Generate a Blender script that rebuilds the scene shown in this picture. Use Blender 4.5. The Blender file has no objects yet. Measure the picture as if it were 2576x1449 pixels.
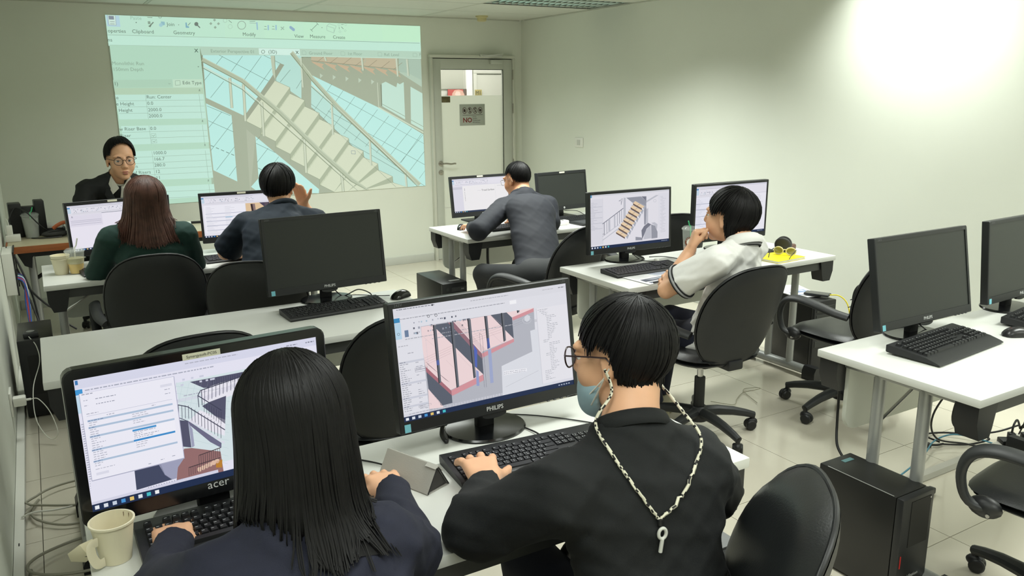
import bpy, bmesh, math, random
import numpy as np
from mathutils import Vector, Matrix
rad = math.radians
SC = bpy.context.scene
COL = SC.collection
random.seed(7)

# ------------------------------------------------------------------ camera, world, lights, exposure
CAM_H = 1.667
cam_d = bpy.data.cameras.new('camera')
cam = bpy.data.objects.new('camera', cam_d)
COL.objects.link(cam)
YAW, PITCH, ROLL = rad(30.35), rad(13.56), rad(0.555)
_f = Vector((math.sin(YAW)*math.cos(PITCH), math.cos(YAW)*math.cos(PITCH), -math.sin(PITCH)))
_r0 = Vector((math.cos(YAW), -math.sin(YAW), 0))
_d0 = _f.cross(_r0)
_r = math.cos(ROLL)*_r0 + math.sin(ROLL)*_d0
_d = -math.sin(ROLL)*_r0 + math.cos(ROLL)*_d0
cam.matrix_world = Matrix(((_r.x, -_d.x, -_f.x, 0), (_r.y, -_d.y, -_f.y, 0), (_r.z, -_d.z, -_f.z, CAM_H), (0, 0, 0, 1)))
cam_d.sensor_width = 36.0
cam_d.lens = 2025.0/2576*36.0
cam_d.clip_start = 0.02
SC.camera = cam

w = bpy.data.worlds.new('world')
SC.world = w
w.use_nodes = True
w.node_tree.nodes['Background'].inputs[0].default_value = (0.9, 1.0, 0.92, 1)
w.node_tree.nodes['Background'].inputs[1].default_value = 0.05

def area(name, loc, sx, sy, power, col=(1, 0.98, 0.9), spread=140, rot=(0, 0, 0)):
    l = bpy.data.lights.new(name, 'AREA')
    l.shape = 'RECTANGLE'
    l.size, l.size_y = sx, sy
    l.energy = power
    l.color = col
    l.spread = rad(spread)
    o = bpy.data.objects.new(name, l)
    o.location = loc
    o.rotation_euler = rot
    COL.objects.link(o)
    return o

# lit troffers of the ceiling grid (the last is an added lamp brightening the switched-off projector end)
LIGHTS = [(4.18, 2.95, 18, 118), (3.9, 0.9, 34, 140), (1.75, 1.85, 22, 140), (1.75, -0.6, 34, 150), (0.3, 0.6, 15, 150), (3.9, -1.2, 28, 150), (3.1, 4.6, 46, 128), (0.7, 4.6, 16, 128), (2.3, 5.9, 36, 150)]
for i, (x, y, p, s) in enumerate(LIGHTS):
    area('troffer_and_fill_lamp', (x, y, 2.37), 1.1 if x < 4 else 0.5, 0.5 if x < 4 else 1.1, p, (0.955, 1.0, 0.945), s)
area('corridor_lamp', (4.4, 8.2, 2.55), 1.8, 0.8, 34, (1, 0.99, 0.95), 170)

SC.view_settings.view_transform = 'Standard'
SC.view_settings.look = 'None'
SC.view_settings.exposure = 0.0
SC.view_settings.gamma = 1.0
SC.view_settings.use_curve_mapping = False

# ------------------------------------------------------------------ materials
def lin(c):
    out = []
    for v in c[:3]:
        v = v/255.0
        out.append(v/12.92 if v <= 0.04045 else ((v+0.055)/1.055)**2.4)
    return tuple(out)+(1.0,)

MATS = {}
def mat(name, col, rough=0.5, metal=0.0, spec=0.5, var=0.0, vscale=8.0, bump=0.0, bscale=60.0, emit=None, alpha=None, coat=0.0, sheen=0.0, sss=0.0, trans=0.0, stretch=None):
    if name in MATS:
        return MATS[name]
    m = bpy.data.materials.new(name)
    m.use_nodes = True
    nt = m.node_tree
    b = nt.nodes['Principled BSDF']
    c = lin(col)
    b.inputs['Base Color'].default_value = c
    b.inputs['Roughness'].default_value = rough
    b.inputs['Metallic'].default_value = metal
    b.inputs['Specular IOR Level'].default_value = spec
    b.inputs['Coat Weight'].default_value = coat
    b.inputs['Sheen Weight'].default_value = sheen
    if sss:
        b.inputs['Subsurface Weight'].default_value = sss
        b.inputs['Subsurface Radius'].default_value = (0.012, 0.005, 0.003)
    if trans:
        b.inputs['Transmission Weight'].default_value = trans
    if alpha is not None:
        b.inputs['Alpha'].default_value = alpha
    if emit is not None:
        b.inputs['Emission Color'].default_value = c
        b.inputs['Emission Strength'].default_value = emit
    tc = None
    def coords(scale):
        tc = nt.nodes.new('ShaderNodeTexCoord')
        if stretch:
            mp = nt.nodes.new('ShaderNodeMapping')
            mp.inputs['Scale'].default_value = stretch
            nt.links.new(tc.outputs['Object'], mp.inputs[0])
            return mp.outputs[0]
        return tc.outputs['Object']
    if var:
        n = nt.nodes.new('ShaderNodeTexNoise')
        n.inputs['Scale'].default_value = vscale
        n.inputs['Detail'].default_value = 4
        nt.links.new(coords(vscale), n.inputs['Vector'])
        r = nt.nodes.new('ShaderNodeValToRGB')
        r.color_ramp.elements[0].position = 0.3
        r.color_ramp.elements[1].position = 0.7
        r.color_ramp.elements[0].color = tuple(v*(1-var) for v in c[:3])+(1,)
        r.color_ramp.elements[1].color = tuple(min(1, v*(1+var)) for v in c[:3])+(1,)
        nt.links.new(n.outputs['Fac'], r.inputs[0])
        nt.links.new(r.outputs[0], b.inputs['Base Color'])
    if bump:
        n = nt.nodes.new('ShaderNodeTexNoise')
        n.inputs['Scale'].default_value = bscale
        n.inputs['Detail'].default_value = 3
        nt.links.new(coords(bscale), n.inputs['Vector'])
        bp = nt.nodes.new('ShaderNodeBump')
        bp.inputs['Strength'].default_value = bump
        bp.inputs['Distance'].default_value = 0.002
        nt.links.new(n.outputs['Fac'], bp.inputs['Height'])
        nt.links.new(bp.outputs[0], b.inputs['Normal'])
    MATS[name] = m
    return m

def emat(col, s=1.0):
    """plain glowing pixel colour of a lit screen"""
    k = 'pixel_%02x%02x%02x_%d' % (int(col[0]), int(col[1]), int(col[2]), int(s*100))
    if k in MATS:
        return MATS[k]
    m = bpy.data.materials.new(k)
    m.use_nodes = True
    nt = m.node_tree
    b = nt.nodes['Principled BSDF']
    b.inputs['Base Color'].default_value = (0.01, 0.01, 0.01, 1)
    b.inputs['Roughness'].default_value = 0.6
    b.inputs['Specular IOR Level'].default_value = 0.1
    b.inputs['Emission Color'].default_value = lin(col)
    b.inputs['Emission Strength'].default_value = s
    MATS[k] = m
    return m

# ------------------------------------------------------------------ mesh builder
class MB:
    def __init__(s):
        s.v, s.f, s.m = [], [], []
    def add(s, vs, fs, mi=0, M=None):
        o = len(s.v)
        if M is not None:
            vs = [tuple(M @ Vector(p)) for p in vs]
        s.v += [tuple(p) for p in vs]
        s.f += [tuple(i+o for i in f) for f in fs]
        s.m += [mi]*len(fs)
        return s
    def box(s, c, d, mi=0, M=None, rz=0.0, taper=1.0):
        x, y, z = d[0]/2, d[1]/2, d[2]/2
        vs = []
        ca, sa = math.cos(rz), math.sin(rz)
        for k in (-1, 1):
            t = taper if k > 0 else 1.0
            for (i, j) in ((-1, -1), (1, -1), (1, 1), (-1, 1)):
                px, py = i*x*t, j*y*t
                vs.append((c[0]+px*ca-py*sa, c[1]+px*sa+py*ca, c[2]+k*z))
        return s.add(vs, [(3, 2, 1, 0), (4, 5, 6, 7), (0, 1, 5, 4), (1, 2, 6, 5), (2, 3, 7, 6), (3, 0, 4, 7)], mi, M)
    def rbox(s, c, d, b=0.005, seg=2, mi=0, M=None, rz=0.0):
        bm = bmesh.new()
        bmesh.ops.create_cube(bm, size=1.0)
        for v in bm.verts:
            v.co = Vector((v.co.x*d[0], v.co.y*d[1], v.co.z*d[2]))
        bmesh.ops.bevel(bm, geom=list(bm.edges), offset=min(b, min(d)*0.49), segments=seg, profile=0.5, affect='EDGES')
        T = Matrix.Translation(c) @ Matrix.Rotation(rz, 4, 'Z')
        if M is not None:
            T = M @ T
        bm.verts.ensure_lookup_table()
        vs = [tuple(T @ v.co) for v in bm.verts]
        fs = [tuple(v.index for v in f.verts) for f in bm.faces]
        bm.free()
        return s.add(vs, fs, mi)
    def prism(s, poly, z0, z1, mi=0, M=None):
        """poly: CCW list of (x,y); extruded along local z"""
        n = len(poly)
        vs = [(p[0], p[1], z0) for p in poly]+[(p[0], p[1], z1) for p in poly]
        fs = [tuple(range(n-1, -1, -1)), tuple(range(n, 2*n))]
        fs += [(i, (i+1) % n, n+(i+1) % n, n+i) for i in range(n)]
        return s.add(vs, fs, mi, M)
    def tube(s, path, r, n=8, mi=0, M=None, closed=False, flat=None, caps=True, mfun=None):
        """swept tube; r scalar or list; flat=(rx,ry) scale factors in the frame (side, up)"""
        P = [Vector(p) for p in path]
        N = len(P)
        rs = r if isinstance(r, (list, tuple)) else [r]*N
        vs, fs, ms = [], [], []
        up = Vector((0, 0, 1))
        prev = None
        for i in range(N):
            if closed:
                t = (P[(i+1) % N]-P[(i-1) % N])
            else:
                t = P[min(i+1, N-1)]-P[max(i-1, 0)]
            if t.length < 1e-9:
                t = Vector((0, 0, 1))
            t.normalize()
            if prev is None:
                a = up if abs(t.dot(up)) < 0.9 else Vector((0, 1, 0))
                sd = t.cross(a).normalized()
            else:
                sd = (prev-t*prev.dot(t))
                if sd.length < 1e-6:
                    sd = t.cross(up)
                sd.normalize()
            prev = sd
            u = sd.cross(t)
            fx, fy = flat if flat else (1, 1)
            for k in range(n):
                a = 2*math.pi*k/n
                vs.append(P[i]+sd*(math.cos(a)*rs[i]*fx)+u*(math.sin(a)*rs[i]*fy))
        L = N if closed else N-1
        for i in range(L):
            for k in range(n):
                a, b = i*n+k, i*n+(k+1) % n
                c, d = ((i+1) % N)*n+(k+1) % n, ((i+1) % N)*n+k
                fs.append((a, b, c, d))
                ms.append(mfun(i, k) if mfun else mi)
        if not closed and caps:
            fs.append(tuple(range(n-1, -1, -1)))
            fs.append(tuple((N-1)*n+k for k in range(n)))
            ms += [mi, mi]
        o = len(s.v)
        if M is not None:
            vs = [M @ p for p in vs]
        s.v += [tuple(p) for p in vs]
        s.f += [tuple(i+o for i in f) for f in fs]
        s.m += ms
        return s
    def cyl(s, a, b, r0, r1=None, n=16, mi=0, M=None):
        return s.tube([a, b], [r0, r0 if r1 is None else r1], n, mi, M)
    def lathe(s, prof, n=24, mi=0, M=None):
        """prof: list of (r,z)"""
        vs, fs = [], []
        for (r, z) in prof:
            for k in range(n):
                a = 2*math.pi*k/n
                vs.append((r*math.cos(a), r*math.sin(a), z))
        for i in range(len(prof)-1):
            for k in range(n):
                fs.append((i*n+k, i*n+(k+1) % n, (i+1)*n+(k+1) % n, (i+1)*n+k))
        if prof[0][0] > 1e-6:
            fs.append(tuple(range(n-1, -1, -1)))
        if prof[-1][0] > 1e-6:
            fs.append(tuple((len(prof)-1)*n+k for k in range(n)))
        return s.add(vs, fs, mi, M)
    def ell(s, c, rr, M=None, n=16, m=10, mi=0):
        vs, fs = [], []
        for i in range(m+1):
            t = math.pi*i/m
            for k in range(n):
                a = 2*math.pi*k/n
                vs.append((c[0]+rr[0]*math.sin(t)*math.cos(a), c[1]+rr[1]*math.sin(t)*math.sin(a), c[2]-rr[2]*math.cos(t)))
        for i in range(m):
            for k in range(n):
                fs.append((i*n+k, i*n+(k+1) % n, (i+1)*n+(k+1) % n, (i+1)*n+k))
        return s.add(vs, fs, mi, M)
    def mesh(s, name, mats, ang=35):
        me = bpy.data.meshes.new(name)
        me.from_pydata(s.v, [], s.f)
        if not isinstance(mats, (list, tuple)):
            mats = [mats]
        for m in mats:
            me.materials.append(m)
        if len(mats) > 1:
            me.polygons.foreach_set('material_index', s.m)
        if ang:
            me.polygons.foreach_set('use_smooth', [True]*len(me.polygons))
            me.set_sharp_from_angle(angle=rad(ang))
        me.update()
        return me
    def build(s, name, mats, parent=None, ang=35):
        return link(name, s.mesh(name, mats, ang), parent)

def link(name, me, parent=None):
    o = bpy.data.objects.new(name, me)
    COL.objects.link(o)
    if parent is not None:
        o.parent = parent
    return o

def tag(o, label=None, cat=None, group=None, kind=None):
    if label: o['label'] = label
    if cat: o['category'] = cat
    if group: o['group'] = group
    if kind: o['kind'] = kind
    return o

def thing(name, label, cat, loc=(0, 0, 0), rz=0.0, group=None):
    o = bpy.data.objects.new(name, None)
    o.empty_display_size = 0.05
    COL.objects.link(o)
    o.location = loc
    o.rotation_euler = (0, 0, rz)
    return tag(o, label, cat, group)

def copy_tree(o, parent=None):
    c = o.copy()
    COL.objects.link(c)
    if parent is not None:
        c.parent = parent
    for ch in o.children:
        copy_tree(ch, c)
    return c

def bez(pts, n=12):
    """Catmull-Rom through the points"""
    P = [Vector(p) for p in pts]
    out = []
    for i in range(len(P)-1):
        p0, p1, p2, p3 = P[max(i-1, 0)], P[i], P[i+1], P[min(i+2, len(P)-1)]
        for k in range(n):
            t = k/n
            out.append(0.5*((2*p1)+(p2-p0)*t+(2*p0-5*p1+4*p2-p3)*t*t+(3*p1-p0-3*p2+p3)*t**3))
    out.append(P[-1])
    return out

_TXT = {}
def text_geo(txt, bold=False):
    """flat triangles of a string, cap height about 0.7, baseline at 0, start at x=0"""
    key = (txt, bold)
    if key in _TXT:
        return _TXT[key]
    cu = bpy.data.curves.new('t', 'FONT')
    cu.body = txt
    cu.resolution_u = 2
    if bold:
        cu.offset = 0.018
    ob = bpy.data.objects.new('t', cu)
    COL.objects.link(ob)
    dg = bpy.context.evaluated_depsgraph_get()
    me = bpy.data.meshes.new_from_object(ob.evaluated_get(dg))
    vs = [(v.co.x, v.co.y) for v in me.vertices]
    fs = [tuple(p.vertices) for p in me.polygons]
    bpy.data.objects.remove(ob)
    bpy.data.curves.remove(cu)
    bpy.data.meshes.remove(me)
    wd = max([v[0] for v in vs], default=0)
    _TXT[key] = (vs, fs, wd)
    return _TXT[key]

def homography(src, dst):
    A, b = [], []
    for (x, y), (u, v) in zip(src, dst):
        A.append([x, y, 1, 0, 0, 0, -u*x, -u*y]); b.append(u)
        A.append([0, 0, 0, x, y, 1, -v*x, -v*y]); b.append(v)
    h = np.linalg.solve(np.array(A, float), np.array(b, float))
    return np.append(h, 1).reshape(3, 3)

class Draw:
    """flat artwork: polygons in drawing coordinates laid on a plane through a homography (drawing quad -> width x height)"""
    def __init__(s, quad, W, Hh, em=1.0, base=None):
        # quad TL,TR,BR,BL
        s.Hm = homography(quad, [(0, Hh), (W, Hh), (W, 0), (0, 0)])
        s.W, s.Hh = W, Hh
        s.v, s.f, s.m = [], [], []
        s.mats, s.keys = [], {}
        s.em = em
        s.base = base
        s.t = lambda p: p
    def mi(s, col):
        k = tuple(int(c) for c in col)
        if k not in s.keys:
            s.keys[k] = len(s.mats)
            s.mats.append(s.base(k) if s.base else emat(k, s.em))
        return s.keys[k]
    def pt(s, p, L):
        p = s.t(p)
        q = s.Hm @ np.array([p[0], p[1], 1.0])
        x, z = q[0]/q[2], q[1]/q[2]
        return (min(max(x, 0), s.W), -0.00015*L, min(max(z, 0), s.Hh))
    def poly(s, pts, col, L=1):
        o = len(s.v)
        V = [s.pt(p, L) for p in pts]
        # orientation so that the face looks to -y
        a = sum(V[i][0]*V[(i+1) % len(V)][2]-V[(i+1) % len(V)][0]*V[i][2] for i in range(len(V)))
        if abs(a) < 1e-9:
            return
        s.v += V
        idx = list(range(o, o+len(V)))
        s.f.append(tuple(idx if a > 0 else idx[::-1]))
        s.m.append(s.mi(col))
    def rect(s, x0, y0, x1, y1, col, L=1):
        s.poly([(x0, y0), (x1, y0), (x1, y1), (x0, y1)], col, L)
    def line(s, a, b, w, col, L=2):
        d = np.array(b, float)-np.array(a, float)
        n = np.hypot(*d)
        if n < 1e-6: return
        q = np.array([-d[1], d[0]])/n*w/2
        a, b = np.array(a, float), np.array(b, float)
        s.poly([a+q, b+q, b-q, a-q], col, L)
    def pline(s, pts, w, col, L=2):
        for i in range(len(pts)-1):
            s.line(pts[i], pts[i+1], w, col, L)
    def text(s, txt, x, y, size, col, L=3, ux=(1, 0), bold=False, uy=None):
        """baseline start (x,y); size = em height in drawing units; ux direction of the baseline"""
        vs, fs, wd = text_geo(txt, bold)
        if uy is None:
            uy = (ux[1], -ux[0])
        o = len(s.v)
        s.v += [s.pt((x+size*(v[0]*ux[0]+v[1]*uy[0]), y+size*(v[0]*ux[1]+v[1]*uy[1])), L) for v in vs]
        k = s.mi(col)
        for f in fs:
            V = [s.v[o+i] for i in f]
            a = sum(V[i][0]*V[(i+1) % len(V)][2]-V[(i+1) % len(V)][0]*V[i][2] for i in range(len(V)))
            ff = tuple(o+i for i in f)
            s.f.append(ff if a > 0 else ff[::-1])
            s.m.append(k)
    def circ(s, c, r, col, L=2, n=14, w=None, asp=1.0):
        if w is None:
            s.poly([(c[0]+r*math.cos(2*math.pi*k/n), c[1]+asp*r*math.sin(2*math.pi*k/n)) for k in range(n)], col, L)
        else:
            for k in range(n):
                a, b = 2*math.pi*k/n, 2*math.pi*(k+1)/n
                s.poly([(c[0]+q*math.cos(t), c[1]+q*asp*math.sin(t)) for (q, t) in ((r, a), (r, b), (r-w, b), (r-w, a))], col, L)
    def build(s, name, parent, M=None):
        me = bpy.data.meshes.new(name)
        me.from_pydata(s.v, [], s.f)
        for m in s.mats:
            me.materials.append(m)
        me.polygons.foreach_set('material_index', s.m)
        me.update()
        o = link(name, me, parent)
        if M is not None:
            o.matrix_local = M
        return o

# ------------------------------------------------------------------ shared materials
WHITE_WALL = mat('wall_paint', (222, 225, 214), 0.75, spec=0.25, var=0.02, vscale=1.5, bump=0.05, bscale=90)
WHITE_TRIM = mat('painted_trim', (196, 198, 190), 0.5, var=0.02)
BLACK = mat('black_plastic', (24, 25, 27), 0.45, var=0.1, bump=0.06, bscale=400)
BLACK_GLOSS = mat('black_gloss', (14, 15, 17), 0.16)
DARKGREY = mat('dark_grey_plastic', (46, 48, 50), 0.5, var=0.06)
LEATHER = mat('black_leather', (25, 27, 28), 0.36, var=0.12, bump=0.18, bscale=220)
SHELL = mat('chair_shell', (32, 34, 35), 0.5, var=0.08, bump=0.1, bscale=300)
GREY_METAL = mat('grey_painted_steel', (158, 160, 158), 0.35, metal=0.35, var=0.03)
CHROME = mat('chrome', (205, 205, 205), 0.18, metal=1.0)
STEEL = mat('brushed_steel', (170, 166, 155), 0.32, metal=0.9)
LAMINATE = mat('white_laminate', (208, 209, 204), 0.38, var=0.012, vscale=5)
EDGE = mat('table_edge', (196, 196, 186), 0.5, var=0.02)
RAIL = mat('dark_rail', (62, 63, 61), 0.5)
PANEL = mat('modesty_panel', (203, 206, 197), 0.5, var=0.02)
WHITE_PL = mat('white_plastic', (226, 226, 218), 0.4)
CREAM = mat('cream_paper_cup', (226, 218, 190), 0.6, var=0.03)
SKIN = mat('skin', (222, 172, 138), 0.5, spec=0.35, var=0.04, vscale=25, sss=0.05)
SKIN_T = mat('skin_tan', (196, 142, 108), 0.5, spec=0.35, var=0.05, vscale=25, sss=0.08)
HAIR_BK = mat('black_hair', (13, 12, 13), 0.5, spec=0.22, var=0.3, vscale=40)
HAIR_BR = mat('brown_hair', (76, 49, 40), 0.5, spec=0.3, var=0.3, vscale=30)
LIP = mat('lips', (160, 92, 82), 0.45)
EYEW = mat('eye_white', (225, 222, 215), 0.25)
EYEB = mat('eye_iris', (28, 20, 16), 0.15)
# ------------------------------------------------------------------ room shell
XL, XR, YB, YF, ZC = -0.251, 4.503, 7.456, -2.6, 2.40
def struct(name, mb, m, parent=None, ang=35):
    o = mb.build(name, m, parent, ang)
    if parent is None:
        o['kind'] = 'structure'
    return o

GROUT = mat('grout', (92, 88, 74), 0.8)
TILE = mat('glazed_floor_tile', (203, 197, 181), 0.13, spec=0.5, var=0.018, vscale=3)
fl = struct('floor', MB().box((2.12, 2.4, -0.03), (5.2, 10.2, 0.05)), GROUT)
tile_cache = {}
x0 = 2.842-0.6*6
i = 0
y0 = 2.148-0.6*8
for a in range(10):
    xa, xb = max(x0+0.6*a, XL), min(x0+0.6*a+0.6, XR)
    if xb-xa < 0.02:
        continue
    for b in range(18):
        ya, yb = max(y0+0.6*b, YF), min(y0+0.6*b+0.6, YB)
        if yb-ya < 0.02:
            continue
        k = (round(xb-xa, 3), round(yb-ya, 3))
        if k not in tile_cache:
            tile_cache[k] = MB().box((0, 0, -0.0025), (k[0]-0.003, k[1]-0.003, 0.005)).mesh('tile', TILE, 0)
        t = link('tile', tile_cache[k], fl)
        t.location = ((xa+xb)/2, (ya+yb)/2, 0)

struct('wall_left', MB().box((XL-0.06, 2.4, 1.2), (0.12, 10.2, 2.5)), WHITE_WALL)
struct('wall_right', MB().box((XR+0.06, 2.4, 1.2), (0.12, 10.2, 2.5)), WHITE_WALL)
struct('wall_front', MB().box((2.12, YF-0.06, 1.2), (4.9, 0.12, 2.5)), WHITE_WALL)
mb = MB()
DX0, DX1, DZ = 3.44, 4.40, 2.045
mb.box(((XL+DX0)/2, YB+0.06, 1.2), (DX0-XL, 0.12, 2.5))
mb.box(((DX1+XR)/2, YB+0.06, 1.2), (XR-DX1, 0.12, 2.5))
mb.box(((DX0+DX1)/2, YB+0.06, (DZ+2.45)/2), (DX1-DX0, 0.12, 2.45-DZ))
struct('wall_back', mb, WHITE_WALL)
# skirting along the projector wall (painted like the wall) and right wall
struct('baseboard_back', MB().rbox(((XL+DX0)/2, YB-0.006, 0.04), (DX0-XL-0.02, 0.012, 0.08), 0.003), WHITE_TRIM)
struct('baseboard_right', MB().rbox((XR-0.006, 2.4, 0.04), (0.012, 9.9, 0.08), 0.003), WHITE_TRIM)

# suspended ceiling: plain panels in a grid of T bars
CEIL = mat('ceiling_panel', (208, 210, 200), 0.8, var=0.015, bump=0.15, bscale=120)
TBAR = mat('ceiling_tee', (188, 190, 178), 0.5)
ce = struct('ceiling', MB().box((2.12, 2.4, ZC+0.08), (5.0, 10.2, 0.06)), CEIL)
xs = [0.93-1.22, 0.93, 2.15, 3.37, XR]
xs[0] = XL
ys = [YB]
y = 6.845
while y > YF:
    ys.append(y); y -= 0.61
ys.append(YF)
lit = {(3, 7), (3, 10), (2, 9), (1, 9)}
pan_cache = {}
for a in range(4):
    for b in range(len(ys)-1):
        xa, xb, yb, ya = xs[a], xs[a+1], ys[b], ys[b+1]
        if a == 3 and b == 2:
            continue
        k = (round(xb-xa, 3), round(yb-ya, 3))
        if k not in pan_cache:
            pan_cache[k] = MB().rbox((0, 0, 0.006), (k[0]-0.026, k[1]-0.026, 0.012), 0.004, 1).mesh('panel', CEIL)
        link('panel', pan_cache[k], ce).location = ((xa+xb)/2, (ya+yb)/2, ZC)
for y in ys[1:-1]:
    MB().box(((XL+XR)/2, y, ZC+0.004), (XR-XL, 0.024, 0.006)).box(((XL+XR)/2, y, ZC+0.02), (XR-XL, 0.006, 0.03)).build('tee_bar', TBAR, ce)
for x in xs[1:-1]:
    MB().box((x, (YF+YB)/2, ZC+0.0035), (0.024, YB-YF, 0.006)).box((x, (YF+YB)/2, ZC+0.02), (0.006, YB-YF, 0.03)).build('tee_bar', TBAR, ce)
MB().box((XR-0.012, 2.4, ZC-0.004), (0.024, 9.9, 0.012)).build('wall_angle', TBAR, ce)
MB().box((2.12, YB-0.012, ZC-0.004), (4.7, 0.024, 0.012)).build('wall_angle', TBAR, ce)

# unlit louvred troffer in front of the projector wall
ALU = mat('louvre_aluminium', (196, 204, 200), 0.22, metal=0.85)
lt = thing('ceiling_light', 'unlit louvred fluorescent ceiling light with silver blades by the right wall', 'ceiling light', (3.93, 5.93, ZC))
MB().box((0, 0, 0.075), (1.13, 0.6, 0.006)).box((0, 0.297, 0.04), (1.13, 0.008, 0.075)).box((0, -0.297, 0.04), (1.13, 0.008, 0.075)).box((-0.562, 0, 0.04), (0.008, 0.6, 0.075)).box((0.562, 0, 0.04), (0.008, 0.6, 0.075)).build('housing', WHITE_PL, lt)
for y in (-0.19, 0, 0.19):
    MB().prism([(-0.014, 0), (0.014, 0), (0.002, 0.055), (-0.002, 0.055)], -0.55, 0.55, 0, Matrix(((0, 0, 1, 0), (1, 0, 0, y), (0, 1, 0, 0.004), (0, 0, 0, 1)))).build('louvre_rail', ALU, lt)
bl = MB().prism([(-0.014, 0.048), (0.0, 0.0), (0.014, 0.048)], -0.285, 0.285, 0, Matrix(((1, 0, 0, 0), (0, 0, 1, 0), (0, 1, 0, 0.004), (0, 0, 0, 1)))).mesh('louvre_blade', ALU)
for k in range(18):
    link('louvre_blade', bl, lt).location = (-0.52+k*0.0612, 0, 0)
TUBEW = mat('unlit_tube', (225, 228, 222), 0.4)
for y in (-0.095, 0.095):
    MB().cyl((-0.54, y, 0.062), (0.54, y, 0.062), 0.008, n=8).build('tube', TUBEW, lt)

sd = thing('smoke_detector', 'small cream round smoke detector on the ceiling above the door', 'smoke detector', (3.89, 7.17, ZC))
SDM = mat('aged_cream_plastic', (196, 186, 140), 0.5)
MB().lathe([(0.0, -0.052), (0.034, -0.052), (0.046, -0.044), (0.046, -0.02), (0.055, -0.014), (0.055, 0.002)], 20).build('head', SDM, sd)
MB().lathe([(0.06, -0.012), (0.062, 0.003)], 20).build('base', SDM, sd)

# ------------------------------------------------------------------ door with glass and frosted film
DOORP = mat('door_paint', (190, 193, 183), 0.45, var=0.02)
FRAMEP = mat('door_frame_paint', (205, 206, 194), 0.5, var=0.02)
GASKET = mat('dark_gap', (38, 42, 36), 0.7)
dr = bpy.data.objects.new('door_1', None); COL.objects.link(dr); dr['kind'] = 'structure'
mb = MB()
mb.rbox((3.4525, YB-0.005, 1.008), (0.027, 0.09, 2.018), 0.003).rbox((4.384, YB-0.005, 1.008), (0.027, 0.09, 2.018), 0.003).rbox((3.918, YB-0.005, 2.0325), (0.96, 0.09, 0.03), 0.003)
mb.build('frame', FRAMEP, dr)
MB().box((3.4675, YB-0.012, 1.01), (0.006, 0.02, 2.01)).box((3.918, YB-0.012, 2.0135), (0.90, 0.02, 0.006)).build('gap', GASKET, dr)
gx0, gx1, gz0, gz1 = 3.556, 4.264, 0.12, 1.909
mb = MB()
mb.rbox(((3.471+gx0)/2, YB-0.015, 1.01), (gx0-3.471, 0.042, 2.0), 0.003)
mb.rbox(((4.368+gx1)/2, YB-0.015, 1.01), (4.368-gx1, 0.042, 2.0), 0.003)
mb.rbox(((gx0+gx1)/2, YB-0.015, (gz1+2.01)/2), (gx1-gx0+0.004, 0.042, 2.01-gz1), 0.003)
mb.rbox(((gx0+gx1)/2, YB-0.015, (0.01+gz0)/2), (gx1-gx0+0.004, 0.042, gz0-0.01), 0.003)
mb.build('leaf', DOORP, dr)
GB = mat('glazing_bead', (70, 76, 70), 0.6)
MB().box((gx1-0.004, YB-0.034, (gz0+gz1)/2), (0.007, 0.006, gz1-gz0)).box(((gx0+gx1)/2, YB-0.034, gz1-0.002), (gx1-gx0, 0.006, 0.005)).build('bead', GB, dr)
GLASS = mat('clear_glass', (236, 244, 238), 0.02, spec=0.5, alpha=0.12)
MB().box(((gx0+gx1)/2, YB-0.012, (gz0+gz1)/2), (gx1-gx0, 0.006, gz1-gz0)).build('glass', GLASS, dr)
FROST = bpy.data.materials.new('frosted_film')
FROST.use_nodes = True
b = FROST.node_tree.nodes['Principled BSDF']
b.inputs['Base Color'].default_value = lin((238, 240, 232)); b.inputs['Roughness'].default_value = 0.6
tr = FROST.node_tree.nodes.new('ShaderNodeBsdfTranslucent'); tr.inputs[0].default_value = (0.93, 0.95, 0.90, 1)
mx = FROST.node_tree.nodes.new('ShaderNodeMixShader'); mx.inputs[0].default_value = 0.5
FROST.node_tree.links.new(b.outputs[0], mx.inputs[1]); FROST.node_tree.links.new(tr.outputs[0], mx.inputs[2])
FROST.node_tree.links.new(mx.outputs[0], FROST.node_tree.nodes['Material Output'].inputs[0])
MB().box(((gx0+gx1)/2, YB-0.0165, (0.54+1.655)/2), (gx1-gx0-0.012, 0.001, 1.655-0.54)).build('frosted_film', FROST, dr)
MB().box(((gx0+gx1)/2, YB-0.0165, (gz0+0.53)/2), (gx1-gx0-0.012, 0.001, 0.53-gz0)).build('frosted_film', FROST, dr)
# lever handle, lock rose, hinges, closer arm
hd = MB().lathe([(0.026, 0), (0.026, 0.006), (0.02, 0.009), (0.011, 0.01), (0.011, 0.045), (0.0, 0.045)], 20, 0, Matrix.Translation((3.527, YB-0.036, 0.99)) @ Matrix.Rotation(rad(90), 4, 'X'))
hd.tube(bez([(3.527, YB-0.082, 0.99), (3.57, YB-0.084, 0.991), (3.62, YB-0.082, 0.984), (3.66, YB-0.08, 0.987), (3.675, YB-0.075, 0.985)], 5), 0.0085, 8)
hd.build('handle', STEEL, dr)
lk = MB().lathe([(0.026, 0), (0.026, 0.007), (0.02, 0.01), (0.0, 0.01)], 20, 0, Matrix.Translation((3.526, YB-0.036, 0.902)) @ Matrix.Rotation(rad(90), 4, 'X'))
lk.box((3.526, YB-0.048, 0.902), (0.006, 0.01, 0.014))
lk.build('lock', STEEL, dr)
for z in (1.86, 1.52, 0.95, 0.28):
    MB().cyl((4.374, YB-0.045, z-0.05), (4.374, YB-0.045, z+0.05), 0.007, n=10).build('hinge', STEEL, dr)
MB().rbox((4.11, YB-0.06, 2.045), (0.25, 0.03, 0.022), 0.003).build('closer_rail', WHITE_TRIM, dr)
MB().rbox((4.17, YB-0.055, 1.982), (0.13, 0.04, 0.04), 0.004).build('closer_body', DOORP, dr)
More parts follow.
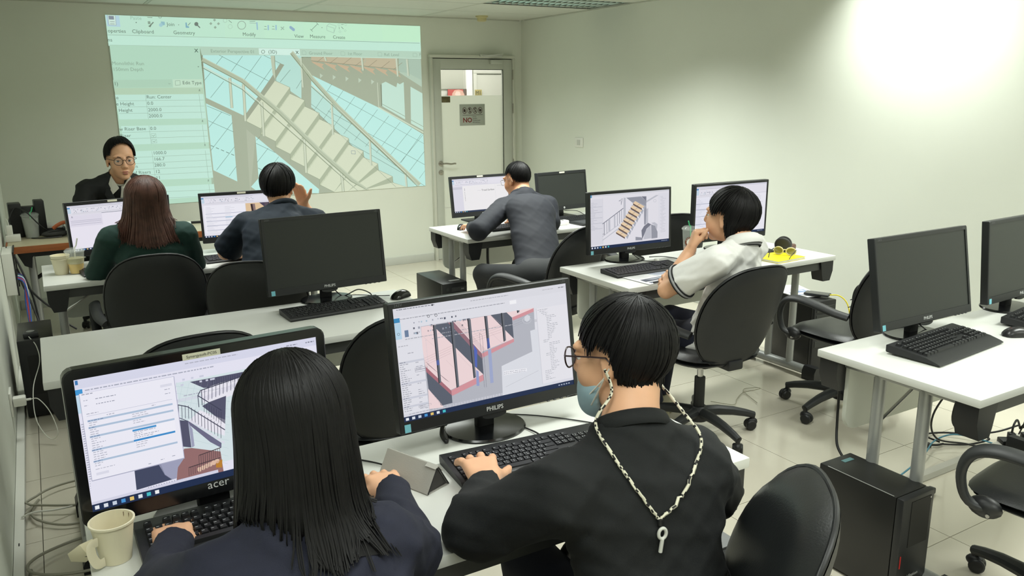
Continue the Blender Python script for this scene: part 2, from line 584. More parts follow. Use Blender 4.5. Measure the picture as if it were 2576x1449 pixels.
MB().tube([(4.0, YB-0.075, 2.04), (4.11, YB-0.085, 2.05), (4.24, YB-0.08, 2.062)], 0.006, 6).build('closer_arm', WHITE_TRIM, dr)

# corridor seen through the glass
CORW = mat('corridor_wall', (222, 222, 212), 0.7)
mb = MB()
mb.box((4.4, 9.06, 1.3), (3.2, 0.1, 2.7)).box((4.4, 8.3, -0.03), (3.2, 1.42, 0.05)).box((4.4, 8.3, 2.62), (3.2, 1.42, 0.04)).box((2.75, 8.3, 1.3), (0.06, 1.42, 2.7)).box((6.05, 8.3, 1.3), (0.06, 1.42, 2.7))
struct('wall_corridor', mb, CORW)
CORG = mat('corridor_grey_panel', (196, 197, 184), 0.6)
struct('trim_1', MB().rbox((4.675, 8.985, 1.3), (0.085, 0.05, 2.6), 0.004), mat('corridor_column', (246, 246, 242), 0.5))
struct('trim_2', MB().rbox((4.44, 9.0, 2.1), (0.345, 0.02, 0.74), 0.003), CORG)
d2 = bpy.data.objects.new('door_2', None); COL.objects.link(d2); d2['kind'] = 'structure'
MB().rbox((5.2, 8.985, 0.95), (0.86, 0.03, 1.9), 0.003).build('leaf', CORG, d2)
MB().rbox((4.755, 8.98, 0.955), (0.045, 0.05, 1.91), 0.004).rbox((5.2, 8.98, 1.933), (0.935, 0.05, 0.045), 0.004).rbox((5.65, 8.98, 0.955), (0.045, 0.05, 1.91), 0.004).build('frame', FRAMEP, d2)
# poster: generic printed portrait on red, cut by the frosted film from here
def dmat(k):
    return mat('print_%02x%02x%02x' % k, k, 0.55)
po = thing('poster', 'small red poster with a printed forehead portrait behind the door glass', 'poster', (4.513, 8.97, 1.56))
MB().rbox((0, -0.004, 0), (0.274, 0.008, 0.34), 0.002).build('board', mat('poster_edge', (60, 40, 36), 0.5), po)
d = Draw([(0, 0), (100, 0), (100, 124), (0, 124)], 0.266, 0.332, base=dmat)
d.rect(0, 0, 100, 124, (196, 62, 62), 1)
d.rect(78, 0, 100, 124, (92, 66, 60), 2)
d.poly([(20, 40), (22, 18), (34, 4), (55, 1), (74, 6), (84, 22), (86, 44), (82, 70), (70, 96), (52, 104), (36, 96), (24, 70)], (228, 178, 160), 3)
d.poly([(34, 22), (44, 8), (60, 10), (66, 24), (50, 30)], (246, 216, 204), 4)
d.poly([(26, 42), (34, 35), (46, 38), (46, 42), (34, 40)], (120, 70, 62), 5)
d.poly([(58, 38), (70, 34), (80, 41), (70, 39), (58, 43)], (120, 70, 62), 5)
d.build('print', po, Matrix.Translation((-0.133, -0.009, -0.166)))
m1 = thing('room_sign', 'small gold M1 room sign on the corridor door behind the glass', 'sign', (4.79, 8.95, 1.685))
MB().rbox((0, 0, 0), (0.092, 0.008, 0.072), 0.002).build('plate', mat('gold_plate', (184, 168, 96), 0.4, metal=0.2), m1)
d = Draw([(0, 0), (92, 0), (92, 72), (0, 72)], 0.092, 0.072, base=dmat)
d.text('M1', 5, 58, 62, (22, 20, 14), 2)
d.build('lettering', m1, Matrix.Translation((-0.046, -0.005, -0.036)))
pl = thing('door_plate', 'small dark brass plate stuck at the top left of the frosted door film', 'plate', (3.611, YB-0.021, 1.618))
MB().rbox((0, 0, 0), (0.094, 0.005, 0.058), 0.002).build('plate', mat('aged_brass', (96, 88, 58), 0.4, metal=0.3, var=0.35, vscale=30), pl)
ns = thing('notice_sign', 'grey prohibition sign reading NO under four crossed-out pictograms on the door', 'sign', (3.905, YB-0.021, 1.463))
MB().rbox((0, 0, 0), (0.29, 0.004, 0.212), 0.002).build('plate', mat('sign_grey', (168, 172, 162), 0.45), ns)
d = Draw([(0, 0), (290, 0), (290, 212), (0, 212)], 0.29, 0.212, base=dmat)
RED, DK = (128, 36, 34), (52, 42, 38)
for k, cx in enumerate((55, 115, 175, 235)):
    d.circ((cx, 62), 25, (74, 40, 36), 2, 28, 4, 1.28)
    if k == 0: d.rect(cx-12, 52, cx+12, 76, DK, 2); d.rect(cx-5, 46, cx+5, 53, DK, 2)
    if k == 1: d.poly([(cx-8, 40), (cx+4, 40), (cx+8, 52), (cx+2, 58), (cx+7, 84), (cx-5, 84), (cx-3, 60), (cx-10, 54)], DK, 2)
    if k == 2: d.line((cx-9, 44), (cx+10, 80), 6, DK, 2); d.circ((cx+4, 44), 6, DK, 2); d.line((cx+10, 62), (cx-10, 78), 5, DK, 2)
    if k == 3: d.rect(cx-13, 50, cx+8, 72, DK, 2); d.poly([(cx+8, 56), (cx+15, 50), (cx+15, 72), (cx+8, 66)], DK, 2); d.line((cx-8, 74), (cx+8, 84), 4, DK, 2)
    d.line((cx-17, 40), (cx+17, 84), 4, (74, 40, 36), 3)
d.rect(32, 106, 262, 109, DK, 2)
d.text('NO', 34, 180, 66, RED, 2, bold=True)
for k, t in enumerate(('FOOD', 'DRINKS', 'TELEPHONES', 'RECORDING')):
    d.text(t, 146, 130+k*19, 15, (96, 98, 92), 2)
d.build('print', ns, Matrix.Translation((-0.145, -0.003, -0.106)))

# switch on the right wall
sw = thing('light_switch', 'white square rocker light switch on the right wall', 'switch', (XR, 6.39, 1.21))
MB().rbox((-0.005, 0, 0), (0.01, 0.13, 0.09), 0.004).build('plate', WHITE_PL, sw)
MB().rbox((-0.012, 0, 0), (0.006, 0.045, 0.05), 0.002).build('rocker', WHITE_TRIM, sw)

# ------------------------------------------------------------------ projected picture on the back wall
pj = thing('projected_picture', 'large pale green projected picture of a modelled staircase on the back wall', 'projection', (0.63, YB-0.001, 0.775))
PW, PH = 2.735, 1.535
MB().box((PW/2, -0.002, PH/2), (PW, 0.004, PH)).build('picture_backing', mat('projection_backing', (205, 215, 205), 0.8), pj)  # added thin panel behind the glowing picture; no screen hangs on this wall
def pmat(k):  # projector light put into the colours, which glow by themselves
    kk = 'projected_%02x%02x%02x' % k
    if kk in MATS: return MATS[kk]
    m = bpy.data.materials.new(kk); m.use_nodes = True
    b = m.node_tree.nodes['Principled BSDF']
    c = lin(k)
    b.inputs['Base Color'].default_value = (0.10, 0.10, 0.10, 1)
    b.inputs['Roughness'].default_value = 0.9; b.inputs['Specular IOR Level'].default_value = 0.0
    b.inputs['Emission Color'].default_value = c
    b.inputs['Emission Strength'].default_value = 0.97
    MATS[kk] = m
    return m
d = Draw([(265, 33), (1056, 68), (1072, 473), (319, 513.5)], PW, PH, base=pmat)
def fr(ox, oy, s):
    return lambda p: (ox+p[0]/s, oy+p[1]/s)
fA, fB, fC, fD, fE = fr(260, 20, 6.3), fr(640, 40, 5.855), fr(500, 120, 3.917), fr(780, 130, 4.027), fr(270, 200, 4.83)
ident = lambda p: p
def inplane(dr, p):
    q = dr.Hm @ np.array([p[0], p[1], 1.0])
    return q[0]/q[2], q[1]/q[2]
def ptext(dr, f, txt, x, y, size, col, L=4, bold=False):
    """text standing straight in the plane of the picture, anchored at a drawing point"""
    u, v = inplane(dr, f((x, y)))
    vs, fs, wd = text_geo(txt, bold)
    o = len(dr.v)
    dr.v += [(min(max(u+size*q[0], 0), dr.W), -0.00015*L, min(max(v+size*q[1], 0), dr.Hh)) for q in vs]
    k = dr.mi(col)
    for g in fs:
        V = [dr.v[o+i] for i in g]
        a = sum(V[i][0]*V[(i+1) % len(V)][2]-V[(i+1) % len(V)][0]*V[i][2] for i in range(len(V)))
        if abs(a) > 1e-10:
            gg = tuple(o+i for i in g)
            dr.f.append(gg if a > 0 else gg[::-1]); dr.m.append(k)
L0 = -26
BG, BG2, PAN, ROW, HDR = (190, 226, 205), (190, 229, 211), (175, 213, 190), (188, 226, 211), (176, 205, 178)
CY, CY2, GR, GRD, TR_, RIS, ORG = (182, 230, 222), (178, 219, 208), (158, 169, 146), (149, 158, 136), (205, 214, 187), (163, 175, 148), (194, 172, 142)
RL, RLD, LN, TX, TXL = (172, 184, 158), (128, 142, 116), (92, 118, 106), (92, 112, 100), (134, 160, 142)
d.t = ident
for k in range(8):                      # the ribbon gets a little greener to the right
    t0, t1 = k/8, (k+1)/8
    c = (int(186+t0*6), int(224+t0*12), int(205-t0*4))
    d.poly([(265+791*t0, 30+35*t0), (265+791*t1, 30+35*t1), (265+800*t1, 110+32*t1), (265+800*t0, 110+32*t0)], c, 1)
d.poly([(270, 84), (1060, 109), (1060, 136), (270, 110)], BG2, 1.5)
d.poly([(276, 108), (500, 114), (540, 520), (310, 520)], PAN, 2)
d.poly([(500, 114), (1060, 132), (1062, 151), (505, 136)], (176, 206, 186), 2)
d.t = fA
d.line((70, 398), (2520, 478), 4, (120, 140, 126), 3)
d.line((95, 555), (1510, 600), 3, (148, 172, 156), 3)
d.poly([(45, 88), (255, 100), (275, 275), (68, 262)], (176, 208, 220), 2)
d.poly([(70, 88), (198, 96), (212, 252), (92, 246)], (150, 168, 172), 3); d.poly([(78, 90), (192, 98), (204, 246), (98, 240)], (204, 230, 218), 4); d.poly([(88, 98), (170, 104), (176, 160), (96, 156)], (128, 138, 150), 5)
for yy, dd in ((190, 1), (225, -1)):
    d.line((112, yy), (184, yy+4), 6, (90, 104, 102), 5)
ptext(d, fA, 'operties', 76, 358, 0.040, TX); ptext(d, fA, 'Clipboard', 455, 372, 0.041, TX); ptext(d, fA, 'Geometry', 1100, 395, 0.041, TX); ptext(d, fA, 'Modify', 2190, 432, 0.041, TX)
ptext(d, fA, 'Paste', 428, 160, 0.040, (150, 184, 164)); ptext(d, fA, 'Join', 1000, 264, 0.040, TX); ptext(d, fA, 'ns', 72, 500, 0.040, TX)
d.circ((520, 208), 9, TX, 4); d.poly([(1175, 244), (1195, 246), (1184, 258)], TX, 4)
d.poly([(700, 190), (740, 190), (745, 235), (705, 235)], TXL, 4); d.line((790, 205), (730, 265), 18, (112, 130, 116), 4); d.poly([(705, 265), (760, 250), (740, 285)], (100, 118, 104), 4)
d.poly([(905, 195), (965, 200), (970, 250), (912, 262)], (140, 186, 194), 4); d.circ((906, 250), 30, (158, 200, 206), 5)
d.poly([(1290, 215), (1312, 215), (1318, 270), (1345, 275), (1350, 300), (1295, 296)], (120, 170, 186), 4); d.line((1330, 260), (1370, 218), 8, TX, 4)
d.circ((1462, 240), 32, (106, 120, 112), 4); d.line((1470, 250), (1520, 300), 16, (106, 120, 112), 4)
for q in ((1690, 235), (1810, 238), (1748, 180), (1758, 295)):
    d.circ(q, 24, (146, 172, 152), 4, 4)
d.circ((1915, 190), 32, (160, 190, 172), 4, 16, 6); d.circ((1995, 285), 36, (168, 200, 180), 4, 16, 6); d.line((1970, 185), (2020, 225), 7, TX, 4)
d.circ((2175, 265), 68, (140, 160, 146), 4, 26, 9)
d.line((2300, 205), (2390, 205), 6, TX, 4); d.line((2300, 230), (2410, 236), 8, (150, 176, 168), 4); d.line((2415, 220), (2425, 340), 22, (150, 190, 206), 4)
d.poly([(690, 122), (775, 126), (770, 138), (700, 134)], TXL, 4); d.circ((895, 118), 28, (120, 146, 130), 4, 16, 8)
ptext(d, fA, 'Monolithic Run', 135, 868, 0.039, TXL); ptext(d, fA, '150mm Depth', 150, 962, 0.039, TXL)
ptext(d, fA, '1)', 165, 1190, 0.040, TX)
ptext(d, fA, 'x', 1430, 684, 0.064, (74, 100, 88)); d.poly([(1475, 905), (1505, 908), (1490, 920)], TX, 4)
d.poly([(150, 1105), (1075, 1105), (1085, 1225), (165, 1228)], (170, 205, 182), 3); d.pline([(1018, 1165), (1035, 1180), (1052, 1168)], 6, TXL, 5)
d.poly([(1085, 1105), (1545, 1108), (1550, 1238), (1095, 1235)], (190, 220, 196), 3); ptext(d, fA, 'Edit Type', 1240, 1186, 0.040, TX)
d.pline([(1125, 1130), (1200, 1125), (1205, 1195), (1130, 1200), (1125, 1130)], 6, TXL, 4)
d.poly([(165, 1232), (1560, 1240), (1575, 1345), (185, 1335)], HDR, 3)
d.t = fE
for (a, b, c, e) in ((157, 455, 158, 455), (535, 762, 528, 745), (845, 1200, 822, 1178), (1290, 1449, 1255, 1400)):
    d.poly([(90+(a-157)*0.18, a), (1150+(c-158)*0.115, c), (1185+(e-455)*0.115, e), (140+(b-455)*0.18, b)], ROW, 3)
for (yl, yr) in ((230, 232), (305, 305), (384, 379), (612, 600), (690, 670), (920, 890), (995, 962), (1068, 1038), (1140, 1105), (1345, 1325), (1425, 1400)):
    d.line((110+(yl-230)*0.17, yl), (1155+(yr-230)*0.115, yr), 3, TXL, 4)
for xx, ya, yb in ((455, 160, 455), (495, 535, 760), (528, 845, 1200), (1100, 160, 455), (1140, 535, 760), (1172, 845, 1180), (1215, 1255, 1400)):
    d.line((xx, ya), (xx+0.115*(yb-ya), yb), 3, TXL, 4)
for t, x, y in (('e', 104, 210), ('e Height', 104, 286), ('Height', 132, 364), ('w Riser Base', 138, 592), ('Riser', 150, 672), ('n', 330, 1046), ('of Risers', 300, 1122), ('Treads', 330, 1195),
                ('Run: Center', 468, 207), ('0.0', 476, 283), ('2000.0', 486, 362), ('2000.0', 494, 436), ('0.0', 510, 588), ('1000.0', 542, 886), ('166.7', 550, 960), ('280.0', 558, 1034), ('12', 568, 1112), ('11', 574, 1186)):
    ptext(d, fE, t, x, y, 0.039, TX)
for cx, cy in ((548, 655), (556, 724)):
    d.pline([(cx-30, cy-22), (cx+28, cy-24), (cx+32, cy+20), (cx-26, cy+24), (cx-30, cy-22)], 3, TXL, 4); d.pline([(cx-16, cy-4), (cx, cy+10), (cx+18, cy-10)], 6, TXL, 4)
for q in ((1107, 115), (1142, 487), (1170, 778), (1210, 1212)):
    ptext(d, fE, '^', q[0]-9, q[1]+14, 0.03, TX); ptext(d, fE, '^', q[0]-9, q[1]+26, 0.03, TX)
d.t = fB
ptext(d, fB, 'View', 572, 318, 0.042, TX); ptext(d, fB, 'Measure', 800, 324, 0.042, TX); ptext(d, fB, 'Create', 1140, 338, 0.042, TX)
d.line((0, 323), (2430, 417), 5, (110, 140, 122), 3)
for x in (160, 275):
    d.line((x-30, 148), (x, 150), 6, TX, 4); d.line((x+26, 130), (x+28, 205), 20, (150, 190, 206), 4); d.line((x-35, 190), (x+8, 192), 8, TXL, 4)
d.line((372, 158), (420, 200), 12, (150, 180, 162), 4); d.line((418, 155), (374, 204), 12, (150, 180, 162), 4)
d.poly([(500, 150), (520, 145), (580, 190), (575, 222), (550, 220), (500, 178)], (140, 172, 196), 4)
d.line((820, 212), (915, 118), 6, TX, 4); d.line((805, 195), (845, 232), 5, TX, 4); d.line((895, 100), (930, 135), 5, TX, 4); d.poly([(970, 170), (988, 170), (979, 182)], TX, 4)
d.pline([(1050, 150), (1160, 185), (1155, 255), (1052, 215), (1050, 150), (1085, 118), (1190, 152), (1155, 250)], 5, (150, 180, 166), 4)
for q in ((1230, 135), (1330, 135), (1245, 235), (1322, 222)):
    d.circ(q, 20, (160, 195, 174), 4, 4, 5)
d.line((1262, 132), (1300, 132), 5, TX, 4); d.line((1232, 165), (1235, 200), 5, TX, 4); d.line((1265, 165), (1298, 198), 6, TX, 4)
d.poly([(45, 468), (650, 486), (655, 580), (52, 560)], (206, 236, 224), 4)
d.circ((110, 520), 30, (108, 128, 116), 5, 6, 8)
ptext(d, fB, '(3D)', 188, 545, 0.041, (84, 104, 92), 5); ptext(d, fB, 'x', 590, 556, 0.058, (70, 92, 80), 5)
for t, x, y in (('Ground Floor', 785, 568), ('1st Floor', 1355, 582), ('Ref. Level', 1900, 600), ('F', 2425, 606)):
    ptext(d, fB, t, x, y, 0.039, TXL)
for x in (715, 1290, 1840, 2362):
    yy = 540+(x-715)*0.03
    d.pline([(x-32, yy-28), (x+10, yy-28), (x+28, yy-10), (x+28, yy+28), (x-30, yy+25), (x-32, yy-28)], 4, (150, 178, 160), 4)
ptext(d, fA, 'Exterior Perspective 01', 1685, 690, 0.0385, TXL); d.pline([(1565, 640), (1600, 625), (1628, 640), (1625, 680), (1598, 695), (1568, 680), (1565, 640)], 5, (160, 186, 168), 4)
# --- the staircase view
VP = [(506, 138), (1062, 152), (1072, 473), (532, 505)]
d.t = ident
d.poly(VP, GR, 2)
d.t = fC
d.poly([(30, 62), (700, 70), (780, 200), (450, 660), (430, 660), (60, 480)], CY, 3)
d.poly([(60, 535), (310, 655), (365, 1310), (130, 1195)], CY, 3)
d.poly([(545, 865), (1175, 1400), (1175, 1470), (575, 1420), (500, 1365), (575, 1280)], CY, 3)
d.poly([(700, 70), (1000, 70), (1000, 500), (740, 320)], CY2, 3)
d.t = fD
d.poly([(0, 235), (690, 575), (1150, 855), (1175, 1385), (870, 1392), (0, 560)], CY, 3)
d.poly([(0, 330), (210, 520), (1090, 1330), (1050, 1390), (870, 1395), (0, 560)], CY2, 4)
# upper flight: orange treads, teeth of the stringer, grey window wall
d.poly([(0, 50), (880, 78), (870, 185), (0, 90)], (188, 178, 150), 3)
for k in range(7):
    x, y = 0+k*130, 95+k*14
    d.poly([(x, y), (x+128, y+32), (x+110, y+52), (x+138, y+92), (x+20, y+20)], ORG, 4)
    d.line((x+60, y+10), (x+150, y-60), 4, (140, 132, 108), 4)
d.line((0, 90), (870, 185), 4, (140, 132, 108), 4)
for k in range(5):
    x, y = 88+k*131, 220+k*17
    d.poly([(x, y), (x+32, y+22), (x+2, y+50)], (184, 200, 180), 4)
d.poly([(895, 80), (1118, 85), (1130, 300), (985, 225), (892, 215)], (166, 190, 172), 3)
d.poly([(892, 215), (985, 225), (1130, 300), (1132, 370)], (176, 198, 178), 4)
d.poly([(720, 330), (760, 312), (870, 370), (880, 325), (905, 340), (945, 318), (962, 700), (725, 560)], (190, 222, 206), 4)
d.poly([(1015, 365), (1138, 435), (1150, 812), (1022, 740)], (190, 222, 206), 4)
d.line((690, 572), (1150, 835), 12, (200, 214, 190), 4); d.line((676, 320), (690, 575), 8, (190, 200, 178), 4); d.line((712, 340), (722, 560), 10, (120, 132, 112), 4)
d.line((728, 540), (962, 668), 4, RLD, 5); d.line((1022, 705), (1150, 775), 4, RLD, 5)
# tile joints of the cyan floor
for k in range(9):
    x = 100+k*117
    d.line((x+110, 330+k*66), (x-100-k*6, 640+k*66), 3, LN, 5)
for k in range(3):
    d.line((170, 400+k*200), (1165, 950+k*215), 3.2, LN, 5)
for q in (((1010, 1225), (1160, 1030)), ((1110, 1305), (1170, 1225)), ((920, 1140), (1130, 850))):
    d.line(q[0], q[1], 3.2, LN, 5)
d.line((0, 530), (960, 1240), 3, LN, 5); d.line((10, 570), (870, 1390), 3, LN, 6)
d.t = fC
for a, b in (((160, 155), (225, 75)), ((310, 225), (420, 75)), ((440, 305), (605, 78)), ((550, 415), (705, 200)), ((45, 310), (110, 230)), ((105, 480), (235, 320)), ((190, 62), (690, 330)), ((630, 70), (830, 170)),
             ((85, 775), (215, 620)), ((105, 1000), (320, 725)), ((160, 1195), (340, 965)), ((285, 1255), (355, 1160)), ((80, 705), (330, 820)), ((560, 1125), (670, 985)), ((700, 1170), (775, 1070)), ((555, 905), (590, 870)), ((550, 935), (740, 1030)),
             ((70, 560), (300, 660)), ((790, 335), (890, 215)), ((950, 400), (1000, 320)), ((440, 600), (430, 660))):
    d.line(a, b, 3.4, LN, 5)
for k in range(5):
    d.line((105+k*50, 950+k*22), (135+k*50, 963+k*22), 6, LN, 5)
d.line((570, 1180), (640, 1215), 5, LN, 5)
d.poly([(450, 790), (545, 870), (500, 1370), (490, 1420), (455, 800)], (168, 178, 156), 4)
# main flight treads and risers, from the landing down to the right
tr = [((740, 320), (885, 390), (590, 790), (450, 715))]
nb = (148, 137)
for k in range(9):
    ox, oy = k*146, k*128
    s = 1-0.012*k
    d.poly([(740+ox, 320+oy), (885+ox, 388+oy), (595+ox, 790+oy), (452+ox, 715+oy)], TR_, 6)
    d.poly([(885+ox, 388+oy), (892+ox, 450+oy), (600+ox, 862+oy), (595+ox, 790+oy)], RIS, 6)
    d.pline([(740+ox, 320+oy), (885+ox, 388+oy), (892+ox, 450+oy)], 3, RLD, 7)
    d.pline([(452+ox, 715+oy), (595+ox, 790+oy), (600+ox, 862+oy)], 3, RLD, 7)
d.poly([(830, 165), (735, 320), (452, 715), (440, 660), (700, 290), (790, 150)], GRD, 6)
def rail(pts, w):
    d.pline(pts, w, RL, 9)
    d.pline([(p[0]-w*0.10, p[1]+w*0.42) for p in pts], w*0.16, RLD, 10)
    d.pline([(p[0]+w*0.1, p[1]-w*0.42) for p in pts], w*0.12, (196, 208, 184), 10)
rail([(25, 105), (420, 318), (780, 625), (1200, 1040), (1500, 1310), (1660, 1460)], 44)
d.pline([(35, 175), (415, 385), (600, 545), (1020, 915), (1300, 1170), (1560, 1420)], 8, (204, 214, 192), 10)
d.pline([(35, 190), (415, 402), (600, 565), (1020, 935), (1300, 1190), (1560, 1440)], 7, RLD, 10)
for (x, y, h) in ((292, 285, 300), (425, 350, 365), (605, 530, 335), (1025, 905, 330), (1395, 1240, 200)):
    d.poly([(x-10, y), (x+14, y), (x+34, y+h), (x+10, y+h)], (196, 206, 182), 9); d.line((x+14, y), (x+34, y+h), 4, RLD, 10); d.line((x-10, y), (x+10, y+h), 3, RLD, 10)
d.poly([(695, 75), (735, 75), (750, 325), (715, 250)], (184, 196, 172), 8); d.line((735, 75), (748, 325), 5, RLD, 9)
d.t = fD
rail([(-40, 205), (0, 262), (270, 560), (600, 880), (900, 1170), (1115, 1370)], 42)
d.pline([(0, 335), (200, 510), (590, 880), (960, 1235), (1110, 1390)], 8, (204, 214, 192), 10); d.pline([(0, 352), (200, 530), (590, 900), (960, 1255), (1090, 1385)], 7, RLD, 10)
for (x, y, h) in ((205, 510, 335), (595, 885, 280), (962, 1240, 150), (975, 85, 170), (868, 80, 180), (135, 55, 40), (512, 66, 130)):
    d.poly([(x-8, y), (x+12, y), (x+26, y+h), (x+8, y+h)], (196, 208, 186), 9); d.line((x+12, y), (x+26, y+h), 4, RLD, 10)
d.t = fr(780, 130, 4.027)
rail([(-200, 5), (-100, 130), (0, 262)], 42)
d.poly([(-115, 60), (-95, 60), (-75, 360), (-92, 360)], (196, 208, 186), 9); d.line((-95, 60), (-75, 360), 4, RLD, 10)
d.pline([(410, 1010), (450, 1012), (452, 1046), (412, 1042), (410, 1010)], 4, (120, 140, 150), 8)
# keep the tab strip in front of everything the view draws above it
d.t = fB
d.poly([(655, 486), (2448, 540), (2450, 640), (655, 585)], (178, 208, 188), 11)
for t, x, y in (('Ground Floor', 785, 568), ('1st Floor', 1355, 582), ('Ref. Level', 1900, 600), ('F', 2425, 606)):
    ptext(d, fB, t, x, y, 0.039, TXL, 12)
for x in (715, 1290, 1840, 2362):
    yy = 540+(x-715)*0.03
    d.pline([(x-32, yy-28), (x+10, yy-28), (x+28, yy-10), (x+28, yy+28), (x-30, yy+25), (x-32, yy-28)], 4, (150, 178, 160), 12)
d.line((655, 588), (2450, 645), 8, (200, 226, 208), 12)
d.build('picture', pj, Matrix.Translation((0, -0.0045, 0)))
# ------------------------------------------------------------------ folding training tables
def make_table():
    t = thing('training_table', '', 'table')
    W, D, Z = 1.5, 0.6, 0.75
    MB().rbox((0, 0, Z-0.014), (W, D, 0.028), 0.003, 2).build('tabletop', [LAMINATE], t)
    MB().box((0, D/2-0.035, Z-0.052), (W-0.16, 0.03, 0.048)).build('rail', RAIL, t)
    MB().box((0, -D/2+0.035, Z-0.052), (W-0.16, 0.03, 0.048)).build('rail', RAIL, t)
    for sx in (-1, 1):
        for sy in (-1, 1):
            # wedge shaped corner bracket: wide under the top, narrow below
            prof = [(0.0, 0.0), (0.105, 0.0), (0.105, -0.06), (0.085, -0.115), (0.028, -0.115), (0.018, -0.085)]
            if sx < 0:
                prof = [(-a, b) for a, b in prof][::-1]
            M = Matrix(((1, 0, 0, sx*(W/2-0.115)), (0, 0, -1, sy*(D/2-0.045)), (0, 1, 0, Z-0.0285), (0, 0, 0, 1)))
            MB().prism(prof, -0.038, 0.038, 0, M).build('bracket', BLACK, t)
        x = sx*(W/2-0.07)
        MB().rbox((x, 0, Z-0.045), (0.04, D-0.16, 0.026), 0.008).build('cross_rail', GREY_METAL, t)
        for y in (-0.085, 0.085):
            MB().cyl((x, y, 0.05), (x, y, Z-0.05), 0.0215, n=16).build('leg', GREY_METAL, t)
        MB().tube([(x, -0.25, 0.045), (x, 0.25, 0.045)], 0.027, 14).build('foot', GREY_METAL, t)
        for sy in (-1, 1):
            prof = [(-0.034, 0), (0.034, 0), (0.034, 0.05), (0.02, 0.078), (-0.02, 0.078), (-0.034, 0.05)]
            M = Matrix(((1, 0, 0, x), (0, 0, 1, sy*0.255), (0, 1, 0, 0.0), (0, 0, 0, 1)))
            MB().prism(prof, -0.045, 0.045, 0, M).build('end_cap', BLACK, t)
        MB().tube([(x-sx*0.01, 0.085, 0.52), (x-sx*0.28, 0.06, Z-0.06)], 0.006, 8).build('brace', CHROME, t)
    # modesty panel with rounded lower corners
    r, w2, h = 0.06, W/2-0.06, 0.27
    pts = [(-w2, 0), (-w2, -h+r)]
    pts += [(-w2+r-r*math.cos(a), -h+r-r*math.sin(a)) for a in (rad(22), rad(45), rad(68), rad(90))]
    pts += [(w2-r+r*math.sin(a), -h+r-r*math.cos(a)) for a in (0, rad(22), rad(45), rad(68), rad(90))]
    pts += [(w2, 0)]
    M = Matrix(((1, 0, 0, 0), (0, 0, -1, D/2-0.09), (0, 1, 0, Z-0.03), (0, 0, 0, 1)))
    MB().prism(pts, -0.008, 0.008, 0, M).build('modesty_panel', PANEL, t)
    return t
TABLES = [
    (0.743, 1.643, 'white training table nearest the camera, shared by the two students seen from behind'),
    (0.680, 3.265, 'white training table with one dark monitor, second row on the left'),
    (0.708, 4.88, 'white training table with two cups at its left end, third row on the left'),
    (3.108, 4.89, 'white training table in front of the glass door, back right'),
    (3.138, 3.263, 'white training table with the yellow notebook, middle right'),
    (3.130, 1.558, 'white training table with two switched-off monitors at the right edge')]
tp = make_table()
for i, (x, y, lab) in enumerate(TABLES):
    t = tp if i == 0 else copy_tree(tp)
    t.location = (x, y, 0)
    tag(t, lab, 'table', 'white training tables')

# lecturer's brown desk
WOOD = mat('brown_veneer_edge', (150, 84, 40), 0.4, var=0.12, vscale=6, stretch=(1, 12, 12))
DTOP = mat('beige_desk_top', (186, 178, 150), 0.4, var=0.03)
dk = thing('lecturer_desk', 'beige-topped desk with an orange-brown wooden edge below the projection', 'desk', (0.62, 6.22, 0))
MB().rbox((0, 0, 0.738), (1.68, 0.56, 0.022), 0.003).build('desktop', DTOP, dk)
MB().rbox((0, -0.284, 0.728), (1.69, 0.012, 0.044), 0.003).build('edge_strip', WOOD, dk)
MB().rbox((-0.845, 0, 0.728), (0.012, 0.56, 0.044), 0.003).rbox((0.845, 0, 0.728), (0.012, 0.56, 0.044), 0.003).build('edge_strip', WOOD, dk)
MB().box((0, -0.2, 0.69), (1.4, 0.03, 0.045)).build('rail', BLACK, dk)
for sx in (-1, 1):
    MB().prism([(0.0, 0.0), (0.14, 0.0), (0.10, -0.10), (0.06, -0.12), (0.05, -0.05)] if sx > 0 else [(0.0, 0.0), (-0.05, -0.05), (-0.06, -0.12), (-0.10, -0.10), (-0.14, 0.0)], -0.03, 0.03, 0, Matrix(((1, 0, 0, sx*0.66), (0, 0, -1, -0.2), (0, 1, 0, 0.715), (0, 0, 0, 1)))).build('bracket', BLACK, dk)
    for y in (-0.17, 0.1):
        MB().cyl((sx*0.72, y, 0.04), (sx*0.72, y, 0.7), 0.022, n=14).build('leg', GREY_METAL, dk)
    MB().tube([(sx*0.72, -0.26, 0.03), (sx*0.72, 0.24, 0.03)], 0.026, 12).build('foot', GREY_METAL, dk)
    MB().tube([(sx*0.70, -0.1, 0.5), (sx*0.42, -0.1, 0.68)], 0.008, 8).tube([(sx*0.70, -0.04, 0.5), (sx*0.42, -0.04, 0.68)], 0.008, 8).build('brace', BLACK, dk)

# ------------------------------------------------------------------ swivel chairs (front = +y)
def pad(outline, surf, tf, tb, nr=7, na=40, mi=0, power=4):
    """closed cushion: outline(a)->(u,v); surf(u,v)->(point, normal); tf/tb = front/back half thickness"""
    mb = MB()
    vs, fs = [], []
    def shell(T, sgn):
        rows = []
        for i in range(nr+1):
            r = (i/nr)**0.8
            k = T*(1-r**power)**0.5
            row = []
            for j in range(na):
                u, v = outline(2*math.pi*j/na)
                cu, cv = pad.c
                p, n = surf(cu+(u-cu)*r, cv+(v-cv)*r)
                row.append(len(vs)); vs.append(p+n*(sgn*k))
            rows.append(row)
        for i in range(nr):
            for j in range(na):
                q = (rows[i][j], rows[i+1][j], rows[i+1][(j+1) % na], rows[i][(j+1) % na])
                fs.append(q if sgn > 0 else q[::-1])
    shell(tf, 1); shell(tb, -1)
    mb.add(vs, fs, mi)
    return mb
pad.c = (0, 0)
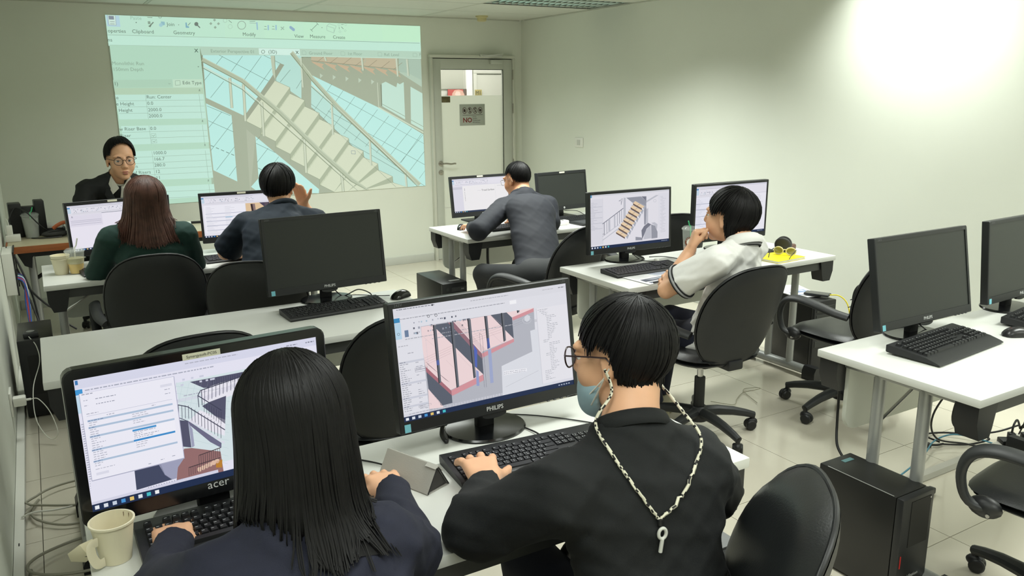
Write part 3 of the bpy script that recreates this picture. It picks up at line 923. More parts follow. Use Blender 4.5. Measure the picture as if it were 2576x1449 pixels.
def make_chair():
    c = thing('office_chair', '', 'chair')
    # five-star base
    hub = MB().lathe([(0.0, 0.075), (0.045, 0.075), (0.048, 0.13), (0.034, 0.15), (0.0, 0.15)], 16)
    hub.build('hub', BLACK, c)
    for k in range(5):
        a = rad(90+72*k+14)
        ca, sa = math.cos(a), math.sin(a)
        path = [(ca*r, sa*r, z) for r, z in ((0.03, 0.118), (0.1, 0.118), (0.18, 0.108), (0.25, 0.092), (0.295, 0.078))]
        MB().tube(path, [0.034, 0.032, 0.028, 0.024, 0.021], 10, flat=(0.85, 0.8)).build('base_leg', SHELL, c)
        cs = MB()
        cx, cy = ca*0.29, sa*0.29
        ta = a+rad(60+40*k)
        ux, uy = math.cos(ta), math.sin(ta)
        for s in (-1, 1):
            cs.lathe([(0.0, -0.010), (0.022, -0.010), (0.027, -0.004), (0.027, 0.006), (0.022, 0.011), (0.0, 0.011)], 16, 0, Matrix.Translation((cx-uy*0.0135*s+ux*0.012, cy+ux*0.0135*s+uy*0.012, 0.0272)) @ Matrix.Rotation(ta, 4, 'Z') @ Matrix.Rotation(rad(90), 4, 'X'))
        cs.ell((0, 0, 0), (0.030, 0.019, 0.022), Matrix.Translation((cx+ux*0.004, cy+uy*0.004, 0.042)) @ Matrix.Rotation(ta, 4, 'Z'), 12, 8)
        cs.cyl((cx, cy, 0.055), (cx, cy, 0.085), 0.011, n=10)
        cs.build('caster', BLACK, c)
    MB().cyl((0, 0, 0.12), (0, 0, 0.30), 0.0265, n=16).build('gas_lift', BLACK, c)
    MB().cyl((0, 0, 0.30), (0, 0, 0.40), 0.015, n=14).build('piston', CHROME, c)
    MB().rbox((0, -0.01, 0.405), (0.18, 0.24, 0.035), 0.01).tube([(0.08, 0.02, 0.4), (0.24, 0.04, 0.398)], 0.006, 8).build('mechanism', BLACK, c)
    # seat cushion and pan
    def seat_out(a):
        n = 3.2
        ca, sa = math.cos(a), math.sin(a)
        r = (abs(ca)**n+abs(sa)**n)**(-1/n)
        return (0.245*r*ca, 0.235*r*sa)
    def seat_surf(u, v):
        z = 0.462+0.015*(abs(v-0.0)/0.235)**2*(-1 if v > 0 else 0.3)-0.012*(1-(u/0.25)**2)
        return Vector((u, v, z)), Vector((0, 0, 1))
    pad(seat_out, seat_surf, 0.028, 0.02, power=6).build('seat', LEATHER, c, 60)
    def pan_surf(u, v):
        return Vector((u*0.97, v*0.97, 0.438)), Vector((0, 0, 1))
    pad(seat_out, pan_surf, 0.012, 0.03, power=3).build('seat_pan', SHELL, c, 60)
    # back: dome-shaped outline, wide in the upper half, narrowing to the seat
    z0, z1 = 0.425, 0.94
    def back_out(a):
        n = 2.9
        ca, sa = math.cos(a), math.sin(a)
        r = (abs(ca)**n+abs(sa)**n)**(-1/n)
        u, v = r*ca, r*sa
        w = 0.234*(1.0-0.13*max(0, -v)**1.5-0.07*max(0, v)**2)
        return (u*w, (z0+z1)/2+v*(z1-z0)/2)
    def back_surf(u, v):
        t = (v-z0)/(z1-z0)
        lean = -0.205-0.085*t-0.05*t*t+0.02*math.sin(t*3.1)
        y = lean+0.55*u*u
        n = Vector((-1.05*u, 1.0, 0.22)).normalized()
        return Vector((u, y, v)), n
    pad.c = (0, (z0+z1)/2)
    b = pad(back_out, back_surf, 0.06, 0.008, power=3, nr=8, na=48).build('backrest', LEATHER, c, 60)
    # pressed seams across the front of the cushion
    sm = MB()
    for k, zz in enumerate((0.58, 0.62, 0.66)):
        pts = []
        for j in range(13):
            u = -0.2+0.4*j/12
            p, n = back_surf(u, zz+0.02*math.cos(u*8))
            pts.append(p+n*0.058)
        sm.tube(pts, 0.0022, 6)
    sm.build('seam', BLACK, b)
    def shell_out(a):
        u, v = back_out(a)
        return u*0.985, (z0+z1)/2+(v-(z0+z1)/2)*0.99
    def shell_surf(u, v):
        p, n = back_surf(u, v)
        return p-n*0.012, n
    pad(shell_out, shell_surf, 0.004, 0.028, power=3, nr=8, na=48).build('back_shell', SHELL, c, 60)
    # piping between cushion and shell
    pp = []
    for j in range(56):
        u, v = back_out(2*math.pi*j/56)
        p, n = back_surf(u, v)
        pp.append(p-n*0.003)
    MB().tube(pp, 0.006, 6, closed=True).build('piping', BLACK, c, 60)
    pad.c = (0, 0)
    MB().rbox((0, -0.2, 0.43), (0.09, 0.09, 0.05), 0.01).build('back_bracket', BLACK, c)
    # loop armrests
    for s in (-1, 1):
        path = bez([(s*0.245, 0.10, 0.43), (s*0.282, 0.165, 0.452), (s*0.29, 0.19, 0.52), (s*0.288, 0.182, 0.582), (s*0.285, 0.145, 0.622), (s*0.282, 0.07, 0.636), (s*0.276, -0.05, 0.624), (s*0.264, -0.13, 0.608), (s*0.238, -0.195, 0.596)], 5)
        n = len(path)
        MB().tube(path, [0.024+0.004*math.sin(math.pi*i/(n-1)) for i in range(n)], 12, flat=(1.0, 0.55)).build('armrest', SHELL, c, 60)
        b2 = MB()
        b2.ell((s*0.256, 0.125, 0.437), (0.03, 0.05, 0.034), n=12, m=8)
        b2.build('arm_mount', BLACK, c, 60)
        MB().cyl((s*0.28, 0.14, 0.44), (s*0.291, 0.14, 0.44), 0.006, n=10).cyl((s*0.276, 0.105, 0.425), (s*0.288, 0.105, 0.425), 0.006, n=10).build('bolt', CHROME, c)
    return c
pad.c = (0, 0)
CHAIRS = [  # x, y, heading (degrees, 0 = facing the projector wall), extra recline, spin of the base, label
    (0.45, 4.44, -3, 0, 0, 'black office chair the woman with long brown hair sits on'),
    (0.92, 3.99, -24, 0, 0, 'black office chair the man in the dark teal T-shirt sits on'),
    (0.365, 2.93, 3, 0, 0, 'empty black office chair whose back top shows above the nearest left monitor'),
    (1.06, 2.80, -2, 0, 0, 'empty black office chair between the second-row table and the large centre monitor'),
    (2.56, 3.97, 16, 0, 0, 'black office chair the man in the navy jacket sits on'),
    (3.46, 4.05, -16, 0, 0, 'empty black office chair partly hidden behind the middle monitor, by the right wall'),
    (2.70, 2.78, -3, 5, 21, 'black office chair the man in the white polo shirt sits on'),
    (3.55, 2.60, -3, 0, 9, 'empty black office chair between the two right-hand tables'),
    (0.955, 1.115, 50, 0, 0, 'black leather office chair of the student in the black sweatshirt, back seen edge-on'),
    (2.62, 1.10, 8, 0, 34, 'empty black office chair cut off by the right edge of the photo'),
    (0.30, 1.02, 0, 0, 0, 'black office chair under the long-haired student in navy'),
    (0.42, 6.72, 180, 0, 0, 'black office chair behind the brown desk under the lecturer')]
cp = make_chair()
for i, (x, y, a, rec, spin, lab) in enumerate(CHAIRS):
    c = cp if i == 0 else copy_tree(cp)
    c.location = (x, y, 0)
    c.rotation_euler = (0, 0, rad(a))
    for ch in c.children:
        n = ch.name.split('.')[0]
        if n in ('base_leg', 'caster') and spin:
            ch.rotation_euler = (0, 0, rad(spin))
        if n in ('backrest', 'back_shell', 'piping') and rec:
            ch.matrix_local = Matrix.Translation((0, -0.2, 0.43)) @ Matrix.Rotation(rad(rec), 4, 'X') @ Matrix.Translation((0, 0.2, -0.43))
    tag(c, lab, 'chair', 'black swivel chairs')
# ------------------------------------------------------------------ monitors
SCREEN_OFF = mat('switched_off_screen', (40, 43, 41), 0.38, spec=0.4)
BEZEL = mat('monitor_bezel', (26, 28, 30), 0.42, var=0.05)
MARK = mat('printed_mark', (196, 198, 198), 0.5)
STICK = mat('cyan_sticker', (120, 190, 205), 0.5)
TAPE = mat('label_tape', (206, 204, 184), 0.6)
def text_mesh(txt, size, name, m, parent, M, bold=False):
    vs, fs, wd = text_geo(txt, bold)
    me = bpy.data.meshes.new(name)
    me.from_pydata([((v[0]-wd/2)*size, 0, v[1]*size) for v in vs], [], fs)
    me.materials.append(m)
    o = link(name, me, parent)
    o.matrix_local = M
    return o
def faint(c):
    return tuple(int(v+(228-v)*0.35) for v in c)
def words(d, x, y, n, h, col, L=3, ux=(1, 0), rnd=random):
    """a line of unreadable small print: n units long"""
    h *= 0.75
    col = faint(col)
    e = x+n
    while x < e:
        w = min(rnd.uniform(0.6, 2.2)*h*1.2, e-x)
        t = ux[1]/ux[0] if ux[0] else 0
        d.poly([(x, y), (x+w, y+w*t), (x+w, y+w*t+h), (x, y+h)], col, L)
        x += w+0.4*h
        y += (w+0.4*h)*t
def make_monitor(label, base_xy, pose, W, Hh, bz, style, content=None, quad=None, em=0.93, marks=()):
    """pose = (x, y, z of the lower edge centre, yaw deg, tilt deg); bz = bezel widths left/right, top, bottom"""
    px, py, pz, yaw, tilt = pose
    base_xy = (px-0.06*math.sin(-rad(yaw))*-1, py+0.06)
    t = thing('computer_monitor', label, 'monitor', (base_xy[0], base_xy[1], 0.7505), rad(yaw), 'computer monitors')
    Mw = Matrix.Translation((px, py, pz)) @ Matrix.Rotation(rad(yaw), 4, 'Z') @ Matrix.Rotation(-rad(tilt), 4, 'X')
    Mb = Matrix.Translation((base_xy[0], base_xy[1], 0.7505)) @ Matrix.Rotation(rad(yaw), 4, 'Z')
    M = Mb.inverted() @ Mw            # panel frame: x right, z up, -y to the viewer, origin at the lower edge centre
    s, tp, bt = bz
    r = 0.022 if style == 'acer' else 0.004
    dp = 0.03
    mb = MB()
    # frame as a ring with a rounded outer outline
    oc = []
    for (cx, cz, a0) in ((W/2-r, Hh-r, 0), (-W/2+r, Hh-r, 90), (-W/2+r, r, 180), (W/2-r, r, 270)):
        for k in range(5):
            a = rad(a0+k*22.5)
            oc.append((cx+r*math.cos(a), cz+r*math.sin(a)))
    ic = []
    for k in range(len(oc)):
        q = k//5
        ic.append(((W/2-s, Hh-tp), (-W/2+s, Hh-tp), (-W/2+s, bt), (W/2-s, bt))[q])
    n = len(oc)
    e = 0.0025
    rows = [[(p[0], dp, p[1]) for p in oc], [(p[0], e, p[1]) for p in oc],
            [(p[0]*(1-2*e/W), 0, Hh/2+(p[1]-Hh/2)*(1-2*e/Hh)) for p in oc], [(p[0], 0, p[1]) for p in ic], [(p[0], 0.004, p[1]) for p in ic]]
    vs = [v for row in rows for v in row]
    fs = [(i*n+(k+1) % n, i*n+k, (i+1)*n+k, (i+1)*n+(k+1) % n) for i in range(4) for k in range(n)]
    fs.append(tuple(range(n)))
    mb.add(vs, fs, 0, M)
    mb.build('bezel', BEZEL if style != 'acer' else BLACK_GLOSS, t, 30)
    MB().rbox((0, dp+0.012, Hh*0.5), (W*0.72, 0.03, Hh*0.66), 0.012, 2, 0, M).build('back_cover', BLACK, t)
    sw, sh = W-2*s, Hh-tp-bt
    MB().box((0, 0.004, bt+sh/2), (sw+0.002, 0.002, sh+0.002), 0, M).build('screen', SCREEN_OFF, t, 0)
    if content:
        d = Draw(quad or [(0, 0), (160, 0), (160, 90), (0, 90)], sw, sh, em)
        content(d)
        d.build('screen_picture', t, M @ Matrix.Translation((-sw/2, 0.0027, bt)))
    # stand
    bx = 0.0
    if style == 'philips':
        MB().lathe([(0.0, 0.0), (0.118, 0.0), (0.12, 0.004), (0.116, 0.009), (0.05, 0.013), (0.0, 0.013)], 40, 0, Matrix.Scale(0.82, 4, (0, 1, 0))).build('foot', BLACK_GLOSS, t)
        MB().rbox((0, 0.006, 0.068), (0.052, 0.03, 0.125), 0.006).build('neck', BLACK, t)
    elif style == 'hp':
        MB().rbox((0, 0.01, 0.006), (0.22, 0.17, 0.012), 0.005).build('foot', BLACK, t)
        MB().rbox((0, 0.006, 0.068), (0.07, 0.03, 0.125), 0.006).build('neck', BLACK, t)
    else:
        MB().lathe([(0.0, 0.0), (0.13, 0.0), (0.132, 0.005), (0.128, 0.01), (0.05, 0.013), (0.0, 0.013)], 40, 0, Matrix.Scale(0.7, 4, (0, 1, 0))).build('foot', BLACK_GLOSS, t)
        MB().rbox((0, 0.006, 0.065), (0.07, 0.03, 0.12), 0.006).build('neck', BLACK, t)
    F = lambda x, z: M @ Matrix.Translation((x, -0.0006, z))
    if style == 'philips':
        text_mesh('PHILIPS', 0.0165, 'logo', MARK, t, F(0, 0.011), True)
        MB().box((-W/2+0.021, -0.0004, 0.0135), (0.017, 0.0008, 0.021), 0, M).build('sticker', STICK, t, 0)
        text_mesh('243V', 0.011, 'model_mark', mat('dim_mark', (92, 94, 96), 0.5), t, F(-W/2+0.028, Hh-0.011))
        text_mesh('LED', 0.009, 'model_mark', mat('dim_mark', (92, 94, 96), 0.5), t, F(W/2-0.024, Hh-0.011))
        for k in range(4):
            MB().rbox((W/2-0.04-0.022*k, 0.001, 0.0005), (0.009, 0.008, 0.003), 0.001, 1, 0, M).build('button', DARKGREY, t)
        MB().lathe([(0.0, 0), (0.038, 0), (0.038, 0.012), (0, 0.012)], 20, 0, M @ Matrix.Translation((0, 0.012, -0.003)) @ Matrix.Rotation(rad(90), 4, 'X') @ Matrix.Scale(0.28, 4, (0, 1, 0)) @ Matrix.Translation((0, 0, -0.006))).build('chin', BEZEL, t)
    elif style == 'hp':
        MB().lathe([(0.0, 0.0), (0.0075, 0.0), (0.0075, 0.0008), (0.0, 0.0008)], 20, 0, M @ Matrix.Translation((0, 0, bt*0.5)) @ Matrix.Rotation(rad(90), 4, 'X')).build('badge', MARK, t, 0)
        text_mesh('hp', 0.009, 'logo', BEZEL, t, M @ Matrix.Translation((0, -0.0014, bt*0.5-0.002)))
        MB().box((0, -0.0004, Hh-tp*0.45), (0.05, 0.0008, 0.011), 0, M).build('label', TAPE, t, 0)
    else:
        text_mesh('acer', 0.027, 'logo', MARK, t, F(0.0, 0.018))
        lab = MB().box((-0.005, -0.0004, Hh-0.0145), (0.078, 0.0008, 0.0135), 0, M).build('label', TAPE, t, 0)
        text_mesh('Synergysoft-PC05', 0.0088, 'label_print', mat('label_ink', (60, 58, 50), 0.6), t, M @ Matrix.Translation((-0.005, -0.0012, Hh-0.0175)))
    return t

UI_BG, UI_BAR, UI_GREY, UI_TX, UI_BLUE = (232, 231, 242), (214, 214, 226), (190, 192, 206), (120, 122, 140), (190, 208, 226)
def taskbar(d, q, L=6, top=0.955, n=7):
    """q: function mapping normalised (u,v down) to drawing coordinates"""
    d.poly([q(0, top), q(1, top), q(1, 1), q(0, 1)], (28, 44, 78), L)
    cols = [(236, 240, 246), (220, 226, 236), (200, 210, 226), (74, 150, 214), (228, 196, 110), (226, 232, 238), (70, 190, 200), (240, 240, 244)]
    m = (top+1)/2
    for k in range(n):
        u = 0.018+0.033*k
        h = (1-top)*0.26
        d.poly([q(u-0.008, m-h), q(u+0.008, m-h), q(u+0.008, m+h), q(u-0.008, m+h)], cols[k % 8], L+1)
    for k in range(5):
        u = 0.90+0.016*k
        d.poly([q(u, m-0.006), q(u+0.009, m-0.006), q(u+0.009, m+0.006), q(u, m+0.006)], (170, 180, 200), L+1)

def quadmap(TL, TR, BR, BL):
    h = homography([(0, 0), (1, 0), (1, 1), (0, 1)], [TL, TR, BR, BL])
    def q(u, v):
        r = h @ np.array([u, v, 1.0])
        return (r[0]/r[2], r[1]/r[2])
    return q

Q1 = [(989, 769), (1428, 713), (1453.6, 972), (1018.8, 1067)]
def content_p1(d):
    rnd = random.Random(3)
    q = quadmap(*Q1)
    R = lambda u0, v0, u1, v1, c, L=1: d.poly([q(u0, v0), q(u1, v0), q(u1, v1), q(u0, v1)], c, L)
    d.t = ident
    R(0, 0, 1, 1, (226, 226, 234), 0.5)
    R(0, 0, 1, 0.075, (222, 222, 230), 1)
    a, b = fr(960, 690, 4.954), fr(900, 680, 2.415)
    # title bar, tabs, ribbon
    def W(u, v, n, h, c, L=4):
        x = u
        h *= 0.7
        c = faint(c)
        while x < u+n:
            w = min(rnd.uniform(0.006, 0.02), u+n-x)
            R(x, v, x+w, v+h, c, L); x += w+0.004
    W(0.42, 0.028, 0.22, 0.009, (150, 150, 164)); W(0.85, 0.03, 0.07, 0.008, (160, 160, 170)); W(0.95, 0.028, 0.04, 0.012, (90, 92, 104))
    R(0.0, 0.085, 0.032, 0.125, (60, 140, 190), 4); W(0.035, 0.095, 0.58, 0.010, (130, 132, 146)); R(0.645, 0.085, 0.685, 0.12, (246, 246, 250), 4)
    R(0.002, 0.13, 0.034, 0.27, (184, 214, 234), 4); R(0.05, 0.20, 0.07, 0.26, (110, 130, 160), 5)
    for k in range(46):
        u = 0.09+rnd.random()*0.32; v = 0.14+0.045*rnd.randint(0, 2)
        s = rnd.uniform(0.004, 0.010)
        R(u, v, u+s, v+s*2, rnd.choice([(110, 112, 126), (160, 162, 176), (90, 94, 110), (170, 196, 214)]), 4)
    W(0.05, 0.275, 0.36, 0.010, (140, 142, 156))
    for (x, y) in ((605, 490), (700, 480)):
        d.t = a
        d.circ((x, y), 18, (60, 62, 72), 5, 12, 5)
    d.t = ident
    W(0.02, 0.01, 0.2, 0.012, (100, 102, 118)); R(0.205, 0.008, 0.213, 0.022, (60, 60, 70), 5)
    R(0.165, 0.30, 0.80, 0.325, (206, 206, 214), 2); W(0.19, 0.308, 0.5, 0.010, (150, 152, 166), 5)
    # property palette at the left
    R(0, 0.30, 0.165, 0.93, (228, 228, 236), 2)
    R(0.155, 0.31, 0.158, 0.93, (198, 198, 210), 4)
    W(0.01, 0.33, 0.05, 0.010, (150, 150, 164)); d.t = a; d.circ((222, 715), 18, (70, 72, 84), 5, 8, 4); d.t = ident; W(0.055, 0.40, 0.03, 0.010, (140, 140, 156))
    v = 0.47
    for k in range(24):
        if k in (0, 10, 17, 21):
            R(0.005, v, 0.15, v+0.017, (206, 208, 220), 3); W(0.008, v+0.004, 0.03, 0.009, (96, 98, 118), 5)
        else:
            W(0.008, v+0.004, rnd.uniform(0.02, 0.055), 0.008, (120, 122, 140), 5)
            if rnd.random() < 0.7:
                W(0.09, v+0.004, rnd.uniform(0.012, 0.04), 0.008, (130, 132, 150), 5)
            if k in (4, 5, 22): d.pline([q(0.085, v), q(0.15, v), q(0.15, v+0.016), q(0.085, v+0.016), q(0.085, v)], 0.8, (150, 150, 164), 5)
        v += 0.0187
    R(0.0, 0.93, 1, 0.957, (220, 220, 230), 3); W(0.03, 0.935, 0.2, 0.008, (140, 142, 156)); W(0.12, 0.91, 0.12, 0.008, (140, 142, 156))
    # model view
    PK, PKS, GY, DK, ED, PO, POS = (240, 216, 218), (214, 150, 158), (182, 184, 194), (92, 98, 112), (120, 70, 82), (104, 108, 118), (48, 52, 60)
    d.t = a
    d.poly([(505, 620), (1930, 415), (1950, 690), (1890, 705), (1920, 970), (1535, 1150), (1560, 1338), (1560, 1560), (620, 1760)], GY, 3)
    d.poly([(1940, 690), (1890, 705), (1920, 970), (1535, 1150), (1555, 1560), (2180, 1400), (2040, 690)], (222, 224, 232), 4)
    d.line((1590, 1420), (2000, 1215), 2.5, (170, 172, 180), 5)
    # top tread, middle tread, lower tread with dark risers
    d.poly([(1590, 465), (1925, 412), (1925, 440), (1660, 530)], PK, 4); d.poly([(1660, 530), (1928, 418), (1930, 462), (1670, 570)], PKS, 5)
    d.poly([(1390, 495), (1590, 465), (1660, 535), (1685, 800), (1575, 690)], DK, 4)
    d.poly([(920, 570), (1390, 495), (1530, 640), (1685, 800), (1290, 960), (1280, 985)], PK, 4)
    d.poly([(1280, 985), (1685, 800), (1690, 840), (1300, 1035)], PKS, 5)
    d.poly([(700, 600), (920, 572), (1285, 985), (1310, 1260), (1145, 1100), (955, 905), (700, 650)], DK, 4)
    d.poly([(850, 580), (925, 572), (1285, 985), (1295, 1060), (1130, 880), (925, 650)], (150, 110, 122), 4.5)
    d.poly([(510, 625), (700, 600), (700, 650), (955, 905), (1145, 1100), (1310, 1255), (820, 1480), (565, 1140), (530, 900)], PK, 4)
    d.t = b
    d.poly([(780, 635), (785, 672), (588, 768), (583, 732)], PKS, 5)
    d.poly([(422, 580), (583, 735), (590, 812), (520, 830), (440, 720)], DK, 5)
    d.poly([(422, 580), (583, 735), (586, 765), (425, 612)], (170, 110, 122), 5.5)
    d.poly([(437, 720), (520, 815), (535, 840), (445, 850)], PK, 5)
    d.t = a
    for k in range(5):
        o = k*14
        d.line((940+o*0.9, 575-o*0.1), (1300+o*0.6, 975-o*0.6), 2, (150, 128, 136), 5)
    for k in range(4):
        d.line((555, 1030+k*32), (905-k*5, 875+k*32), 2, (176, 150, 156), 5); d.line((1170, 740+k*30), (1530, 615+k*32), 2, (176, 150, 156), 5)
        d.line((1680, 560+k*30), (1930, 480+k*22), 2, (150, 152, 166), 5)
    for k in range(4):
        d.line((565+k*10, 1070+k*14), (830+k*14, 1320+k*8), 2, (150, 128, 136), 5.6)
    for x0_, y0_, x1_, y1_ in ((520, 735, 680, 880), (830, 1060, 960, 1190), (985, 985, 1150, 1160), (1040, 560, 1260, 790), (1400, 720, 1640, 960), (1390, 495, 1560, 640)):
        d.line((x0_, y0_), (x1_, y1_), 1.6, (196, 176, 180), 5)
    # posts
    for (xt, yt, xb, yb, w_) in ((680, 605, 750, 1360, 44), (900, 575, 980, 1420, 44), (1117, 540, 1195, 1300, 42), (1328, 505, 1370, 925, 40), (1537, 470, 1570, 835, 40), (1735, 442, 1735, 475, 36)):
        d.poly([(xt-w_/2, yt), (xt+w_/2, yt), (xb+w_/2-4, yb-12), (xb-w_/2+6, yb)], PO, 7)
        d.poly([(xt-w_/2, yt), (xt-w_/2+15, yt), (xb-w_/2+18, yb), (xb-w_/2+6, yb)], POS, 8)
    d.poly([(1345, 790), (1372, 785), (1388, 910), (1352, 925)], (80, 100, 170), 8); d.poly([(705, 1060), (735, 1055), (745, 1120), (712, 1126)], (90, 106, 170), 8)
    d.poly([(1180, 870), (1225, 940), (1225, 1165), (1200, 1150)], (84, 104, 186), 6); d.poly([(1360, 940), (1400, 930), (1435, 1360), (1395, 1370)], (160, 170, 206), 6); d.poly([(1210, 1190), (1245, 1215), (1255, 1400), (1220, 1400)], (150, 160, 206), 6)
    d.pline([(1250, 720), (1270, 950), (1320, 1420)], 3, (104, 106, 120), 9); d.pline([(1250, 720), (1285, 750), (1345, 1420)], 3, (104, 106, 120), 9)
    d.circ((1845, 570), 55, (204, 206, 214), 6, 24, 6, 0.75); d.poly([(1815, 525), (1850, 500), (1885, 520), (1880, 570), (1845, 590), (1815, 570)], (216, 218, 226), 7)
    d.poly([(1560, 1215), (1850, 1180), (1855, 1220), (1565, 1270)], (240, 240, 246), 6)
    d.t = ident
    for k in range(2):
        for j in range(12):
            p0, p1 = a((1568+j*23, 1232+k*22-j*3.2)), a((1568+j*23+rnd.uniform(8, 19), 1232+k*22-j*3.2-2))
            d.line(p0, p1, 1.2, (140, 142, 156), 7)
    # project tree at the right
    R(0.80, 0.20, 0.998, 0.93, (232, 231, 238), 5); R(0.80, 0.20, 0.803, 0.93, (206, 206, 216), 6)
    v = 0.215
    for k in range(42):
        ind = [0, .01, .02, .03, .045][min(k, 4)] if k < 5 else (.05 if k < 18 else (.02 if k < 20 else (.055 if k < 26 else (.03 if k < 28 else (.055 if k < 36 else .015)))))
        W(0.81+ind, v, rnd.uniform(0.02, 0.07), 0.007, (140, 142, 156), 6)
        v += 0.0165
    taskbar(d, q, 7)

QA = [(174.6, 951.8), (798.3, 841.4), (835.5, 1150), (230.5, 1301.5)]
def content_acer(d):
    rnd = random.Random(5)
    q = quadmap(*QA)
    d.t = ident
    R = lambda u0, v0, u1, v1, c, L=1: d.poly([q(u0, v0), q(u1, v0), q(u1, v1), q(u0, v1)], c, L)
    def W(u, v, n, h, c, L=4):
        x = u
        h *= 0.7
        c = faint(c)
        while x < u+n:
            w = min(rnd.uniform(0.006, 0.02), u+n-x)
            R(x, v, x+w, v+h, c, L); x += w+0.004
    R(0, 0, 1, 1, (232, 231, 246), 0.5)
    R(0, 0, 1, 0.07, (218, 219, 238), 1)
    W(0.42, 0.025, 0.22, 0.010, (150, 152, 176)); W(0.86, 0.03, 0.05, 0.010, (90, 94, 120)); W(0.95, 0.03, 0.04, 0.014, (80, 84, 110)); R(0.004, 0.008, 0.014, 0.04, (60, 120, 180), 4)
    R(0, 0.075, 0.026, 0.115, (64, 152, 214), 4); W(0.035, 0.085, 0.5, 0.012, (140, 144, 170))
    R(0, 0.12, 0.03, 0.25, (196, 222, 240), 3)
    for k in range(40):
        u = 0.05+rnd.random()*0.5; vv = 0.14+0.04*rnd.randint(0, 2)
        R(u, vv, u+0.01, vv+0.014, (206, 208, 226), 4)
    W(0.4, 0.27, 0.3, 0.010, (150, 154, 180)); W(0.86, 0.2, 0.11, 0.010, (150, 150, 170)); W(0.86, 0.24, 0.10, 0.010, (150, 150, 170)); W(0.87, 0.28, 0.08, 0.010, (150, 150, 170))
    R(0.18, 0.29, 0.85, 0.315, (214, 214, 230), 2)
    for k in range(30):
        W(0.004, 0.33+0.018*k, 0.016, 0.008, (120, 124, 150), 3)
    # model view behind the dialog
    e, c = fr(150, 1060, 3.726), fr(150, 820, 3.733)
    FL, NV, WH, LV, BR, PUR = (216, 230, 234), (84, 84, 108), (236, 234, 244), (160, 162, 188), (150, 110, 110), (60, 64, 88)
    d.t = c
    d.poly([(1070, 530), (2460, 250), (2530, 1100), (1200, 1400)], FL, 2)
    for k in range(10):
        d.line((1070, 560+k*70), (1600, 640+k*78), 2, (182, 204, 208), 3); d.line((1080+k*60, 520), (1080+k*60-70, 900), 2, (188, 208, 212), 3)
    d.poly([(1205, 520), (1640, 440), (2450, 280), (2500, 560), (1340, 580)], NV, 3)
    for k in range(22):
        d.line((1420+k*22, 490-k*4), (1425+k*22, 560-k*4), 4, (60, 62, 84), 4)
    d.poly([(1310, 610), (1420, 560), (1820, 430), (1900, 560), (1520, 690), (1400, 720), (1340, 730)], WH, 4)
    for k in range(14):
        x, y = 1340+k*36, 715-k*16
        d.poly([(x, y), (x+30, y-12), (x+30, y-60), (x, y-45)], (222, 220, 234), 5)
        d.line((x+10, y-130+k*1), (x+12, y+5), 5, (72, 74, 96), 6)
    d.line((1310, 605), (1820, 430), 9, (64, 66, 88), 7); d.line((1285, 655), (1520, 805), 9, (64, 66, 88), 7); d.line((1310, 605), (1285, 655), 8, (64, 66, 88), 7); d.line((1285, 655), (1300, 770), 7, (64, 66, 88), 7); d.line((1320, 605), (1330, 750), 7, (64, 66, 88), 7)
    d.poly([(1400, 720), (1560, 660), (1560, 940), (1330, 760)], NV, 5)
    for k in range(8):
        d.line((1350+k*24, 720+k*14), (1352+k*24, 820+k*18), 4, (60, 62, 84), 6)
    d.poly([(1200, 910), (1310, 800), (1560, 900), (1560, 1060), (1300, 960)], WH, 5)
    d.line((1095, 745), (1190, 765), 9, (64, 66, 88), 7); d.line((1190, 765), (1560, 1000), 9, (64, 66, 88), 7); d.line((1100, 870), (1200, 910), 8, (84, 86, 108), 7)
    for k in range(14):
        x = 1100+k*32; yt = 750+max(0, (x-1190))*0.62; d.line((x, yt), (x+8, yt+130), 5, (72, 74, 96), 6)
    d.poly([(1195, 905), (1215, 915), (1530, 1130), (1530, 1180), (1420, 1120), (1200, 935)], (110, 108, 136), 6)
    d.t = e
    for k in range(9):
        x, y = 1215+k*38, 5+k*26
        d.poly([(x, y), (x+36, y+5), (x+36, y+30), (x, y+8)], (224, 222, 236), 7)
    d.poly([(1110, 0), (1195, 10), (1235, 275), (1155, 265)], NV, 6); d.poly([(1195, 20), (1240, 90), (1265, 260), (1240, 275), (1205, 60)], LV, 7)
    d.poly([(1105, 0), (1190, 10), (1200, 265), (1155, 265)], (196, 222, 226), 5)
    d.poly([(1165, 285), (1240, 280), (1520, 320), (1560, 540), (1100, 600), (1110, 460)], BR, 5)
    for o in ((1310, 355, 1520, 280), (1215, 475, 1520, 380)):
        d.line((o[0], o[1]), (o[2], o[3]), 8, (74, 60, 66), 7)
        for k in range(11):
            x = o[0]+k*20; y = o[1]-k*(o[1]-o[3])/11
            d.line((x, y), (x+5, y+85), 4, (74, 60, 66), 7)
    for k in range(6):
        d.circ((1320+k*34, 495-k*16), 24, (226, 190, 170), 6, 10)
    d.poly([(1480, 420), (1540, 400), (1540, 480), (1480, 480)], (190, 130, 50), 6)
    d.poly([(690, 490), (940, 430), (985, 540), (1060, 590), (715, 690)], (66, 72, 98), 6)
    d.poly([(920, 435), (1170, 375), (1110, 470), (1100, 580), (1055, 592), (985, 545)], LV, 6)
    d.poly([(270, 590), (690, 490), (715, 690), (290, 800)], (232, 231, 246), 5); d.poly([(285, 805), (700, 700), (1500, 500), (1508, 540), (700, 745), (290, 845)], (214, 214, 232), 7)
    for k in range(14):
        d.circ((830+k*25, 668-k*6.5), 5, (130, 134, 160), 8, 5)
    # the white dialog
    d.t = ident
    A, B = c((150, 628)), c((1045, 465)); C, D = e((1165, 375)), e((288, 585))
    d.poly([(A[0]-1.5, A[1]), (B[0]+1.5, B[1]-1), (C[0]+2, C[1]+2), (D[0]-1, D[1]+2.5)], (170, 172, 196), 9)
    d.poly([A, B, C, D], (240, 239, 250), 10)
    g = quadmap(A, B, C, D)
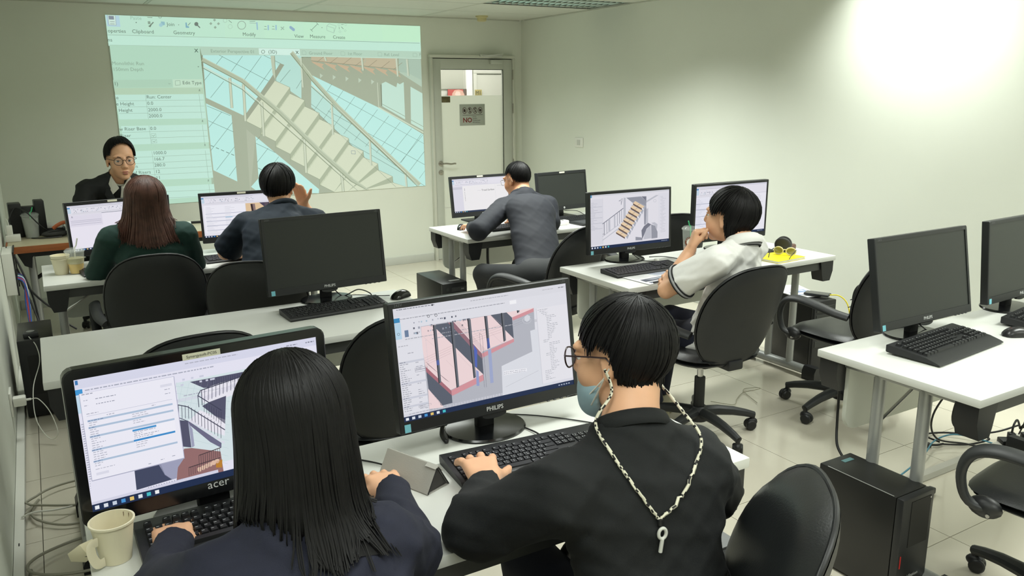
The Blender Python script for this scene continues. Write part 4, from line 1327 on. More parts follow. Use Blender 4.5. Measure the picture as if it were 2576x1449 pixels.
    G = lambda u0, v0, u1, v1, cc, L=11: d.poly([g(u0, v0), g(u1, v0), g(u1, v1), g(u0, v1)], cc, L)
    def GW(u, v, n, h, cc, L=12):
        x = u
        h *= 0.75
        cc = faint(cc)
        while x < u+n:
            w = min(rnd.uniform(0.012, 0.045), u+n-x)
            G(x, v, x+w, v+h, cc, L); x += w+0.01
    GW(0.02, 0.01, 0.11, 0.012, (110, 114, 140)); G(0.84, 0.07, 0.97, 0.10, (222, 222, 236)); GW(0.88, 0.13, 0.06, 0.010, (130, 134, 160)); GW(0.88, 0.18, 0.06, 0.010, (130, 134, 160))
    GW(0.03, 0.08, 0.05, 0.010, (130, 134, 160)); GW(0.15, 0.08, 0.22, 0.012, (120, 124, 150)); GW(0.03, 0.14, 0.04, 0.010, (130, 134, 160)); GW(0.15, 0.14, 0.2, 0.012, (120, 124, 150)); GW(0.04, 0.235, 0.12, 0.010, (130, 134, 160))
    G(0.04, 0.262, 0.95, 0.265, (170, 176, 200)); GW(0.24, 0.285, 0.08, 0.010, (120, 124, 150)); GW(0.72, 0.285, 0.04, 0.010, (120, 124, 150))
    v = 0.31
    for k in range(21):
        if k in (0, 3, 7, 13, 18):
            G(0.04, v, 0.95 if k != 7 else 0.95, v+0.022, (176, 196, 220)); GW(0.045, v+0.006, rnd.uniform(0.07, 0.18), 0.012, (70, 96, 150), 12)
        else:
            GW(0.05, v+0.006, rnd.uniform(0.05, 0.15), 0.010, (140, 144, 168)); 
            if k in (1, 2, 4, 5, 14, 15, 16): GW(0.5, v+0.006, rnd.uniform(0.05, 0.18), 0.010, (150, 154, 176))
        v += 0.0262
    G(0.48, 0.52, 0.95, 0.675, (244, 243, 252), 13); G(0.48, 0.525, 0.74, 0.548, (74, 150, 210), 14); G(0.48, 0.645, 0.94, 0.668, (64, 142, 206), 14)
    for k in range(4):
        GW(0.49, 0.556+k*0.022, rnd.uniform(0.08, 0.28), 0.009, (110, 116, 146), 14)
    GW(0.05, 0.88, 0.2, 0.010, (160, 162, 186)); G(0.05, 0.925, 0.18, 0.955, (222, 222, 236)); GW(0.6, 0.965, 0.03, 0.010, (120, 124, 150)); GW(0.74, 0.95, 0.04, 0.010, (120, 124, 150)); GW(0.87, 0.94, 0.04, 0.010, (120, 124, 150))
    taskbar(d, q, 9, 0.945, 8)

QM = [(1487.5, 489.8), (1682.7, 477.1), (1682.7, 608.4), (1490.5, 630.2)]
def content_m(d):
    rnd = random.Random(8)
    q = quadmap(*QM)
    d.t = ident
    R = lambda u0, v0, u1, v1, c, L=1: d.poly([q(u0, v0), q(u1, v0), q(u1, v1), q(u0, v1)], c, L)
    R(0, 0, 1, 1, (228, 226, 234), 0.5); R(0, 0, 1, 0.03, (212, 212, 220), 1); R(0, 0, 0.02, 0.05, (90, 150, 190), 2)
    R(0.0, 0.08, 0.15, 0.92, (220, 219, 228), 1); R(0.15, 0.06, 0.152, 0.92, (190, 190, 202), 2); R(0.855, 0.06, 0.998, 0.92, (224, 223, 232), 1)
    for k in range(26):
        if k % 5 == 4: R(0.005, 0.14+k*0.02, 0.145, 0.145+k*0.02, (168, 170, 184), 2)
        else: R(0.01, 0.14+k*0.02, 0.03+rnd.random()*0.06, 0.146+k*0.02, (188, 188, 200), 2)
    for k in range(32):
        R(0.88+0.01*(k % 3), 0.12+k*0.022, 0.91+rnd.random()*0.05, 0.126+k*0.022, (196, 196, 206), 2)
    m = fr(1470, 440, 5.257)
    d.t = m
    GY, GD, LG = (150, 152, 164), (120, 122, 136), (192, 193, 203)
    d.poly([(565, 300), (755, 285), (825, 350), (825, 445), (650, 370)], GY, 3); d.poly([(760, 285), (825, 285), (825, 350)], GD, 3); d.poly([(825, 345), (950, 270), (985, 270), (825, 370)], LG, 3)
    d.poly([(530, 300), (558, 300), (560, 580), (530, 600)], LG, 3); d.poly([(795, 440), (828, 440), (820, 660), (800, 665)], GY, 4); d.poly([(828, 460), (850, 440), (850, 640), (822, 655)], LG, 3)
    d.pline([(468, 345), (500, 340), (500, 395), (515, 310), (468, 345)], 5, GY, 3)
    d.line((258, 650), (528, 440), 9, GD, 4)
    for x, w_ in ((280, 10), (312, 6), (345, 26), (415, 18), (450, 6), (478, 8), (505, 6)):
        yt = 650-(x-258)*0.78
        d.line((x, yt), (x+4, yt+170), w_, GY if w_ < 12 else LG, 4)
    d.line((258, 820), (470, 660), 8, LG, 3); d.line((260, 870), (470, 710), 10, LG, 3); d.line((262, 790), (280, 780), 6, GD, 3)
    # wooden steps with dark risers and grey stringer
    for k in range(8):
        ox, oy = 435+k*31, 760-k*55
        d.poly([(ox+10, oy-30), (ox+40, oy-28), (ox+170, oy+40), (ox+150, oy+95), (ox+130, oy+60)], (170, 174, 186), 4)
        d.poly([(ox, oy+0), (ox+30, oy-28), (ox+150, oy+45), (ox+115, oy+70)], (232, 206, 172), 5)
        d.poly([(ox, oy), (ox+115, oy+70), (ox+118, oy+92), (ox+2, oy+22)], (104, 84, 78), 6)
        d.line((ox+55, oy+34), (ox+92, oy+8), 3, (104, 84, 78), 6)
    d.poly([(690, 825), (770, 835), (780, 870), (690, 872)], GY, 4)
    d.poly([(775, 860), (765, 740), (800, 680), (850, 640), (890, 660), (830, 720), (800, 800)], GD, 5); d.poly([(790, 860), (820, 740), (885, 662), (892, 845)], LG, 4); d.poly([(890, 660), (940, 680), (972, 760), (972, 840), (895, 850)], GY, 5); d.poly([(890, 640), (935, 632), (972, 660), (965, 730), (940, 680)], LG, 3)
    d.circ((935, 345), 20, LG, 4, 12, 4)
    d.t = ident
    taskbar(d, q, 7, 0.945)

def content_generic(kind):
    def f(d):
        rnd = random.Random(kind*11+2)
        W = lambda x, y, n, h, c, L=3: words(d, x, y, n, h, c, L, (1, 0), rnd)
        d.rect(0, 0, 160, 90, (230, 228, 238), 0.5); d.rect(0, 0, 160, 3, (214, 213, 226), 1); W(55, 1, 40, 0.9, (150, 150, 168)); d.rect(0, 3.2, 5, 6, (80, 140, 190), 2); W(7, 4, 95, 1.0, (140, 142, 160))
        d.rect(0.5, 6.5, 6, 15, (196, 216, 232), 2)
        for k in range(50):
            x, y = 9+rnd.random()*95, 7.5+rnd.randint(0, 2)*2.4
            d.rect(x, y, x+1.2, y+1.3, rnd.choice([(150, 152, 170), (110, 114, 134), (190, 206, 222)]), 2)
        W(8, 15, 95, 0.9, (160, 160, 176)); d.rect(0, 17.5, 160, 17.9, (196, 196, 208), 2)
        if kind == 1:      # tread surface dialog
            d.rect(28, 19.5, 160, 86, (240, 238, 240), 1.5); d.rect(0, 19.5, 28, 86, (222, 220, 232), 1.5); d.rect(0.5, 22, 27, 28, (206, 206, 218), 2)
            d.text('Tread Surface', 82, 36, 6.6, (40, 40, 46), 3); d.line((70, 34), (80, 34), 0.3, (150, 150, 160), 3)
            for k, yy in enumerate((26, 28.5, 31, 36, 40, 44, 48, 51, 54, 58)):
                d.rect(33, yy, 34, yy+1.6, (60, 62, 72), 3)
            d.rect(122, 19.5, 122.3, 80, (206, 206, 214), 2); W(128, 24, 20, 1, (150, 150, 166))
        elif kind == 2:    # type properties dialog in front of an orange model
            d.rect(86, 20, 148, 86, (226, 196, 158), 1.5); d.poly([(114, 20), (148, 20), (148, 46), (128, 34)], (74, 66, 88), 2); d.poly([(96, 22), (102, 22), (104, 60), (99, 58)], (56, 40, 44), 2); d.poly([(100, 22), (105, 22), (107, 62), (103, 60)], (140, 118, 116), 3); d.poly([(124, 20), (132, 20), (135, 52), (128, 50)], (92, 80, 92), 3)
            d.rect(149, 20, 160, 86, (224, 222, 236), 1.5); d.circ((143, 30), 4, (214, 212, 224), 4, 14, 1)
            d.rect(3, 20, 85, 80, (240, 239, 248), 3)
            for yy in (38, 46, 54, 64, 74): d.rect(6, yy, 83, yy+1, (170, 174, 196), 4)
            for k in range(20): W(7, 24+k*2.8, 8+rnd.random()*14, 0.9, (190, 192, 208), 4); W(44, 24+k*2.8, 8+rnd.random()*14, 0.9, (196, 198, 212), 4)
            d.rect(44, 46, 58, 48.5, (170, 196, 220), 5); d.rect(3, 80.5, 85, 86, (232, 230, 240), 3)
        elif kind == 3:    # grey model and panels
            d.rect(0, 19.5, 30, 86, (232, 232, 244), 1.5); d.rect(30, 19.5, 132, 86, (214, 214, 226), 1.5); d.rect(132, 19.5, 160, 86, (236, 235, 244), 1.5)
            d.poly([(30, 24), (60, 20), (70, 24), (40, 50), (30, 52)], (130, 132, 146), 2); d.poly([(34, 44), (48, 32), (50, 36), (36, 50)], (230, 230, 240), 3); d.poly([(60, 70), (96, 30), (104, 36), (70, 80)], (190, 192, 204), 2)
            for yy in (30, 40, 52, 66): d.rect(1, yy, 29, yy+0.8, (160, 164, 184), 3)
            for k in range(24): W(2, 22+k*2.5, 6+rnd.random()*14, 0.8, (180, 184, 204), 3); W(135, 22+k*2.5, 5+rnd.random()*14, 0.8, (170, 172, 190), 3)
        else:              # text page
            d.rect(0, 19.5, 160, 86, (236, 232, 244), 1.5); d.rect(0, 19.5, 58, 42, (226, 222, 236), 2); d.text('R', 5, 24, 5, (110, 112, 130), 3)
            for yy in (30, 33, 37): d.rect(3, yy, 56, yy+0.7, (176, 174, 192), 3)
            d.text('Title', 112, 32, 11, (44, 46, 60), 3); d.rect(58, 18, 160, 18.7, (110, 112, 130), 3)
            W(100, 26, 10, 0.6, (170, 170, 186))
        q = quadmap((0, 0), (160, 0), (160, 90), (0, 90))
        taskbar(d, q, 6, 0.955)
    return f
PHB = (0.0135, 0.015, 0.031)
PW_, PH_ = 0.558, 0.341
make_monitor('large dark monitor showing pink stair treads, nearest the camera in the centre', (0.995, 1.815), (1.000, 1.804, 0.817, 0.2, 9.0), PW_, PH_, PHB, 'philips', content_p1, Q1)
make_monitor('glossy rounded-corner monitor with a white dialog window, in front of the long-haired student', (0.275, 1.815), (0.261, 1.742, 0.808, 3.7, 2.1), 0.541, 0.338, (0.021, 0.021, 0.034), 'acer', content_acer, QA)
make_monitor('switched-off dark monitor alone on the second-row left table', (1.075, 3.475), (1.086, 3.490, 0.812, 2.0, 7.1), PW_, PH_, PHB, 'philips')
make_monitor('switched-off dark monitor beside the gaming mouse at the right', (2.835, 1.725), (2.834, 1.729, 0.815, -0.5, 10.5), PW_, PH_, PHB, 'philips')
make_monitor('switched-off dark monitor cut off by the right edge of the photo', (3.535, 1.755), (3.535, 1.756, 0.814, 2.0, 5.8), PW_, PH_, PHB, 'philips')
make_monitor('monitor showing a beige wooden stair, left one on the middle right table', (2.80, 3.46), (2.799, 3.464, 0.810, -2.6, 2.6), PW_, PH_, PHB, 'philips', content_m, QM)
make_monitor('lit monitor behind the head of the man in the white polo shirt', (3.493, 3.40), (3.493, 3.405, 0.815, -3.7, -0.2), PW_, PH_, PHB, 'philips', content_generic(3))
HPB = (0.013, 0.02, 0.034)
make_monitor('lit monitor reading Tread Surface in front of the glass door', (2.815, 5.06), (2.80, 5.19, 0.798, 0.0, 8.9), 0.485, 0.297, HPB, 'hp', content_generic(1))
make_monitor('switched-off monitor with a white label beside the man in the navy jacket', (3.411, 5.03), (3.411, 5.026, 0.811, 5.1, 7.4), 0.474, 0.29, HPB, 'hp')
make_monitor('lit monitor with a text page left of the woman with brown hair', (0.352, 4.96), (0.352, 4.974, 0.819, 10.3, 6.4), 0.49, 0.30, HPB, 'hp', content_generic(0))
make_monitor('lit monitor with an orange model picture in front of the man in teal', (1.051, 4.99), (1.051, 5.002, 0.812, -5.2, 4.8), 0.49, 0.30, HPB, 'hp', content_generic(2))

# lecturer's laptop, seen from behind its raised lid
lp = thing('laptop', 'black laptop with its lid raised in front of the lecturer', 'laptop', (0.585, 6.02, 0.7495))
MB().rbox((0, 0.13, 0.012), (0.36, 0.24, 0.02), 0.006).build('base', BLACK, lp)
MB().rbox((0, 0, 0), (0.36, 0.01, 0.25), 0.004, 2, 0, Matrix.Translation((0, -0.025, 0.145)) @ Matrix.Rotation(rad(14), 4, 'X')).build('lid', BLACK, lp)
MB().cyl((-0.14, 0.012, 0.02), (0.14, 0.012, 0.02), 0.008, n=10).build('hinge', BLACK, lp)

# ------------------------------------------------------------------ keyboards
KEYM = mat('key_cap', (25, 26, 28), 0.42, var=0.08)
LEG = mat('key_legend', (176, 178, 180), 0.5)
U = 0.0188
ROWS = [[(0, 1), (2, 1), (3, 1), (4, 1), (5, 1), (6.5, 1), (7.5, 1), (8.5, 1), (9.5, 1), (11, 1), (12, 1), (13, 1), (14, 1), (15.25, 1), (16.25, 1), (17.25, 1)],
        [(i, 1) for i in range(13)]+[(13, 2), (15.25, 1), (16.25, 1), (17.25, 1), (18.5, 1), (19.5, 1), (20.5, 1), (21.5, 1)],
        [(0, 1.5)]+[(1.5+i, 1) for i in range(12)]+[(13.5, 1.5), (15.25, 1), (16.25, 1), (17.25, 1), (18.5, 1), (19.5, 1), (20.5, 1), (21.5, 1)],
        [(0, 1.75)]+[(1.75+i, 1) for i in range(11)]+[(12.75, 2.25), (18.5, 1), (19.5, 1), (20.5, 1), (21.5, 1)],
        [(0, 2.25)]+[(2.25+i, 1) for i in range(10)]+[(12.25, 2.75), (16.25, 1), (18.5, 1), (19.5, 1), (20.5, 1), (21.5, 1)],
        [(0, 1.25), (1.25, 1.25), (2.5, 1.25), (3.75, 6.25), (10, 1.25), (11.25, 1.25), (12.5, 1.25), (13.75, 1.25), (15.25, 1), (16.25, 1), (17.25, 1), (18.5, 2), (20.5, 1), (21.5, 1)]]
_KEY = {}
def key_mesh(w, tall, var):
    k = (w, tall, var)
    if k in _KEY:
        return _KEY[k]
    mb = MB()
    h = 0.009 if tall else 0.0045
    wb, wt = w*U-0.0016, w*U-(0.006 if tall else 0.0035)
    db, dt = U-0.0016, U-(0.006 if tall else 0.0035)
    vs = [(i*wb/2, j*db/2, 0) for (i, j) in ((-1, -1), (1, -1), (1, 1), (-1, 1))]+[(i*wt/2, j*dt/2, h) for (i, j) in ((-1, -1), (1, -1), (1, 1), (-1, 1))]
    mb.add(vs, [(4, 5, 6, 7), (0, 1, 5, 4), (1, 2, 6, 5), (2, 3, 7, 6), (3, 0, 4, 7)])
    z = h+0.0002
    def q(x0, y0, x1, y1):
        mb.add([(x0, y0, z), (x1, y0, z), (x1, y1, z), (x0, y1, z)], [(0, 1, 2, 3)], 1)
    u = -wt/2
    s = 0.0011
    if var == 0:
        q(u+s, 0.001, u+s+0.0012, 0.0052); q(u+s, 0.001, u+s+0.003, 0.002); q(u+0.0075, 0.0025, u+0.0095, 0.0048); q(u+0.008, -0.0045, u+0.0105, -0.002)
    elif var == 1:
        q(u+s, 0.0012, u+s+0.0026, 0.0022); q(u+s+0.001, 0.0012, u+s+0.002, 0.005); q(u+0.0075, -0.0045, u+0.0088, -0.001); q(u+0.009, 0.002, u+0.0105, 0.0045)
    elif var == 2:
        q(u+s, 0.0018, u+s+0.003, 0.003); q(u+s, 0.004, u+s+0.0022, 0.005); q(u+0.0065, -0.0042, u+0.0095, -0.003)
    elif var == 3:
        q(u+s, 0.001, u+s+0.0055, 0.0024)
    me = mb.mesh('key', [KEYM, LEG], 0)
    _KEY[k] = me
    return me
def make_keyboard(label, x, y, rz, style='slim', parts=True, z=0.7505):
    t = thing('keyboard', label, 'keyboard', (x, y, z), rad(rz), 'keyboards')
    gaming = style == 'gaming'
    w = 22.5*U+(0.026 if not gaming else 0.034)
    kd = 6*U+0.004
    front = -0.075 if not gaming else -0.112
    back = 0.075 if not gaming else 0.082
    prof = [(front, 0.0), (back-0.004, 0.0), (back, 0.006), (back, 0.0235), (back-0.006, 0.0245), (-0.066, 0.0135), (front+0.004, 0.0115 if not gaming else 0.008), (front, 0.007)]
    if gaming:
        prof = [(front, 0.004), (back-0.004, 0.008), (back, 0.012), (back, 0.034), (back-0.006, 0.0355), (-0.064, 0.022), (-0.07, 0.02), (front+0.012, 0.012), (front, 0.007)]
    M = Matrix(((0, 0, 1, 0), (1, 0, 0, 0), (0, 1, 0, 0), (0, 0, 0, 1)))
    MB().prism(prof, -w/2, w/2, 0, M).build('case', BLACK, t, 25)
    if gaming:
        for sx in (-1, 1):
            MB().prism([(-0.02, 0.0), (0.0, 0.0), (0.012, 0.016), (-0.004, 0.016)], -0.012, 0.012, 0, Matrix(((0, 0, 1, sx*0.19), (1, 0, 0, 0.07), (0, 1, 0, 0), (0, 0, 0, 1)))).build('flip_foot', BLACK, t)
    sl = (0.0245-0.0135)/(back-0.006+0.066) if not gaming else (0.0355-0.022)/(back-0.006+0.064)
    ang = math.atan(sl)
    z0 = (0.0135 if not gaming else 0.022)
    yb = -0.066 if not gaming else -0.064
    acc = None if parts else MB()
    rnd = random.Random(int(x*100))
    for r, row in enumerate(ROWS):
        yy = yb+0.008+(5-r)*U+U/2-0.003+(0.006 if (r == 0 and gaming) else 0)
        for (kx, kw) in row:
            px = (kx+kw/2-11.25)*U
            zz = z0+(yy-yb)*sl-0.0006
            var = 3 if (kw > 1 and kw < 3) or r == 0 else (4 if kw > 3 else rnd.randint(0, 2))
            if gaming and var in (0, 1, 2): var = 3
            if parts:
                o = link('key', key_mesh(kw, gaming, var), t)
                o.location = (px, yy, zz)
                o.rotation_euler = (ang, 0, 0)
            else:
                me = key_mesh(kw, gaming, 4)
                T = Matrix.Translation((px, yy, zz)) @ Matrix.Rotation(ang, 4, 'X')
                acc.add([v.co for v in me.vertices], [tuple(p.vertices) for p in me.polygons], 0, T)
    if acc:
        o = acc.build('keys', KEYM, t, 0)
        o['kind'] = 'stuff'
    return t
make_keyboard('black keyboard with white legends under the hand of the student in black', 1.012, 1.640, -4.5)
make_keyboard('black keyboard with a palm rest under the left hand of the long-haired student', 0.312, 1.675, 1, 'gaming')
make_keyboard('black keyboard in front of the switched-off second-row monitor', 1.055, 3.338, 3)
make_keyboard('black gaming keyboard with a palm rest in front of the right-hand dark monitor', 2.77, 1.63, 5, 'gaming')
make_keyboard('black gaming keyboard at the right edge of the photo', 3.48, 1.635, 9, 'gaming')
make_keyboard('black keyboard beside the printed sheets on the middle right table', 2.70, 3.235, -1)
make_keyboard('black keyboard beside the round case and the yellow notebook', 3.43, 3.25, -2)
make_keyboard('black keyboard in front of the switched-off monitor by the right wall', 3.45, 4.87, 5, parts=False)
make_keyboard('black keyboard in front of the Tread Surface monitor', 2.86, 4.83, 0, parts=False)
make_keyboard('black keyboard behind the juice cup', 0.36, 4.80, 8, parts=False)
make_keyboard('black keyboard left of the man in the teal T-shirt', 0.985, 4.78, 2, parts=False)

# ------------------------------------------------------------------ mice
def make_mouse(label, x, y, rz, red=False, z=0.7505):
    t = thing('mouse', label, 'mouse', (x, y, z), rad(rz), 'computer mice')
    vs, fs = [], []
    N, Mm = 14, 16
    for i in range(N+1):
        u = i/N
        yy = -0.058+0.116*u
        wd = 0.031*(1-(2*u-1)**4)**0.5*(1.0-0.10*math.sin(math.pi*u))+0.0005
        hh = (0.036*math.sin(math.pi*min(1, 0.12+0.80*(1-u)))**0.7)*(1-(2*u-1)**6)**0.5+0.0005
        for k in range(Mm+1):
            a = math.pi*k/Mm
            vs.append((wd*math.cos(a), yy, hh*math.sin(a)**0.8))
    for i in range(N):
        for k in range(Mm):
            fs.append((i*(Mm+1)+k, i*(Mm+1)+k+1, (i+1)*(Mm+1)+k+1, (i+1)*(Mm+1)+k))
    MB().add(vs, fs).build('shell', BLACK_GLOSS if not red else mat('satin_black', (34, 33, 34), 0.3), t, 60)
    MB().cyl((-0.004, 0.026, 0.024), (0.004, 0.026, 0.024), 0.0085, n=14).build('wheel', mat('red_plastic', (190, 40, 36), 0.4) if red else DARKGREY, t)
    return t
make_mouse('black mouse at the right end of the second-row left table', 1.39, 3.40, -62)
make_mouse('black gaming mouse with a red wheel beside the right-hand keyboard', 3.15, 1.565, 62, True)
make_mouse('black mouse under the hand of the man in the navy jacket', 2.512, 4.985, -30)
make_mouse('black mouse under the right hand of the long-haired student', 0.622, 1.672, -8)
bc_ = thing('bottle_cap', 'small white bottle cap beside the foot of the wooden stair monitor', 'cap', (2.93, 3.40, 0.7505))
MB().lathe([(0, 0), (0.014, 0), (0.0145, 0.009), (0.012, 0.0115), (0, 0.012)], 18).build('body', WHITE_PL, bc_)

# ------------------------------------------------------------------ computer towers
def make_tower(label, x, y, rz, w, dpt, h, kind):
    t = thing('computer_tower', label, 'computer', (x, y, 0.0026), rad(rz), 'black desktop computers')
    M0 = mat('tower_steel', (26, 26, 25), 0.38, var=0.06)
    MB().rbox((0, 0.012, h/2+0.004), (w, dpt-0.03, h-0.008), 0.004).build('case', M0, t)
    MB().rbox((0, -dpt/2+0.012, h/2+0.004), (w+0.001, 0.028, h-0.006), 0.006).build('front_panel', BLACK, t)
    for sx in (-1, 1):
        MB().box((sx*(w/2-0.02), 0, 0.004), (0.02, dpt*0.8, 0.008)).build('runner', BLACK, t)
    fy = -dpt/2-0.0025
    if kind == 'station':
        MB().box((0.012, fy, h*0.74), (w*0.62, 0.002, h*0.44)).build('grille', mat('grille_black', (12, 12, 12), 0.6), t, 0)
        MB().box((-w/2+0.012, fy-0.0005, h*0.40), (0.0035, 0.002, 0.045)).build('red_stripe', mat('red_plastic', (190, 40, 36), 0.4), t, 0)
        text_mesh('ThinkStation', 0.018, 'logo', MARK, t, Matrix.Translation((-0.012, fy-0.0012, h*0.21)))
        MB().cyl((w/2-0.022, fy, h-0.022), (w/2-0.022, fy-0.002, h-0.022), 0.003, n=10).build('led', CHROME, t)
        MB().box((-w/2+0.0025, 0.0, h+0.0006), (0.003, dpt*0.78, 0.0012)).build('lid_seam', GREY_METAL, t, 0)
        MB().box((0.02, dpt/2-0.04, h+0.0005), (0.05, 0.018, 0.001)).build('sticker', mat('teal_label', (84, 120, 122), 0.5), t, 0)
    elif kind == 'office':
        MB().rbox((0.03, fy, h-0.045), (w*0.6, 0.004, 0.03), 0.001, 1).build('optical_drive', DARKGREY, t)
        text_mesh('DVD', 0.010, 'logo', MARK, t, Matrix.Translation((0.055, fy-0.003, h-0.048)))
        MB().lathe([(0, 0), (0.012, 0), (0.012, 0.002), (0, 0.002)], 16, 0, Matrix.Translation((-0.055, fy, h-0.04)) @ Matrix.Rotation(rad(90), 4, 'X')).build('badge', DARKGREY, t, 0)
        MB().box((0.03, -dpt/2+0.07, h+0.0006), (0.075, 0.03, 0.0012)).build('label', GREY_METAL, t, 0)
    elif kind == 'gaming':
        for k in range(5):
            MB().rbox((0, fy, h-0.05-0.055*k), (w*0.84, 0.006, 0.04), 0.002, 1).build('bay_cover', mat('mesh_panel', (44, 46, 44), 0.6, bump=0.3, bscale=300), t)
    elif kind == 'grey':
        MB().rbox((0, 0.01, h+0.0015), (w*0.985, dpt-0.04, 0.003), 0.001, 1).build('top_plate', mat('grey_top', (118, 119, 120), 0.45), t)
        MB().rbox((0, -dpt/2+0.006, h-0.022), (w*0.98, 0.022, 0.012), 0.003).build('silver_strip', CHROME, t)
        MB().cyl((w/2-0.03, -dpt/2+0.02, h-0.003), (w/2-0.03, -dpt/2+0.02, h+0.0025), 0.007, n=14).build('button', CHROME, t)
    else:
        MB().box((0, fy, h*0.55), (w*0.55, 0.002, h*0.5)).build('grille', mat('grille_black', (12, 12, 12), 0.6), t, 0)
        MB().lathe([(0, 0), (0.016, 0), (0.016, 0.003), (0.011, 0.004), (0, 0.004)], 20, 0, Matrix.Translation((0.035, fy, h*0.62)) @ Matrix.Rotation(rad(90), 4, 'X')).build('button', STEEL, t)
    return t
make_tower('black workstation tower with a red stripe standing on the floor at lower right', 2.358, 1.565, 0, 0.165, 0.33, 0.376, 'station')
make_tower('black computer tower on the floor left of the table at the glass door', 2.318, 4.93, 0, 0.182, 0.43, 0.44, 'office')
make_tower('black computer tower against the left wall behind the second-row table', -0.118, 4.99, 0, 0.165, 0.42, 0.43, 'plain')
make_tower('black computer tower by the right wall with papers and a phone on top', 4.045, 3.315, -7, 0.165, 0.42, 0.43, 'gaming')
make_tower('grey-topped computer tower under the right end of the nearest table', 1.56, 1.65, 0, 0.17, 0.36, 0.376, 'grey')
# ------------------------------------------------------------------ cups
def cup_prof(rb, rt, h, th=0.0012, lip=0.0025):
    return [(0, 0.004), (rb-0.002, 0.004), (rb, 0.0), (rb+(rt-rb)*0.5, h*0.5), (rt, h-0.004), (rt+lip, h-0.004), (rt+lip, h), (rt-th, h), (rb-th+(rt-rb)*0.45, h*0.45), (rb-th, 0.008), (0, 0.008)]
COFFEE = mat('coffee_stain', (196, 172, 128), 0.4, var=0.1)
c = thing('paper_cup', 'cream paper cup with a folded paper handle at the front left table corner', 'cup', (0.042, 1.683, 0.7505), rad(0))
MB().lathe(cup_prof(0.029, 0.041, 0.088), 36).build('body', CREAM, c, 40)
MB().lathe([(0, 0.018), (0.0305, 0.018), (0.0308, 0.0185), (0, 0.0185)], 28).build('coffee_residue', COFFEE, c, 0)
hm = MB()
hm.tube(bez([(-0.030, -0.030, 0.062), (-0.043, -0.038, 0.060), (-0.042, -0.038, 0.035), (-0.034, -0.034, 0.016), (-0.022, -0.026, 0.014)], 5), 0.0095, 8, flat=(0.14, 1.0))
hm.build('handle', CREAM, c)
MB().tube([(-0.036, -0.018, 0.05), (-0.055, -0.022, 0.048), (-0.07, -0.012, 0.036), (-0.068, 0.0, 0.02), (-0.05, 0.004, 0.012)], 0.016, 8, flat=(0.1, 1.0)).build('handle_flap', CREAM, c)
for a_ in (0.9, 0.55):
    MB().box((0.0385*math.cos(a_), 0.0385*math.sin(a_), 0.078), (0.001, 0.0015, 0.012)).build('drip', mat('coffee_drip', (92, 60, 36), 0.4), c)

c = thing('paper_cup', 'stacked pair of small cream paper cups left of the juice on the third-row table', 'cup', (0.052, 4.86, 0.7505))
MB().lathe(cup_prof(0.033, 0.044, 0.085), 28).build('body', CREAM, c, 40)
MB().lathe([(0.0435, 0.086), (0.0455, 0.100), (0.047, 0.100), (0.047, 0.104), (0.043, 0.104), (0.041, 0.088)], 28).build('inner_cup', CREAM, c, 40)

CLEARP = mat('clear_plastic', (235, 240, 235), 0.08, spec=0.5, alpha=0.16)
def plastic_cup(label, x, y, z, rb, rt, h, drink, dh, straw, lid_dome=True, slean=(0.02, 0.01), sh=0.07):
    t = thing('plastic_cup', label, 'cup', (x, y, z))
    MB().lathe([(0, 0.001), (rb, 0.001), (rt, h), (rt+0.003, h), (rt+0.003, h+0.003), (rt-0.001, h+0.002), (rb-0.001, 0.003), (0, 0.003)], 32).build('body', CLEARP, t, 40)
    r1 = rb+(rt-rb)*dh/h
    MB().lathe([(0, 0.004), (rb-0.0025, 0.004), (r1-0.0025, dh), (0, dh)], 28).build('drink', drink, t, 40)
    if lid_dome:
        MB().lathe([(rt+0.004, h), (rt+0.004, h+0.006), (rt-0.002, h+0.012), (rt*0.8, h+0.018), (0.008, h+0.02)], 28).build('lid', CLEARP, t, 40)
    MB().tube([(-slean[0]*0.4, 0, 0.02), (slean[0]*0.3, slean[1]*0.3, h+0.02), (slean[0], slean[1], h+sh*0.45), (slean[0]*1.8, slean[1]*1.6, h+sh)], 0.0035, 8).build('straw', straw, t)
    return t
JUICE = mat('orange_juice', (244, 200, 18), 0.3, var=0.05)
plastic_cup('clear cup of yellow juice with a white straw on the third-row table', 0.122, 4.835, 0.7505, 0.034, 0.047, 0.12, JUICE, 0.055, WHITE_PL, True, (0.012, 0.0), 0.07)
MB_ = MB().lathe([(0, 0.056), (0.0385, 0.056), (0.0425, 0.085), (0, 0.085)], 28)
MB_.build('melting_ice', mat('pale_juice', (214, 206, 150), 0.3, alpha=0.6), bpy.data.objects['plastic_cup'], 40)
GREENST = mat('green_straw', (70, 196, 128), 0.35)
t = plastic_cup('iced coffee cup with a brown round emblem and green straw beside the wooden stair monitor', 3.205, 3.43, 0.7505, 0.036, 0.049, 0.15, mat('iced_coffee', (138, 82, 50), 0.3), 0.045, GREENST, True, (-0.012, 0.0), 0.05)
d = Draw([(0, 0), (100, 0), (100, 100), (0, 100)], 0.06, 0.06, base=dmat)
d.circ((50, 50), 50, (112, 62, 40), 1, 32); d.circ((50, 50), 34, (236, 232, 222), 2, 28)
d.text('A', 32, 66, 46, (40, 34, 30), 3, bold=True); d.line((20, 74), (80, 74), 3, (236, 232, 222), 3)
for k in range(7):
    a_ = math.pi*(1.15+0.7*k/6); d.rect(50+42*math.cos(a_)-3, 50+42*math.sin(a_)-3, 50+42*math.cos(a_)+3, 50+42*math.sin(a_)+3, (236, 232, 222), 3)
d.build('emblem', t, Matrix.Rotation(rad(-44), 4, 'Z') @ Matrix.Translation((-0.03, -0.0465, 0.052)))
